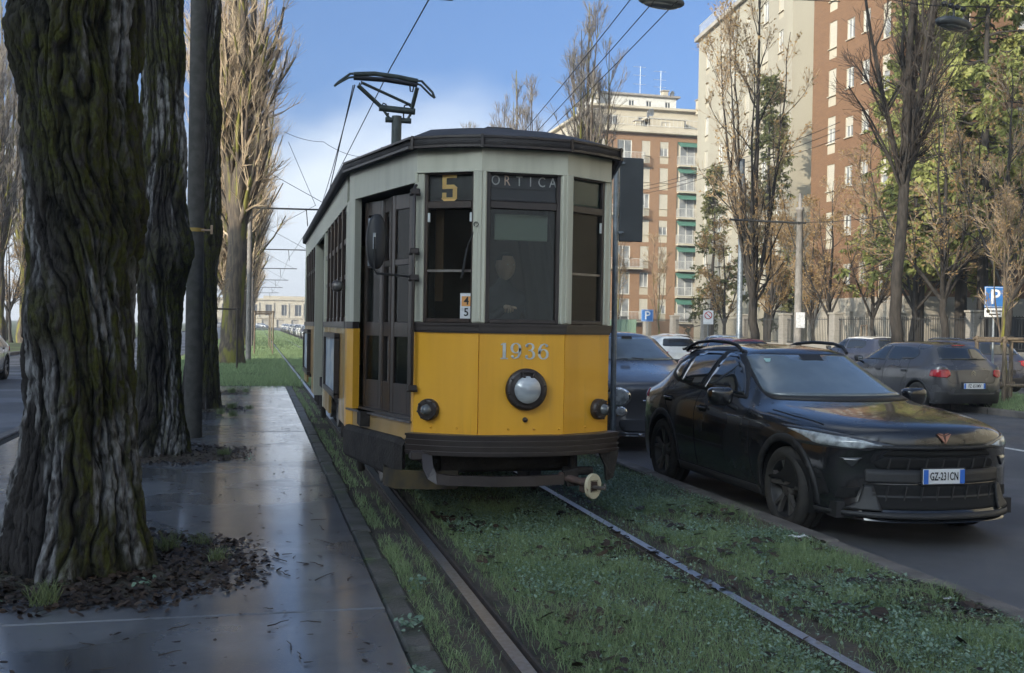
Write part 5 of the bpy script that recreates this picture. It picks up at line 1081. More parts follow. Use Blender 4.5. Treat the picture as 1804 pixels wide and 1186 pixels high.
part('bracket', MB().box((-.74, .16, .56), (.16, .14, .07), b=.01), M_brn); part('bracket', MB().ext([(.66, .10, .57), (.84, .16, .57), (.80, .16, .36), (.74, .14, .34), (.72, .12, .46)], (0, .05, 0)).tube([(.45, .15, .56), (.45, .15, .40)], .03, 8).tube([(.38, .15, .42), (.62, .15, .42)], .035, 8), M_under)
part('bracket', MB().ext([(.33, -.06, .44), (.45, -.04, .46), (.45, -.04, .33), (.36, -.06, .33)], (0, .05, 0)), M_under)
M_cream2 = mat('coupler_cream', (.52, .47, .33), .7, (.18, .10, .05), ns=14, lo=.58, hi=.72)
M_rustr = mat('coupler_rust', (.075, .045, .035), .8, (.04, .028, .023), ns=12)
CP = part('coupler', MB().tube([PX(985, 838, 7.75)-T0, PX(1012, 846, 7.68)-T0, PX(1036, 853, 7.6)-T0], [.034, .03, .028], 8), M_rustr)
cc = PX(1047, 857, 7.58)-T0; ax = V((.45, -.89, 0)).normalized(); sx_ = V((ax.y, -ax.x, 0)); Rm = Matrix((tuple((-sx_.x, -ax.x, 0)), tuple((-sx_.y, -ax.y, 0)), (0, 0, 1)))
mb = MB(); n_s = 28
outer = [(.075*cos(2*pi*k/n_s), .095*sin(2*pi*k/n_s)) for k in range(n_s)]
inner = [(max(-.03, min(.03, .06*cos(2*pi*k/n_s))), max(-.035, min(.035, .06*sin(2*pi*k/n_s)))) for k in range(n_s)]
rg = [[cc+Rm @ V((x, yy, z)) for x, z in pts] for pts, yy in ((inner, .03), (outer, .03), (outer, 0), (inner, -.0), (inner, .03))]; mb.loft(rg, smooth=False); part('buffer_disc', mb, M_cream2, CP)
part('coupler_socket', MB().box(cc+Rm @ V((0, .06, 0)), (.1, .12, .11), R=Rm, b=.01), M_rustr, CP); part('coupling_pin', MB().box(cc+Rm @ V((.0, -.03, -.005)), (.05, .14, .022), R=Rm, b=.006).tube([cc+Rm @ V((.02, -.09, -.02)), cc+Rm @ V((.02, -.09, .03))], .012, 7), M_steel, CP)
# cab interior
part('cab_bulkhead', MB().box((0, 1.72, 1.75), (1.9, .04, 1.9)).box((-.1, 1.68, 1.9), (.6, .03, 1.3)), mat('cab_dark', (.055, .045, .04), .8, (.035, .03, .027), ns=3))
part('cab_ceiling', MB().box((0, .95, 2.72), (1.5, 1.3, .03)), mat('cab_ceiling_cream', (.40, .38, .33), .8))
part('cab_desk', MB().box((.22, .30, 1.54), (.42, .22, .07), b=.01).box((.22, .36, 1.2), (.3, .2, .7), b=.01), mat('desk_grey_green', (.10, .14, .13), .6))
part('cab_curtain', MB().loft([[V((.12+.30*k/9+dx, .85+.03*sin(k*2.2), z)) for k in range(10)] for z, dx in ((2.62, 0), (2.2, .05), (1.75, .12), (1.6, .13))], closed=False), mat('dark_curtain', (.035, .032, .03), .9))
part('ticket_box', MB().box((.50, .42, 1.63), (.10, .08, .14), b=.005), mat('tan_card', (.28, .19, .11), .8)); part('paper_sheet', MB().box((.62, .40, 1.62), (.07, .01, .12), R=Matrix.Rotation(.4, 3, 'Y')), M_white)
part('green_signal_lamp', MB().lathe([(.0005, -.02), (.018, -.012), (.02, .01)], (.47, .42, 1.98), 'y', 12), mat('signal_green', (.05, .5, .15), .4, emit=((.05, .9, .25), 1.2)))
# ------------------------------------------------------------------ tram driver, seated behind the middle front window
M_skin = mat('skin', (.56, .36, .27), .55, (.48, .30, .22), ns=9)
M_jack = mat('dark_jacket', (.055, .058, .07), .85, (.04, .042, .052), ns=8, bump=.3, bs=18)
M_trou = mat('dark_trousers', (.020, .020, .024), .9)
M_hair = mat('grey_hair', (.10, .09, .08), .8)
def skin_mesh(name, chains, m, sub=2, root=0):
    """chains: list of [(pos, r), ...]; shared joints are merged by position"""
    vs = []; rad = []; es = []; key = {}
    def vid(p, r):
        k = tuple(round(c, 4) for c in p)
        if k not in key: key[k] = len(vs); vs.append(p); rad.append(r)
        return key[k]
    for ch in chains:
        ids = [vid(p, r) for p, r in ch]; es += list(zip(ids[:-1], ids[1:]))
    me = bpy.data.meshes.new(name); me.from_pydata(vs, es, []); o = bpy.data.objects.new('tmp', me); COL.objects.link(o)
    o.modifiers.new('skin', 'SKIN'); sv = me.skin_vertices[0].data
    for i, r in enumerate(rad): sv[i].radius = r if isinstance(r, tuple) else (r, r); sv[i].use_root = (i == root)
    s = o.modifiers.new('sub', 'SUBSURF'); s.levels = sub; s.render_levels = sub
    r_ = bpy.data.meshes.new_from_object(o.evaluated_get(bpy.context.evaluated_depsgraph_get())); bpy.data.objects.remove(o); bpy.data.meshes.remove(me)
    r_.materials.clear(); r_.materials.append(m); r_.polygons.foreach_set('use_smooth', [True]*len(r_.polygons)); r_.name = name; return r_
hp = PX(895, 468, 8.62)-V((0, 0, 0)); DR = thing('person', (hp.x, hp.y+.1, .80), 'seated driver in a dark jacket holding the tram controls behind the glass', 'person')
hz = hp.z-.80   # head centre above the cab floor
P_ = lambda x, y, z: (x, y, z)
sp = hz-.95
body = [[(P_(0, .12, .50), (.16, .13)), (P_(0, .11, .68), (.15, .12)), (P_(0, .08, .88), (.17, .12)), (P_(0, .06, hz-.27), (.17, .11)), (P_(0, .05, hz-.17), .062), (P_(0, .03, hz-.06), .055)],
        [(P_(0, .06, hz-.27), (.17, .11)), (P_(-.19, .07, hz-.28), .075), (P_(-.25, .0, hz-.50), .055), (P_(-.13, -.22, hz-.42), .042), (P_(-.06, -.27, hz-.36), .032)],
        [(P_(0, .06, hz-.27), (.17, .11)), (P_(.19, .07, hz-.28), .075), (P_(.27, -.02, hz-.52), .055), (P_(.20, -.26, hz-.56), .042), (P_(.17, -.34, hz-.55), .032)],
        [(P_(0, .12, .50), (.16, .13)), (P_(-.11, .08, .47), .095), (P_(-.13, -.30, .47), .075), (P_(-.13, -.30, .10), .05), (P_(-.13, -.44, .05), .045)],
        [(P_(0, .12, .50), (.16, .13)), (P_(.11, .08, .47), .095), (P_(.13, -.30, .47), .075), (P_(.13, -.30, .10), .05), (P_(.13, -.44, .05), .045)]]
link('body', skin_mesh('body', body, M_jack), DR)
# head: deformed sphere with brow, nose, jaw, ears
bm = bmesh.new(); bmesh.ops.create_uvsphere(bm, u_segments=40, v_segments=28, radius=1)
for v in bm.verts:
    x, y, z = v.co; f = max(0, -y)
    X = x*.078*(1-.18*max(0, -z)); Y = y*.098; Z = z*.118
    if z < 0: Y += -.012*f*min(1, -z*2)
    nose = math.exp(-((x/.16)**2+((z+.10)/.22)**2))*f; Y -= .026*nose*(1-.6*max(0, z+.1))
    eye = sum(math.exp(-(((x-s*.36)/.16)**2+((z-.10)/.10)**2)) for s in (-1, 1))*f; Y += .012*eye
    brow = math.exp(-((z-.27)/.09)**2)*f*(abs(x) < .7); Y -= .006*brow
    mouth = math.exp(-((x/.26)**2+((z+.46)/.045)**2))*f; Y += .008*mouth
    chin = math.exp(-((x/.3)**2+((z+.80)/.15)**2))*f; Y -= .012*chin
    v.co = (X, Y, Z)
me = bpy.data.meshes.new('head'); bm.to_mesh(me); bm.free(); me.materials.append(M_skin); me.polygons.foreach_set('use_smooth', [True]*len(me.polygons))
hd = link('head', me, DR, (0, 0, hz)); hd.rotation_euler = (.05, 0, .35)
for s in (-1, 1):
    e = MB().lathe([(.0005, -.006), (.008, -.006), (.012, 0), (.008, .008), (.0005, .008)], (0, 0, 0), 'x', 10).build('ear', M_skin, hd, loc=(s*.078, .012, 0)); e.scale = (1, 1.6, 2.6)
    MB().lathe([(.0005, -.010), (.007, -.007), (.010, 0)], (s*.028, -.076, .014), 'y', 10).build('eye', mat('eye_white', (.55, .53, .5), .3), hd)
bm = bmesh.new(); bmesh.ops.create_uvsphere(bm, u_segments=24, v_segments=16, radius=1)
for v in bm.verts:
    x, y, z = v.co; v.co = (x*.083, y*.104+.004, z*.123)
bmesh.ops.delete(bm, geom=[v for v in bm.verts if v.co.z < .045-.7*max(0, v.co.y) or (v.co.y < -.05 and v.co.z < .085)], context='VERTS'); me = bpy.data.meshes.new('hair'); bm.to_mesh(me); bm.free(); me.materials.append(M_hair); link('hair', me, hd)
def hand(base, side, curl):
    b = V(base); ch = [[(tuple(b+V((0, .05, 0))), .028), (tuple(b), (.032, .016)), (tuple(b+V((0, -.05, .0))), (.036, .015))]]
    me = skin_mesh('hand', ch, M_skin, 2); hnd = link('hand', me, DR)
    for k, (dx, L_) in enumerate(((-.030, .066), (-.010, .075), (.010, .070), (.029, .055))):
        p0 = b+V((dx, -.055, 0)); p1 = p0+V((0, -L_*.45, -.008)); p2 = p1+V((0, -L_*.2*(1-curl), -L_*.33)); p3 = p2+V((0, L_*.25*curl, -L_*.25)); link('finger', skin_mesh('finger', [[(tuple(p0), .0095), (tuple(p1), .009), (tuple(p2), .0085), (tuple(p3), .0075)]], M_skin, 1), hnd)
    p0 = b+V((-side*.034, -.01, 0)); link('thumb', skin_mesh('thumb', [[(tuple(p0), .012), (tuple(p0+V((-side*.03, -.03, -.006))), .0105), (tuple(p0+V((-side*.025, -.058, -.014))), .0085)]], M_skin, 1), hnd)
hand((-.05, -.30, hz-.35), -1, .8); hand((.17, -.37, hz-.55), 1, .8)
# ------------------------------------------------------------------ cars
M_cglass = mat('car_glass', (.020, .024, .028), .05, spec=.9, coat=.6)
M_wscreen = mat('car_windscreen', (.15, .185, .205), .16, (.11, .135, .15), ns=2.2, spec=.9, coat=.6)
M_trim = mat('car_black_plastic', (.020, .020, .021), .55, bump=.1, bs=200)
M_hole = mat('grille_shadow', (.004, .004, .004), .9)
M_chrome = mat('chrome', (.62, .63, .64), .15, metal=1)
M_tyre = mat('tyre', (.020, .019, .018), .8, (.035, .032, .028), ns=9, bump=.2, bs=80)
M_rimd = mat('rim_graphite', (.13, .12, .115), .35, metal=.5, coat=.3)
M_riml = mat('rim_silver', (.40, .40, .41), .35, metal=.8)
M_hlamp = mat('headlamp_glass', (.46, .50, .52), .12, (.20, .22, .23), ns=14, coat=1.0)
M_hlampd = mat('headlamp_dark', (.035, .037, .04), .12, coat=1.0)
M_tail = mat('tail_lamp_red', (.42, .018, .028), .15, (.25, .01, .018), ns=9, coat=.8)
M_plate = mat('plate_white', (.66, .67, .68), .45); M_plblue = mat('plate_blue', (.03, .14, .52), .45); M_ink = mat('plate_ink', (.012, .012, .014), .6)
M_copper = mat('copper_badge', (.42, .22, .16), .35, metal=.8)
def paint(name, c, r=.22, dirt=None): return mat(name, c, r, dirt or tuple(x*1.5+.012 for x in c), ns=1.7, lo=.45, hi=.8, coat=.9, coatr=.06, rough2=r+.18, rs=1.5)
P_black = paint('paint_black', (.010, .011, .013), .10, (.018, .018, .020)); P_dgrey = paint('paint_dark_grey', (.062, .064, .072)); P_brown = paint('paint_warm_grey', (.050, .049, .052)); P_white = paint('paint_white', (.62, .61, .58)); P_blue = paint('paint_blue_grey', (.13, .165, .21)); P_red = paint('paint_dark_red', (.16, .03, .03)); P_navy = paint('paint_navy', (.03, .035, .055)); P_silver = paint('paint_silver', (.34, .35, .36))
def interp(keys, y):
    for (a, za), (b, zb) in zip(keys[:-1], keys[1:]):
        if y <= b: t = (y-a)/(b-a) if b > a else 0; return za+(zb-za)*max(0, t)
    return keys[-1][1]
def car_body(s):
    """control cage from side-profile numbers, smoothed; front at y=0"""
    L, hw = s['L'], s['W']/2; zc = s['top']; belt = s['belt']; st = []
    for y, kind, wf in s['st']:
        z = interp(zc, y); w = hw*wf; b = interp(belt, y); sh = s.get('sill', .22)
        if kind == 'h': up_ = [(.90*w, z-.075), (.72*w, z-.022), (.40*w, z-.002), (0, z+.004)]; p3 = (.985*w, z-.17)
        elif kind == 'c': up_ = [(.905*w, b), (s.get('rw', .63)*w, z-.062), (.38*w, z-.010), (0, z)]; p3 = (.99*w, b-.12)
        elif kind == 'd': up_ = [(.90*w, b), (.74*w, z-.02), (.42*w, z), (0, z)]; p3 = (.99*w, b-.12)
        P = [(.93*w, sh), (.985*w, sh+.15), (1.0*w, .60), p3]+up_; st.append((y, P))
    cf, cr = s.get('cf', .22), s.get('cr', .14); nS = len(st); vs = []; idx = {}
    def V_(i, k, side):
        key = (i, k, side if st[i][1][k][0] > 1e-6 else 0)
        if key in idx: return idx[key]
        y, P = st[i]; x, z = P[k]; yo = 0
        if y < 1.3: yo = cf*(x/hw)**2.4*max(0, 1-y/1.3)
        if y > L-1.0: yo = -cr*(x/hw)**2.4*max(0, 1-(L-y)/1.0)
        if 'ws' in s and s['ws'][0]-.1 <= y <= s['ws'][1]+.1: yo += .16*(x/hw)**2
        vs.append((x*side, y+yo, z)); idx[key] = len(vs)-1; return idx[key]
    F = []
    for i in range(nS-1):
        for k in range(7):
            for sd in (-1, 1):
                q = (V_(i, k, sd), V_(i, k+1, sd), V_(i+1, k+1, sd), V_(i+1, k, sd)); F.append(q if sd > 0 else q[::-1])
    def cap(i, rows, sgn):
        P = st[i][1]; y0 = st[i][0]; xs = [P[5][0], P[6][0], 0]; g = {}
        for sd in (-1, 1):
            for r in range(4):
                for c in range(4):
                    if c == 0: g[r, c, sd] = V_(i, r, sd)
                    else:
                        kk = ('cap', i, r, c, sd if xs[c-1] > 0 else 0)
                        if kk not in idx:
                            x = xs[c-1]; cc = cf if sgn < 0 else -cr; f_ = cc*(x/hw)**2.4; vs.append((x*sd, y0+f_+rows[r]*sgn*-1*-1, P[r][1])); idx[kk] = len(vs)-1
                        g[r, c, sd] = idx[kk]
            for c in range(4): g[4, c, sd] = V_(i, 4+c, sd)
            for r in range(4):
                for c in range(3):
                    q = (g[r, c, sd], g[r, c+1, sd], g[r+1, c+1, sd], g[r+1, c, sd]); F.append(q if (sd > 0) == (sgn < 0) else q[::-1])
    cap(0, s.get('frow', (.10, .0, -.02, .0)), -1); cap(nS-1, s.get('rrow', (-.10, .02, .03, .0)), 1)
    me = bpy.data.meshes.new('cage'); me.from_pydata(vs, [], F); o = bpy.data.objects.new('tmp', me); COL.objects.link(o); m = o.modifiers.new('s', 'SUBSURF'); m.levels = 3; m.render_levels = 3
    r = bpy.data.meshes.new_from_object(o.evaluated_get(bpy.context.evaluated_depsgraph_get())); bpy.data.objects.remove(o)
    bm = bmesh.new(); bm.from_mesh(r); bmesh.ops.recalc_face_normals(bm, faces=bm.faces); bvh = BVHTree.FromBMesh(bm)
    R_ = s['arch']; ins = set()
    for yc in s['axles']:
        dead = []
        for v in bm.verts:
            if abs(v.co.x) > hw*.55 and (v.co.y-yc)**2+(v.co.z-s['wr'])**2 < R_*R_: ins.add((v, yc))
        iv = {v for v, c in ins if c == yc}
        bmesh.ops.delete(bm, geom=[f for f in bm.faces if all(v in iv for v in f.verts)], context='FACES')
        for v in list(iv):
            if v.is_valid:
                d = V((0, v.co.y-yc, v.co.z-s['wr'])); d = d.normalized()*R_ if d.length > 1e-4 else V((0, 0, R_)); v.co.y = yc+d.y; v.co.z = s['wr']+d.z
        ins.clear()
    bm.to_mesh(r); bm.free(); r.polygons.foreach_set('use_smooth', [True]*len(r.polygons)); r.name = 'body'; return r, bvh
def inpoly(p, poly):
    c = False; n = len(poly); j = n-1
    for i in range(n):
        a, b = poly[i], poly[j]
        if (a[1] > p[1]) != (b[1] > p[1]) and p[0] < (b[0]-a[0])*(p[1]-a[1])/(b[1]-a[1])+a[0]: c = not c
        j = i
    return c
def decal_mesh(name, bvh, poly, ax, off, m, res=.05, skirt=.02, rnd=0):
    """patch lying on the body: outline seen along ax ('l' 'r' sides: (y,z); 'f' front, 'b' back: (x,z); 't' top: (x,y))"""
    if rnd:
        q = []
        n = len(poly)
        for i in range(n):
            a, b, c = V(poly[i-1]), V(poly[i]), V(poly[(i+1) % n]); la, lc = (a-b), (c-b); k = min(rnd, la.length*.45, lc.length*.45)
            p0, p1 = b+la.normalized()*k, b+lc.normalized()*k
            for t in (0, .33, .67, 1): q.append(tuple(p0*(1-t)**2+b*2*t*(1-t)+p1*t*t))
        poly = q
    bd = []
    for i in range(len(poly)):
        a, b = V(poly[i]), V(poly[(i+1) % len(poly)]); k = max(1, int((b-a).length/res))
        for j in range(k): bd.append(tuple(a.lerp(b, j/k)))
    pts = list(bd); x0, x1 = min(p[0] for p in bd), max(p[0] for p in bd); y0, y1 = min(p[1] for p in bd), max(p[1] for p in bd); gx = x0+res*.5
    while gx < x1:
        gy = y0+res*.5
        while gy < y1:
            if inpoly((gx, gy), bd) and min((gx-b[0])**2+(gy-b[1])**2 for b in bd) > (res*.35)**2: pts.append((gx, gy))
            gy += res
        gx += res
    vv, _, ff, _, _, _ = delaunay_2d_cdt([V(p) for p in pts], [], [list(range(len(bd)))], 1, 1e-6)
    D = {'l': V((1, 0, 0)), 'r': V((-1, 0, 0)), 'f': V((0, 1, 0)), 'b': V((0, -1, 0)), 't': V((0, 0, -1))}[ax]; out = []; ok = []
    for p in vv:
        o = {'l': V((-3, p.x, p.y)), 'r': V((3, p.x, p.y)), 'f': V((p.x, -3, p.y)), 'b': V((p.x, 9, p.y)), 't': V((p.x, p.y, 4))}[ax]
        h, nn, i, d = bvh.ray_cast(o, D); ok.append(h is not None); out.append((h-D*off*.5+(nn if nn.dot(D) < 0 else -nn)*off*.5) if h is not None else V((0, 0, 0)))
    F = [f for f in ff if all(ok[i] for i in f)]; mb = MB(); mb.add(out, F, 0, True)
    cnt = {}
    for f in F:
        for i in range(len(f)): e = (f[i], f[(i+1) % len(f)]); cnt[tuple(sorted(e))] = cnt.get(tuple(sorted(e)), [])+[e]
    for k, e in cnt.items():
        if len(e) == 1: a, b = e[0]; mb.add([out[a], out[b], out[b]+D*skirt, out[a]+D*skirt], [(0, 1, 2, 3)], 0)
    me = mb.mesh(name, m)
    bm = bmesh.new(); bm.from_mesh(me); bmesh.ops.remove_doubles(bm, verts=bm.verts, dist=1e-5); bmesh.ops.recalc_face_normals(bm, faces=bm.faces)
    fl = sum((f.normal.dot(D)*f.calc_area() for f in bm.faces)); 
    if fl > 0: bmesh.ops.reverse_faces(bm, faces=bm.faces)
    bm.to_mesh(me); bm.free(); return me
def line_poly(pts, w):
    L_ = []; R_ = []
    for i, p in enumerate(pts):
        d = (V(pts[min(i+1, len(pts)-1)])-V(pts[max(i-1, 0)])).normalized(); n = V((-d.y, d.x)); L_.append(tuple(V(p)+n*w/2)); R_.append(tuple(V(p)-n*w/2))
    return L_+R_[::-1]
def arch_poly(yc, zc, r0, r1, a0=-.12, a1=pi+.12, n=26):
    A = [(yc+r1*cos(a0+(a1-a0)*i/n), zc+r1*sin(a0+(a1-a0)*i/n)) for i in range(n+1)]; B_ = [(yc+r0*cos(a1-(a1-a0)*i/n), zc+r0*sin(a1-(a1-a0)*i/n)) for i in range(n+1)]; return A+B_
WH = {}
def wheel_meshes(r, rim, w, style):
    k = (r, rim, style)
    if k in WH: return WH[k]
    prof = [(rim*.97, w*.42), (rim+.012, w*.47), ((r+rim)/2, w*.52), (r-.03, w*.48), (r-.008, w*.40), (r, w*.30), (r, w*.17), (r-.008, w*.155), (r-.008, w*.14), (r, w*.125), (r, -w*.125), (r-.008, -w*.14), (r-.008, -w*.155), (r, -w*.17), (r, -w*.30), (r-.008, -w*.40), (r-.03, -w*.48), (rim, -w*.47), (rim*.9, -w*.4)]
    ty = MB().lathe(prof, (0, 0, 0), 'x', 44).mesh('wheel', M_tyre); mb = MB()
    mb.lathe([(rim, w*.43), (rim*.95, w*.44), (rim*.93, w*.38), (rim*.90, -.02), (rim*.3, -.05), (.0005, -.05)], (0, 0, 0), 'x', 40, 1)
    mb.lathe([(.0005, w*.40), (.035, w*.40), (.055, w*.36), (.075, w*.26), (.08, 0)], (0, 0, 0), 'x', 20, 0)
    n = {'twin': 5, 'five': 5, 'ten': 7}[style]
    for i in range(n):
        a = 2*pi*i/n+.3
        for da in ((-.17, .17) if style == 'twin' else (0,)):
            wd0, wd1 = (.030, .020) if style == 'twin' else (.055, .042); P = []
            for rr, ww, xx in ((.05, wd0, w*.33), (rim*.55, wd0*.9, w*.38), (rim*.93, wd1*1.4, w*.42)):
                aa = a+da*(rr/rim)*1.15; c, s_ = cos(aa), sin(aa)
                P.append([V((xx, rr*c-ww/2*s_, rr*s_+ww/2*c)), V((xx, rr*c+ww/2*s_, rr*s_-ww/2*c)), V((xx-.035, rr*c+ww*.6*s_, rr*s_-ww*.6*c)), V((xx-.035, rr*c-ww*.6*s_, rr*s_+ww*.6*c))])
            mb.loft(P, 0, smooth=False)
        for k2 in range(1): mb.lathe([(.0005, w*.39), (.009, w*.385)], (0, .048*cos(a+.6), .048*sin(a+.6)), 'x', 6, 1)
    WH[k] = (ty, mb.mesh('rim', [M_rimd if style == 'twin' else M_riml, M_blk])); 
    for me in WH[k]: MB().fix(me)
    return WH[k]
def superell(mb, c, d, m=0, e=3.0, n=20, taper=0):
    c = V(c); rg = []
    for i in range(1, 12):
        ph = -pi/2+pi*i/12; R_ = []
        for j in range(n):
            t = 2*pi*j/n; f = lambda v: math.copysign(abs(v)**(2/e), v); k = f(cos(ph)); z = f(sin(ph)); R_.append(c+V((d[0]*k*f(cos(t))*(1+taper*z), d[1]*k*f(sin(t))*(1+taper*z), d[2]*z)))
        rg.append(R_)
    return mb.loft(rg, m, caps=True)
def make_car(s, name, loc, rz, label, group=None):
    C = thing(name, loc, label, 'car', group, rz); body, bvh = car_body(s); body.materials.append(s['paint']); link('body', body, C); hw = s['W']/2; L = s['L']
    for yc in s['axles']:
        link('arch_liner', MB().lathe([(s['arch']+.004, -hw*.96), (s['arch']+.004, hw*.96)], (0, yc, s['wr']), 'x', 24, a0=-.35, a1=pi+.35).mesh('arch_liner', M_hole), C)
    link('underbody', MB().box((0, L/2, s.get('sill', .22)+.06), (s['W']*.86, L*.90, .12)).mesh('underbody', M_trim), C)
    ty, rim = wheel_meshes(*s['wheel'])
    for yc in s['axles']:
        for sd in (-1, 1):
            w = link('wheel', ty, C, (sd*(hw-s['wheel'][2]/2-.012), yc, s['wr']), rz=0 if sd > 0 else pi); w.rotation_euler[2] = (0 if sd > 0 else pi)+(s.get('steer', 0) if yc < L/2 else 0); link('rim', rim, w)
    for d in s['decals']:
        nm, ax, poly, m, off = d[:5]; kw = d[5] if len(d) > 5 else {}
        for a in ({'s': 'lr'}.get(ax, ax)): link(nm, decal_mesh(nm, bvh, poly, a, off, m, **kw), C)
    s['bvh'] = bvh; return C
def surf(s, ax, a, b):
    o, D = {'f': (V((a, -3, b)), V((0, 1, 0))), 'b': (V((a, 9, b)), V((0, -1, 0))), 'l': (V((-3, a, b)), V((1, 0, 0))), 't': (V((a, b, 4)), V((0, 0, -1)))}[ax]; h = s['bvh'].ray_cast(o, D)[0]; return h if h is not None else o+D*3
def plate(C, s, ax, x, z, txt, tilt=0, w=.52):
    p = surf(s, ax, x, z); k = -1 if ax == 'f' else 1; P = link('number_plate', MB().box((0, 0, 0), (w, .012, .115), b=.004).mesh('number_plate', M_plate), C, p+V((0, k*.022, 0)), rz=0 if ax == 'f' else pi); P.rotation_euler[0] = tilt
    for sx in (-1, 1): link('blue_band', MB().box((sx*(w/2-.022), -.0075, 0), (.040, .004, .108)).mesh('blue_band', M_plblue), P)
    link('plate_surround', MB().box((0, .006, 0), (w+.025, .01, .135), b=.004).mesh('plate_surround', M_trim), P)
    o = link('plate_text', text_mesh('plate_text', txt, .098 if w > .4 else .085, M_ink, .001, .72 if w > .4 else .60, 1.05, .0012), P, (0, -.0085, 0)); o.rotation_euler = (pi/2, 0, 0)
    return P
def mirrors(C, s, y, z, x, m, d=(.10, .06, .075)):
    for sd in (-1, 1):
        mo = superell(MB(), (0, 0, 0), d, 0, 3.4, 20, .12).mesh('wing_mirror', m); o = link('wing_mirror', mo, C, (sd*x, y, z)); o.rotation_euler[2] = sd*.15
        link('mirror_glass', MB().box((0, d[1]*.95, 0), (d[0]*1.6, .01, d[2]*1.5), b=.01).mesh('mirror_glass', M_chrome), o); link('mirror_foot', MB().tube([(-sd*d[0]*.6, .0, -d[2]*.8), (-sd*(x-s['W']/2*.9+.02), .0, -d[2]*1.6)], .022, 8).mesh('mirror_foot', M_trim), o)
def profile_st(L, cowl, r0, r1, dk):
    return [(0, 'h', .86), (.10, 'h', .93), (.40, 'h', .985), (cowl*.7, 'h', 1.0), (cowl-.05, 'h', 1.0), (cowl+.05, 'c', 1.0) if False else (cowl+.04, 'd', 1.0), (r0, 'c', 1.0), (r0+.12, 'c', 1.0), ((r0+r1)/2, 'c', 1.0), (r1-.1, 'c', .995), (r1, 'c', .99), (dk, 'd', .965), (L-.06, 'd', .93), (L, 'd', .88)]
# ---- black crossover with copper badge
FS = dict(L=4.45, W=1.81, wr=.345, arch=.395, axles=(.87, 3.55), wheel=(.345, .245, .235, 'twin'), paint=P_black, sill=.215, cf=.40, cr=.22, rw=.64,
          top=[(0, .885), (.10, .935), (.40, .985), (1.0, 1.025), (1.33, 1.045), (1.42, 1.075), (2.15, 1.455), (2.30, 1.495), (2.8, 1.525), (3.45, 1.505), (3.75, 1.465), (4.18, 1.07), (4.38, .985), (4.45, .93)],
          belt=[(0, .8), (1.3, .965), (2.2, 1.0), (3.4, 1.06), (4.45, 1.0)], ws=(1.42, 2.15), frow=(.12, .0, -.03, .0), rrow=(-.10, .02, .05, .02))
FS['st'] = profile_st(4.45, 1.36, 2.15, 3.72, 4.18)
win = [(1.78, 1.035), (1.93, 1.15), (2.15, 1.31), (2.40, 1.415), (2.75, 1.445), (3.15, 1.435), (3.45, 1.38), (3.66, 1.275), (3.62, 1.17), (3.40, 1.11), (2.6, 1.06)]
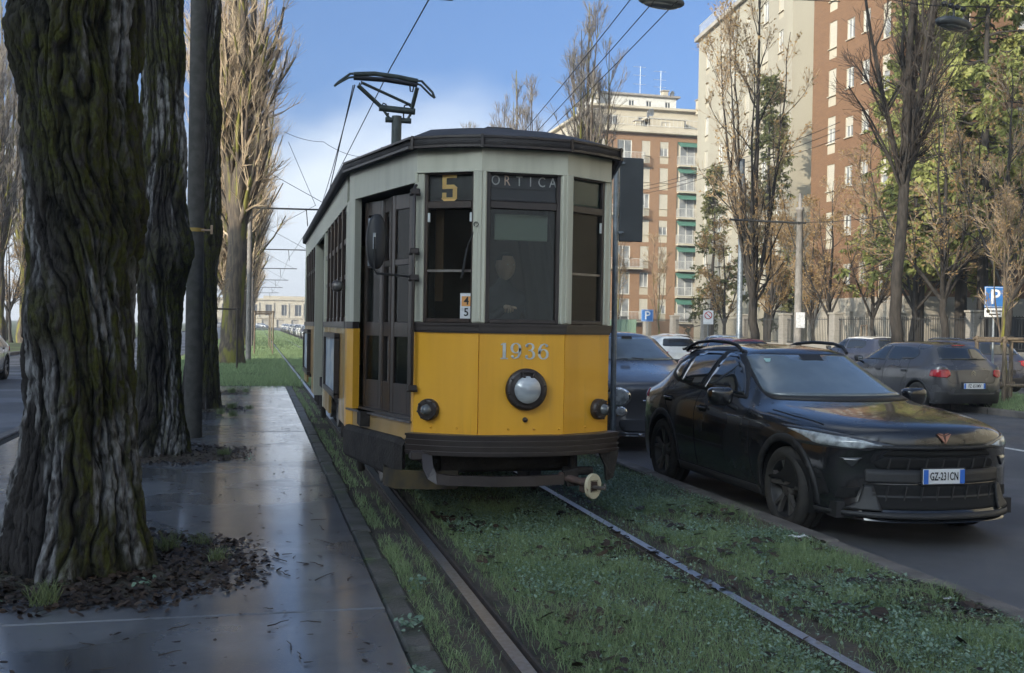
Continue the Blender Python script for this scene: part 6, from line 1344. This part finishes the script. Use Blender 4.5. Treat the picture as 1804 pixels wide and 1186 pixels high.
FS['decals'] = [
    ('window_surround', 's', [(a+(a-2.7)*.025, b+(b-1.2)*.12) for a, b in win], M_trim, .004, dict(rnd=.05)),
    ('front_side_window', 's', [(1.84, 1.045), (1.97, 1.15), (2.17, 1.295), (2.41, 1.395), (2.62, 1.418), (2.66, 1.068)], M_cglass, .009, dict(rnd=.03)),
    ('rear_side_window', 's', [(2.74, 1.072), (2.72, 1.425), (3.12, 1.415), (3.33, 1.375), (3.27, 1.11)], M_cglass, .009, dict(rnd=.03)),
    ('quarter_window', 's', [(3.33, 1.125), (3.39, 1.355), (3.57, 1.265), (3.56, 1.19), (3.42, 1.135)], M_cglass, .009, dict(rnd=.02)),
    ('windscreen_surround', 'f', [(-.70, 1.035), (.70, 1.035), (.545, 1.425), (-.545, 1.425)], M_trim, .004, dict(rnd=.05, res=.07)),
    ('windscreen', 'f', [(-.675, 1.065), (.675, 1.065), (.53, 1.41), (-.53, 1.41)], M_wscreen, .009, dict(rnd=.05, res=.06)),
    ('rear_window', 'b', [(-.56, 1.12), (.56, 1.12), (.47, 1.40), (-.47, 1.40)], M_cglass, .006, dict(rnd=.05)),
    ('headlamp', 'f', [(-.90, .865), (-.87, .745), (-.58, .735), (-.38, .78), (-.52, .81), (-.80, .875)], M_hlampd, .012, dict(rnd=.02, res=.03)), ('headlamp', 'f', [(.90, .865), (.87, .745), (.58, .735), (.38, .78), (.52, .81), (.80, .875)][::-1], M_hlampd, .012, dict(rnd=.02, res=.03)),
    ('headlamp_lens', 'f', [(-.865, .85), (-.83, .762), (-.62, .75), (-.47, .777), (-.60, .812)], M_hlamp, .018, dict(rnd=.015, res=.03)), ('headlamp_lens', 'f', [(.865, .85), (.83, .762), (.62, .75), (.47, .777), (.60, .812)][::-1], M_hlamp, .018, dict(rnd=.015, res=.03)),
    ('upper_intake', 'f', [(-.48, .695), (.48, .695), (.42, .752), (-.42, .752)], M_hole, .004, dict(rnd=.03, res=.04)),
    ('nose_lip', 'f', [(-.60, .758), (-.40, .752), (.40, .752), (.60, .758), (.42, .778), (-.42, .778)], M_trim, .02, dict(rnd=.01, res=.04)),
    ('grille', 'f', [(-.50, .60), (.50, .60), (.53, .645), (.46, .685), (-.46, .685), (-.53, .645)], M_hole, .004, dict(rnd=.02, res=.04)),
    ('bumper_bar', 'f', [(-.58, .49), (.58, .49), (.58, .595), (-.58, .595)], M_trim, .012, dict(rnd=.02, res=.04)),
    ('lower_grille', 'f', [(-.50, .30), (.50, .30), (.60, .482), (-.60, .482)], M_hole, .005, dict(rnd=.02, res=.04)),
    ('splitter', 'f', [(-.84, .235), (.84, .235), (.82, .275), (-.82, .275)], M_trim, .03, dict(res=.05)),
    ('sill_cladding', 's', [(1.30, .225), (3.10, .225), (3.10, .30), (1.30, .30)], M_trim, .012, {}),
    ('tail_lamp', 'l', [(4.10, .885), (4.38, .90), (4.40, .965), (4.18, .975)], M_tail, .012, dict(rnd=.02, res=.03)), ('tail_lamp', 'r', [(4.10, .885), (4.38, .90), (4.40, .965), (4.18, .975)], M_tail, .012, dict(rnd=.02, res=.03)),
    ('tail_lamp', 'b', [(-.80, .90), (.80, .90), (.78, .955), (-.78, .955)], M_tail, .010, dict(rnd=.02, res=.05)),
    ('door_handle', 's', [(2.42, .845), (2.60, .845), (2.60, .91), (2.42, .91)], M_hole, .005, dict(rnd=.03, res=.03)), ('door_handle', 's', [(3.30, .885), (3.48, .885), (3.48, .95), (3.30, .95)], M_hole, .005, dict(rnd=.03, res=.03)),
    ('handle_bar', 's', [(2.40, .868), (2.62, .872), (2.62, .892), (2.40, .888)], P_black, .022, dict(res=.03)), ('handle_bar', 's', [(3.28, .908), (3.50, .912), (3.50, .932), (3.28, .928)], P_black, .022, dict(res=.03)),
    ('bonnet_seam', 't', line_poly([(-.74, .5), (-.78, .9), (-.79, 1.25)], .010), M_hole, .0025, dict(res=.05, skirt=.004)), ('bonnet_seam', 't', line_poly([(.74, .5), (.78, .9), (.79, 1.25)], .010), M_hole, .0025, dict(res=.05, skirt=.004)),
    ('roof_seam', 't', line_poly([(-.50, 2.35), (-.52, 3.6)], .012), M_hole, .003, dict(skirt=.004)), ('roof_seam', 't', line_poly([(.50, 2.35), (.52, 3.6)], .012), M_hole, .003, dict(skirt=.004))]
for sd in (-1, 1):
    m_ = lambda P: [(sd*x, z) for x, z in P]
    FS['decals'] += [('corner_lamp', 'f', m_([(-.74, .675), (-.60, .68), (-.66, .60)]), M_hlampd, .010, dict(rnd=.01, res=.02)), ('side_intake', 'f', m_([(-.89, .36), (-.78, .38), (-.82, .56), (-.89, .63)]), M_hole, .004, dict(rnd=.02, res=.03)), ('blade', 'f', m_([(-.72, .285), (-.50, .285), (-.53, .47), (-.585, .47), (-.63, .345)]), M_trim, .028, dict(res=.03)), ('fog_slot', 'f', m_([(-.76, .36), (-.64, .375), (-.61, .455), (-.74, .44)]), M_hole, .004, dict(res=.03))]
for yc in FS['axles']: FS['decals'].append(('arch_cladding', 's', arch_poly(yc, .345, .392, .455), M_trim, .010, dict(res=.05)))
for P in ([(1.52, .98), (1.50, .75), (1.46, .5), (1.40, .32)], [(2.70, 1.05), (2.70, .8), (2.66, .5), (2.62, .32)], [(3.50, 1.1), (3.55, .95), (3.40, .80), (3.18, .60), (3.10, .32)]): FS['decals'].append(('door_seam', 's', line_poly(P, .008), M_hole, .0025, dict(res=.06, skirt=.004)))
Z_RD = -.10
X_F, Y_F = 5.12, 7.05
CAR = make_car(FS, 'parked_car', (X_F, Y_F, Z_RD), 0, 'black crossover with copper nose badge parked at the kerb beside the tram track')
plate(CAR, FS, 'f', .0, .548, 'GZ-231CN', 0, .36)
mirrors(CAR, FS, 1.86, 1.035, 1.0, P_black, (.115, .07, .085))
gb = MB()
for k in range(7): x = -.42+k*.14; p = surf(FS, 'f', x, .642); gb.box(p+V((0, -.004, 0)), (.012, .02, .085), R=Matrix.Rotation(.25, 3, 'Y'))
link('grille_bars', gb.mesh('grille_bars', M_trim), CAR)['kind'] = 'stuff'
gb = MB()
for k in range(8): x = -.45+k*.128; p = surf(FS, 'f', x, .39); gb.box(p+V((0, -.004, 0)), (.010, .02, .17), R=Matrix.Rotation(.2, 3, 'Y'))
gb.loft([[surf(FS, 'f', -.52+.13*k, zz)+V((0, -.014, 0)) for zz in (.388, .402)] for k in range(9)], closed=False, smooth=False)
link('grille_bars', gb.mesh('grille_bars', M_trim), CAR)['kind'] = 'stuff'
bp = surf(FS, 'f', .0, .845); bd = MB()
for tri in ([(-.062, .03), (-.012, .012), (0, -.048)], [(.062, .03), (.012, .012), (0, -.048)], [(-.05, .036), (-.008, .03), (-.006, .016)], [(.05, .036), (.008, .03), (.006, .016)]): bd.ext([V((x, 0, z)) for x, z in tri], (0, .012, 0))
o = link('badge', bd.mesh('badge', M_copper), CAR, bp+V((0, -.016, 0))); o.rotation_euler[0] = -.35
for sd in (-1, 1):
    link('roof_rail', MB().tube([(sd*.555, 2.32, 1.43), (sd*.565, 2.42, 1.49), (sd*.57, 2.6, 1.518), (sd*.575, 3.0, 1.528), (sd*.575, 3.35, 1.505), (sd*.57, 3.55, 1.465), (sd*.56, 3.66, 1.415)], .017, 8).mesh('roof_rail', M_trim), CAR)
    link('wiper', MB().tube([(sd*.1+.1, 1.44, 1.085), (sd*.35+.15, 1.50, 1.075)], .008, 5).mesh('wiper', M_trim), CAR)
p = surf(FS, 'f', -.43, 1.36); o = link('parking_disc', MB().box((0, 0, 0), (.07, .003, .055)).mesh('parking_disc', mat('sticker_teal', (.35, .55, .52), .5)), CAR, p+V((0, -.012, .004))); o.rotation_euler[0] = -1.0
p = surf(FS, 'f', 0, 1.385); o = link('sensor_cover', MB().box((0, 0, 0), (.22, .006, .09), b=.02).mesh('sensor_cover', M_trim), CAR, p+V((0, -.010, .006))); o.rotation_euler[0] = -1.02
link('spoiler', MB().loft([[V((x, 3.66+.1*(x/.6)**2*-1, 1.465)), V((x, 3.92-.12*(x/.6)**2, 1.435)), V((x, 3.90-.12*(x/.6)**2, 1.41))] for x in [-.56+.112*k for k in range(11)]], closed=True, caps=True).mesh('spoiler', P_black), CAR)
# ---- hatchback shape used for the others
def hatch(paint_, L=4.0, W=1.75, H=1.47, cowl=1.02, nose=.78, wheel='five', rear='c3', front='plain', clad=True, rwx=.66):
    s = dict(L=L, W=W, wr=.315, arch=.352, axles=(.80, L-.66), wheel=(.315, .215, .20, wheel), paint=paint_, sill=.21, cf=.26, cr=.13, rw=rwx,
             top=[(0, nose-.04), (.10, nose), (.35, nose+.07), (.75, cowl-.06), (1.02, cowl), (1.12, cowl+.05), (1.78, H-.06), (1.95, H-.025), (2.5, H), (L-.80, H-.025), (L-.44, H-.065), (L-.13, cowl+.0), (L-.03, cowl-.07), (L, cowl-.13)],
             belt=[(0, nose), (1.0, cowl-.05), (1.8, cowl-.03), (L, cowl+.0)], ws=(1.1, 1.78), frow=(.10, .0, -.02, .0), rrow=(-.08, .03, .05, .0))
    s['st'] = profile_st(L, 1.06, 1.78, L-.44, L-.13); b = cowl; e = L-4.0
    s['decals'] = [('front_side_window', 's', [(1.42, b+.02), (1.60, b+.15), (1.85, H-.155), (2.08, H-.125), (2.18, H-.12), (2.20, b+.025)], M_cglass, .006, dict(rnd=.03)), ('rear_side_window', 's', [(2.27, b+.028), (2.25, H-.118), (2.8+e*.6, H-.135), (3.12+e*.8, H-.18), (3.22+e, b+.16), (3.10+e, b+.06)], M_cglass, .006, dict(rnd=.04)),
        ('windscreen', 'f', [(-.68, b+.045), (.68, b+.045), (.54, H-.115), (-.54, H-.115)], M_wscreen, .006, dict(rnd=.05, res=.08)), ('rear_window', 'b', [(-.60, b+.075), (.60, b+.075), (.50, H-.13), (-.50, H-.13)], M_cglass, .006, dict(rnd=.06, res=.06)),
        ('bumper', 'b', [(-.84, .22), (.84, .22), (.84, .47), (.60, .49), (.55, .43), (-.55, .43), (-.60, .49), (-.84, .47)], M_trim, .012, dict(rnd=.03)), ('plate_recess', 'b', [(-.32, .50), (.32, .50), (.32, .66), (-.32, .66)], M_trim, .003, dict(rnd=.02)),
        ('sill_cladding', 's', [(1.12, .21), (L-.98, .21), (L-.98, .30), (1.12, .30)], M_trim, .010, {}), ('boot_seam', 'b', line_poly([(-.66, .95), (-.56, .68), (-.50, .64), (.50, .64), (.56, .68), (.66, .95)], .010), M_hole, .0025, dict(skirt=.004))]
    for P in ([(1.22, b), (1.20, .7), (1.16, .32)], [(2.24, b+.02), (2.24, .7), (2.2, .32)], [(3.02+e, b+.05), (3.06+e, .85), (2.88+e, .62), (2.78+e, .32)]): s['decals'].append(('door_seam', 's', line_poly(P, .008), M_hole, .0025, dict(skirt=.004)))
    for a in (2.0, 2.86+e): s['decals'].append(('door_handle', 's', [(a, .83), (a+.16, .83), (a+.16, .87), (a, .87)], M_trim, .02, dict(rnd=.01, res=.03)))
    if clad:
        for yc in s['axles']: s['decals'].append(('arch_cladding', 's', arch_poly(yc, .315, .35, .40), M_trim, .008, dict(res=.06)))
    oval = lambda cx, cz, rx, rz_, n=16: [(cx+rx*cos(2*pi*k/n), cz+rz_*sin(2*pi*k/n)) for k in range(n)]
    for sd in (-1, 1):
        if rear == 'c3': s['decals'] += [('tail_lamp', 'b', [(sd*x, z) for x, z in ((.82, .76), (.78, .90), (.56, .915), (.52, .80), (.60, .745))], M_tail, .022, dict(rnd=.05, res=.03)), ('tail_lamp', 'l' if sd < 0 else 'r', [(L-.28, .77), (L-.02, .76), (L-.05, .91), (L-.24, .90)], M_tail, .016, dict(rnd=.04, res=.03))]
        else: s['decals'].append(('tail_lamp', 'b', oval(sd*.68, .83, .10, .11), M_tail, .015, dict(res=.03)))
        if front == 'round': s['decals'] += [('headlamp', 'f', oval(sd*.60, .72, .15, .13), M_chrome, .014, dict(res=.03)), ('headlamp_lens', 'f', oval(sd*.60, .72, .12, .105), M_hlamp, .022, dict(res=.03)), ('fog_lamp', 'f', oval(sd*.58, .53, .085, .07), M_chrome, .012, dict(res=.03)), ('fog_lens', 'f', oval(sd*.58, .53, .07, .055), M_hlamp, .018, dict(res=.03))]
        else: s['decals'].append(('headlamp', 'f', [(sd*x, z) for x, z in ((.80, .74), (.74, .60), (.48, .60), (.42, .66), (.70, .74))], M_hlamp, .014, dict(rnd=.02, res=.03)))
    if front == 'round': s['decals'] += [('lower_grille', 'f', [(-.58, .26), (.58, .26), (.62, .42), (-.62, .42)], M_trim, .008, dict(rnd=.08)), ('nose_bar', 'f', [(-.30, .66), (.30, .66), (.30, .69), (-.30, .69)], M_chrome, .02, dict(rnd=.012, res=.03)), ('bumper_lip', 'f', line_poly([(-.66, .225), (.66, .225)], .03), M_chrome, .02, {})]
    else: s['decals'] += [('lower_grille', 'f', [(-.5, .28), (.5, .28), (.55, .42), (-.55, .42)], M_hole, .004, dict(rnd=.03)), ('grille', 'f', [(-.42, .58), (.42, .58), (.44, .64), (-.44, .64)], M_hole, .004, dict(rnd=.02))]
    return s
def hatch_extras(C, s, m, txt=None, front=False):
    mirrors(C, s, 1.48, s['top'][4][1]+.03, s['W']/2+.07, m, (.09, .06, .065))
    if txt: plate(C, s, 'b', 0, .58, txt)
    p = surf(s, 'b', 0, s['top'][4][1]+.09); link('rear_wiper', MB().tube([p+V((0, .02, 0)), surf(s, 'b', -.28, s['top'][4][1]+.10)+V((0, .02, 0))], .009, 5).mesh('rear_wiper', M_trim), C)
    if front:
        for sd in (-1, 1): link('wiper', MB().tube([surf(s, 'f', sd*.12, s['top'][4][1]+.06)+V((0, -.015, 0)), surf(s, 'f', sd*.25-.3, s['top'][4][1]+.075)+V((0, -.015, 0))], .010, 5).mesh('wiper', M_trim), C)
# grey hatchback seen from behind (faces away)
S3 = hatch(P_brown, 4.0, 1.75, 1.49, 1.03, .80, 'five', 'c3')
C3 = make_car(S3, 'parked_car', (14.0, 22.75, Z_RD), pi+.06, 'grey hatchback FZ 651MV parked facing away at the far kerb'); hatch_extras(C3, S3, M_blk, 'FZ 651MV')
p = surf(S3, 'b', 0, .86); ch = MB()
for zz in (0, -.045): ch.ext([V((-.06, 0, zz-.03)), V((0, 0, zz+.02)), V((.06, 0, zz-.03)), V((.06, 0, zz-.012)), V((0, 0, zz+.04)), V((-.06, 0, zz-.012))], (0, .012, 0))
link('badge', ch.mesh('badge', M_chrome), C3, p+V((0, .002, 0)))
link('high_brake_lamp', MB().box((0, 0, 0), (.3, .03, .02)).mesh('high_brake_lamp', M_tail), C3, surf(S3, 'b', 0, 1.40)+V((0, .01, 0)))
# dark compact crossover with round lamps behind the black one
S5 = hatch(P_dgrey, 4.2, 1.80, 1.62, 1.14, .94, 'five', 'oval', 'round', True, .70)
C5 = make_car(S5, 'parked_car', (5.32, 13.25, Z_RD), 0, 'dark grey compact car with round headlamps parked behind the black crossover'); hatch_extras(C5, S5, P_dgrey, None, True)
link('mirror_mount', MB().box(surf(S5, 'f', .05, 1.49)+V((0, -.012, 0)), (.16, .01, .07)).mesh('mirror_mount', M_trim), C5)
# small dark car with white roof and round red lamps; dark estate; others along the kerbs
SM = hatch(P_navy, 4.1, 1.80, 1.53, 1.06, .86, 'five', 'oval', 'round', True, .72); SM['decals'].append(('white_roof', 't', [(-.56, 1.95), (.56, 1.95), (.56, 3.35), (-.56, 3.35)], P_white, .008, dict(rnd=.08, res=.1)))
CM = make_car(SM, 'parked_car', (20.45, 35.0, Z_RD), pi+.05, 'small dark car with white roof and red tail lamps parked behind the bare tree'); hatch_extras(CM, SM, M_blk)
SW = hatch(P_navy, 4.7, 1.82, 1.52, 1.0, .80, 'five', 'c3', 'plain', True, .66)
CW = make_car(SW, 'parked_car', (20.4, 30.2, Z_RD), pi, 'dark estate car parked on the service road behind the grey hatchback'); hatch_extras(CW, SW, M_blk)
for sd in (-1, 1): link('roof_rail', MB().tube([(sd*.56, 2.0, 1.45), (sd*.565, 2.3, 1.50), (sd*.565, 3.4, 1.50), (sd*.56, 3.75, 1.44)], .018, 7).mesh('roof_rail', M_chrome), CW)
SH = hatch(P_white, 4.05, 1.75, 1.46, 1.0, .78)
CH = make_car(SH, 'parked_car', (13.6, 36.4, Z_RD), pi, 'white hatchback parked facing away, seen past the dark compact car'); hatch_extras(CH, SH, P_white)
def recolor(src, loc, rz, paint_, label, group=None):
    c = copy_tree(src, None, label, group)
    if not group and 'group' in c: del c['group']
    c.location = loc; c.rotation_euler[2] = rz
    for ch in c.children:
        if ch.name.startswith('body'): ch.material_slots[0].link = 'OBJECT'; ch.material_slots[0].material = paint_
    return c
recolor(CH, (13.5, 30.9, Z_RD), pi, P_red, 'dark red car at the far kerb hidden behind the roof of the black crossover')
recolor(CH, (20.5, 46.5, Z_RD), pi, P_blue, 'blue-grey hatchback on the service road seen above the black crossover roof')
recolor(CH, (20.4, 52.5, Z_RD), pi, P_silver, 'pale silver car on the service road beyond the blue-grey hatchback')
recolor(CH, (13.6, 42.5, Z_RD), pi, P_dgrey, 'dark grey hatchback at the far kerb beyond the white hatchback')
recolor(CH, (-7.4, 27.6, -.12), 0, P_silver, 'silver car on the left road beyond the thick trunk')
rowp = [P_dgrey, P_white, P_silver, P_navy, P_white, P_blue, P_black, P_silver, P_white, P_dgrey, P_silver, P_navy, P_white, P_black, P_silver]
for i, p_ in enumerate(rowp): recolor(CH, (5.3+random.uniform(-.1, .1), 112+i*6.3, Z_RD), 0 if i % 3 else pi if False else 0, p_, ORD[i]+' car of the distant row parked along the lawn kerb', 'distant parked cars along the lawn')
for i, p_ in enumerate((P_silver, P_white, P_navy, P_white, P_dgrey)): recolor(CH, (3.0-i*2.7, 296-i*2, -.1), .9, p_, ORD[i]+' car of those parked across the end of the lawn', 'cars parked before the pale building')
# ------------------------------------------------------------------ poles, signs, lamps and wires
M_conc = mat('concrete', (.070, .068, .063), .9, (.046, .045, .041), ns=9, bump=.35, bs=120, col3=(.06, .075, .035), n3=1.3, lo3=.6, hi3=.75)
M_conc2 = mat('concrete_pale', (.24, .22, .20), .9, (.17, .16, .145), ns=6, bump=.2, bs=60)
M_galv = mat('galvanised', (.24, .27, .29), .45, (.17, .19, .205), ns=14, metal=.5)
M_panelb = mat('sign_back_grey', (.055, .062, .066), .55, (.042, .048, .052), ns=3)
M_pblue = mat('sign_blue', (.03, .15, .42), .45); M_wire = mat('wire', (.012, .012, .013), .6); M_sred = mat('sign_red', (.45, .03, .03), .5)
cp = thing('concrete_pole', (-.80, 14.6, 0), 'grey concrete catenary pole between two dark tree trunks', 'pole')
MB().lathe([(.12, 0), (.115, .5), (.105, 4), (.095, 8.6), (.06, 8.7), (.0005, 8.72)], (0, 0, 0), 'z', 24).build('shaft', M_conc, cp); MB().lathe([(.113, 0), (.113, .05)], (0, 0, 2.72), 'z', 24).build('yellow_band', mat('band_ochre', (.30, .20, .04), .7), cp)
MB().box((.21, -.12, 2.75), (.03, .012, .12), b=.003).tube([(.08, -.12, 2.74), (.2, -.12, 2.74)], .012, 6).build('tag_plate', mat('tag_tan', (.36, .26, .18), .7), cp)
MB().tube([(0, 0, 6.1), (3.4, 0, 6.1)], .03, 8).build('bracket_arm', M_iron, cp)
MB().tube([(0, 0, 7.6), (1.6, 0, 6.85), (3.3, 0, 6.15)], .012, 5).build('stay', M_wire, cp)
for i, yy in enumerate((43.5, 68, 92, 117, 142, 168)):
    c = thing('catenary_pole', (-.3, yy, 0), ORD[i]+' far grey pole with a bracket arm over the track', 'pole', 'catenary poles of the far track')
    MB().tube([(0, 0, 0), (0, 0, 8.2)], [.11, .08], 10).build('shaft', M_conc2, c); MB().tube([(-.2, 0, 6.1), (3.6, 0, 6.15)], .035, 6).build('bracket_arm', M_iron, c); MB().tube([(0, 0, 7.9), (3.3, 0, 6.2)], .015, 4).build('stay', M_wire, c); MB().tube([(2.2, 0, 6.1), (2.26, 0, 5.45)], .02, 5).build('hanger', M_iron, c)
def wire(pts, r, label, sag=0, n=14):
    P = []
    for a, b in zip(pts[:-1], pts[1:]):
        a, b = V(a), V(b)
        for k in range(n): t = k/n; P.append(a.lerp(b, t)-V((0, 0, sag*4*t*(1-t))))
    P.append(V(pts[-1])); MB().tube(P, r, 5).build('overhead_wire', M_wire, label=label, cat='wire', group='overhead wires')
zc = PX(700, 131, 15.75).z+.03
wire([(X_C, -6, zc+.02), (X_C-.1, 15.5, zc), (X_C+.1, 43.5, 5.5), (X_C-.1, 68, 5.5), (X_C+.1, 92, 5.5), (X_C, 142, 5.5), (X_C, 200, 5.5)], .009, 'contact wire above the track touching the pantograph', .04)
wire([PX(625, 150, 16.5), PX(566, 362, 43.5), PX(540, 440, 68)], .010, 'thin wire slanting down from the pantograph towards the far brackets', .1)
wire([PX(508, 250, 43), PX(556, 362, 43.5)], .010, 'short stay wire above the far bracket arm'); wire([PX(480, 402, 60), PX(556, 362, 43.5)], .010, 'stay wire crossing below the far bracket arm')
wire([PX(500, 232, 43), PX(570, 250, 43), PX(632, 276, 43)], .010, 'span wire running from the poplars behind the tram roof', .1)
for x0, y0, x1, y1, Y0, Y1, lb in ((1110, 0, 945, 205, 18, 29, 'left wire of the three feeder wires above the tram roof'), (1145, 10, 955, 222, 18, 30, 'middle wire of the three feeder wires above the tram roof'), (1185, 10, 962, 235, 18, 31.5, 'right wire of the three feeder wires, leaving the hanging lamp')):
    a, b = PX(x0, y0, Y0), PX(x1, y1, Y1); wire([a-(b-a)*1.2, a, b, b+(b-a)*2.5], .010, lb, .03)
# grey steel pole and concrete post on the right verge
sp = thing('steel_pole', (16.1, 33.4, 0), 'slim grey steel pole left of the upright leafy tree', 'pole'); MB().lathe([(.12, 0), (.115, 1.4), (.095, 1.45), (.085, 7.4), (.0005, 7.42)], (0, 0, 0), 'z', 16).build('shaft', M_galv, sp); MB().box((0, 0, .01), (.4, .4, .02)).build('base_plate', M_galv, sp)
p = PX(1405, 600, 31.0); pt_ = thing('concrete_post', (p.x, p.y, 0), 'weathered concrete post with long cross-arm and narrow top', 'post')
zt = lambda y: PX(1405, y, 31.0).z
MB().lathe([(.135, 0), (.12, 2.5), (.10, zt(372)), (.13, zt(371)), (.13, zt(366)), (.06, zt(364)), (.05, zt(342)), (.0005, zt(340))], (0, 0, 0), 'z', 16).build('shaft', M_conc2, pt_); MB().tube([(-2.45, 0, zt(392)), (.12, 0, zt(393))], .035, 7).build('cross_arm', M_iron, pt_)
MB().box((.0, -.1, zt(393)), (.3, .06, .06)).build('clamp', M_iron, pt_); MB().box((.02, -.13, 1.9), (.3, .02, .5)).build('notice', M_white, pt_)
# suspended street lamps
def lampd(p, rz, label):
    t = thing('hanging_lamp', p, label, 'street lamp', None, rz); h = superell(MB(), (0, 0, 0), (.48, .2, .11), 0, 2.3, 24).mesh('housing', M_panelb); link('housing', h, t); link('diffuser', superell(MB(), (0, 0, -.05), (.38, .16, .085), 0, 2.3, 20).mesh('diffuser', mat('lamp_glass', (.10, .11, .11), .2, coat=.5)), t); MB().tube([(0, 0, .08), (0, 0, .32)], .025, 7).build('hanger', M_blk, t)
    for k in range(4): MB().lathe([(.0005, -.05), (.05, -.03), (.05, .03), (.0005, .05)], (-.3+k*.2, 0, .33), 'x', 10).build('insulator', M_blk, t)
a = PX(1165, 2, 18.1); lampd(a, .2, 'dark oval lamp hanging above the tram from the feeder wires')
b = PX(1680, 42, 17.8); lampd(b, .35, 'dark oval lamp with insulators hanging in front of the cedar')
wire([b+V((-1.2, .3, .45)), b+V((0, 0, .33)), b+V((9, 1.5, 1.6))], .01, 'wire carrying the oval lamp in front of the cedar', .03); wire([a+V((-8, -1, 1.2)), a+V((0, 0, .33)), b+V((-1.2, .3, .45))], .01, 'span wire between the two hanging oval lamps', .1)
wire([PX(1480, 3, 40), PX(1300, -5, 40)], .02, 'wire with an insulator in front of the brick tower'); 
for k in range(3): wire([PX(1120, 330+k*6, 60), PX(1260, 290+k*8, 45), PX(1480, 215+k*14, 34)], .012, ('upper', 'middle', 'lower')[k]+' of three thin wires crossing the brick block and the leafy tree', .15)
wire([PX(1405, 392, 31), PX(1620, 370, 28), PX(1800, 330, 26)], .012, 'thin wire running right from the cross-arm of the concrete post', .1)
# dark panel on a galvanised pole by the tram
sg = thing('stop_panel_sign', (3.87, 11.15, 0), 'dark grey sign panel on a galvanised pole between tram and black crossover', 'sign')
MB().tube([(0, 0, -.05), (-.01, 0, 3.46)], .032, 14).build('pole', M_galv, sg); pn = MB().box((.165, -.01, 2.97), (.275, .035, .93), b=.008).build('panel', M_panelb, sg)
for z in (3.37, 2.60): MB().box((.035, -.035, z), (.05, .03, .03), b=.005).build('clamp', M_galv, sg); MB().lathe([(.0005, -.012), (.012, -.01), (.012, 0)], (.06, -.05, z), 'y', 8).build('bolt', M_galv, sg)
# parking signs
def psign(loc, s, label, rz=0, h=2.6, sub=True):
    t = thing('parking_sign', loc, label, 'sign', None, rz); MB().tube([(0, .03, 0), (0, .03, h)], .03, 10).build('pole', M_galv, t)
    pl = MB().box((0, -.01, h-s*.5), (s, .02, s), b=.012).build('blue_plate', M_pblue, t); MB().box((0, -.022, h-s*.5), (s*.94, .004, s*.94), b=.012).build('white_border', M_plate, pl); MB().box((0, -.026, h-s*.5), (s*.90, .004, s*.90), b=.012).build('blue_face', M_pblue, pl)
    o = link('letter', text_mesh('letter', 'P', s*.98, M_plate, .002, 1, bold=s*.012), pl, (0, -.03, h-s*.52)); o.rotation_euler = (pi/2, 0, 0)
    if sub:
        q = MB().box((0, -.01, h-s*1.24), (s*.96, .02, s*.42), b=.006).build('white_plate', M_plate, t)
        for k, zz in enumerate((.08, -.08)): MB().box((.08*s*(1-k), -.022, h-s*(1.24-zz)), (s*.55, .004, s*.06)).build('plate_line', M_ink, q)
        MB().lathe([(.0005, -.004), (s*.09, -.004), (s*.09, 0)], (-.32*s, -.022, h-s*1.17), 'y', 12).build('plate_symbol', M_ink, q)
psign((17.65, 22.5, 0), .52, 'blue parking sign with white plate on a pole by the tree guard', -.2, 2.72)
psign((26.9, 70.5, 0), .85, 'small distant blue parking sign in front of the brick block', -.3, 2.9, False)
t = thing('no_parking_sign', (26.9, 60.1, 0), 'small white sign with a red ring by the green gate', 'sign', None, -.3); MB().tube([(0, .03, 0), (0, .03, 2.75)], .03, 8).build('pole', M_galv, t); pl = MB().box((0, 0, 2.3), (.62, .02, .85), b=.01).build('plate', M_plate, t)
MB().lathe([(.19, -.004), (.24, -.004), (.24, 0), (.19, 0), (.19, -.004)], (0, -.012, 2.42), 'y', 20).build('red_ring', M_sred, pl); MB().box((0, -.014, 2.42), (.38, .004, .05), R=Matrix.Rotation(.78, 3, 'Y')).build('red_bar', M_sred, pl)
# ------------------------------------------------------------------ thin winter haze
hz_m = bpy.data.materials.new('haze_air'); hz_m.use_nodes = True; hn = hz_m.node_tree; hn.nodes.remove(hn.nodes['Principled BSDF'])
pvn = hn.nodes.new('ShaderNodeVolumePrincipled'); pvn.inputs['Density'].default_value = .0009; pvn.inputs['Color'].default_value = (.93, .95, 1, 1); pvn.inputs['Anisotropy'].default_value = .2
hn.links.new(pvn.outputs[0], hn.nodes['Material Output'].inputs['Volume'])
MB().box((0, 325, 16.4), (1004, 1154, 35.2)).build('haze', hz_m, label='thin winter haze in the air over the street', cat='haze', kind='stuff')
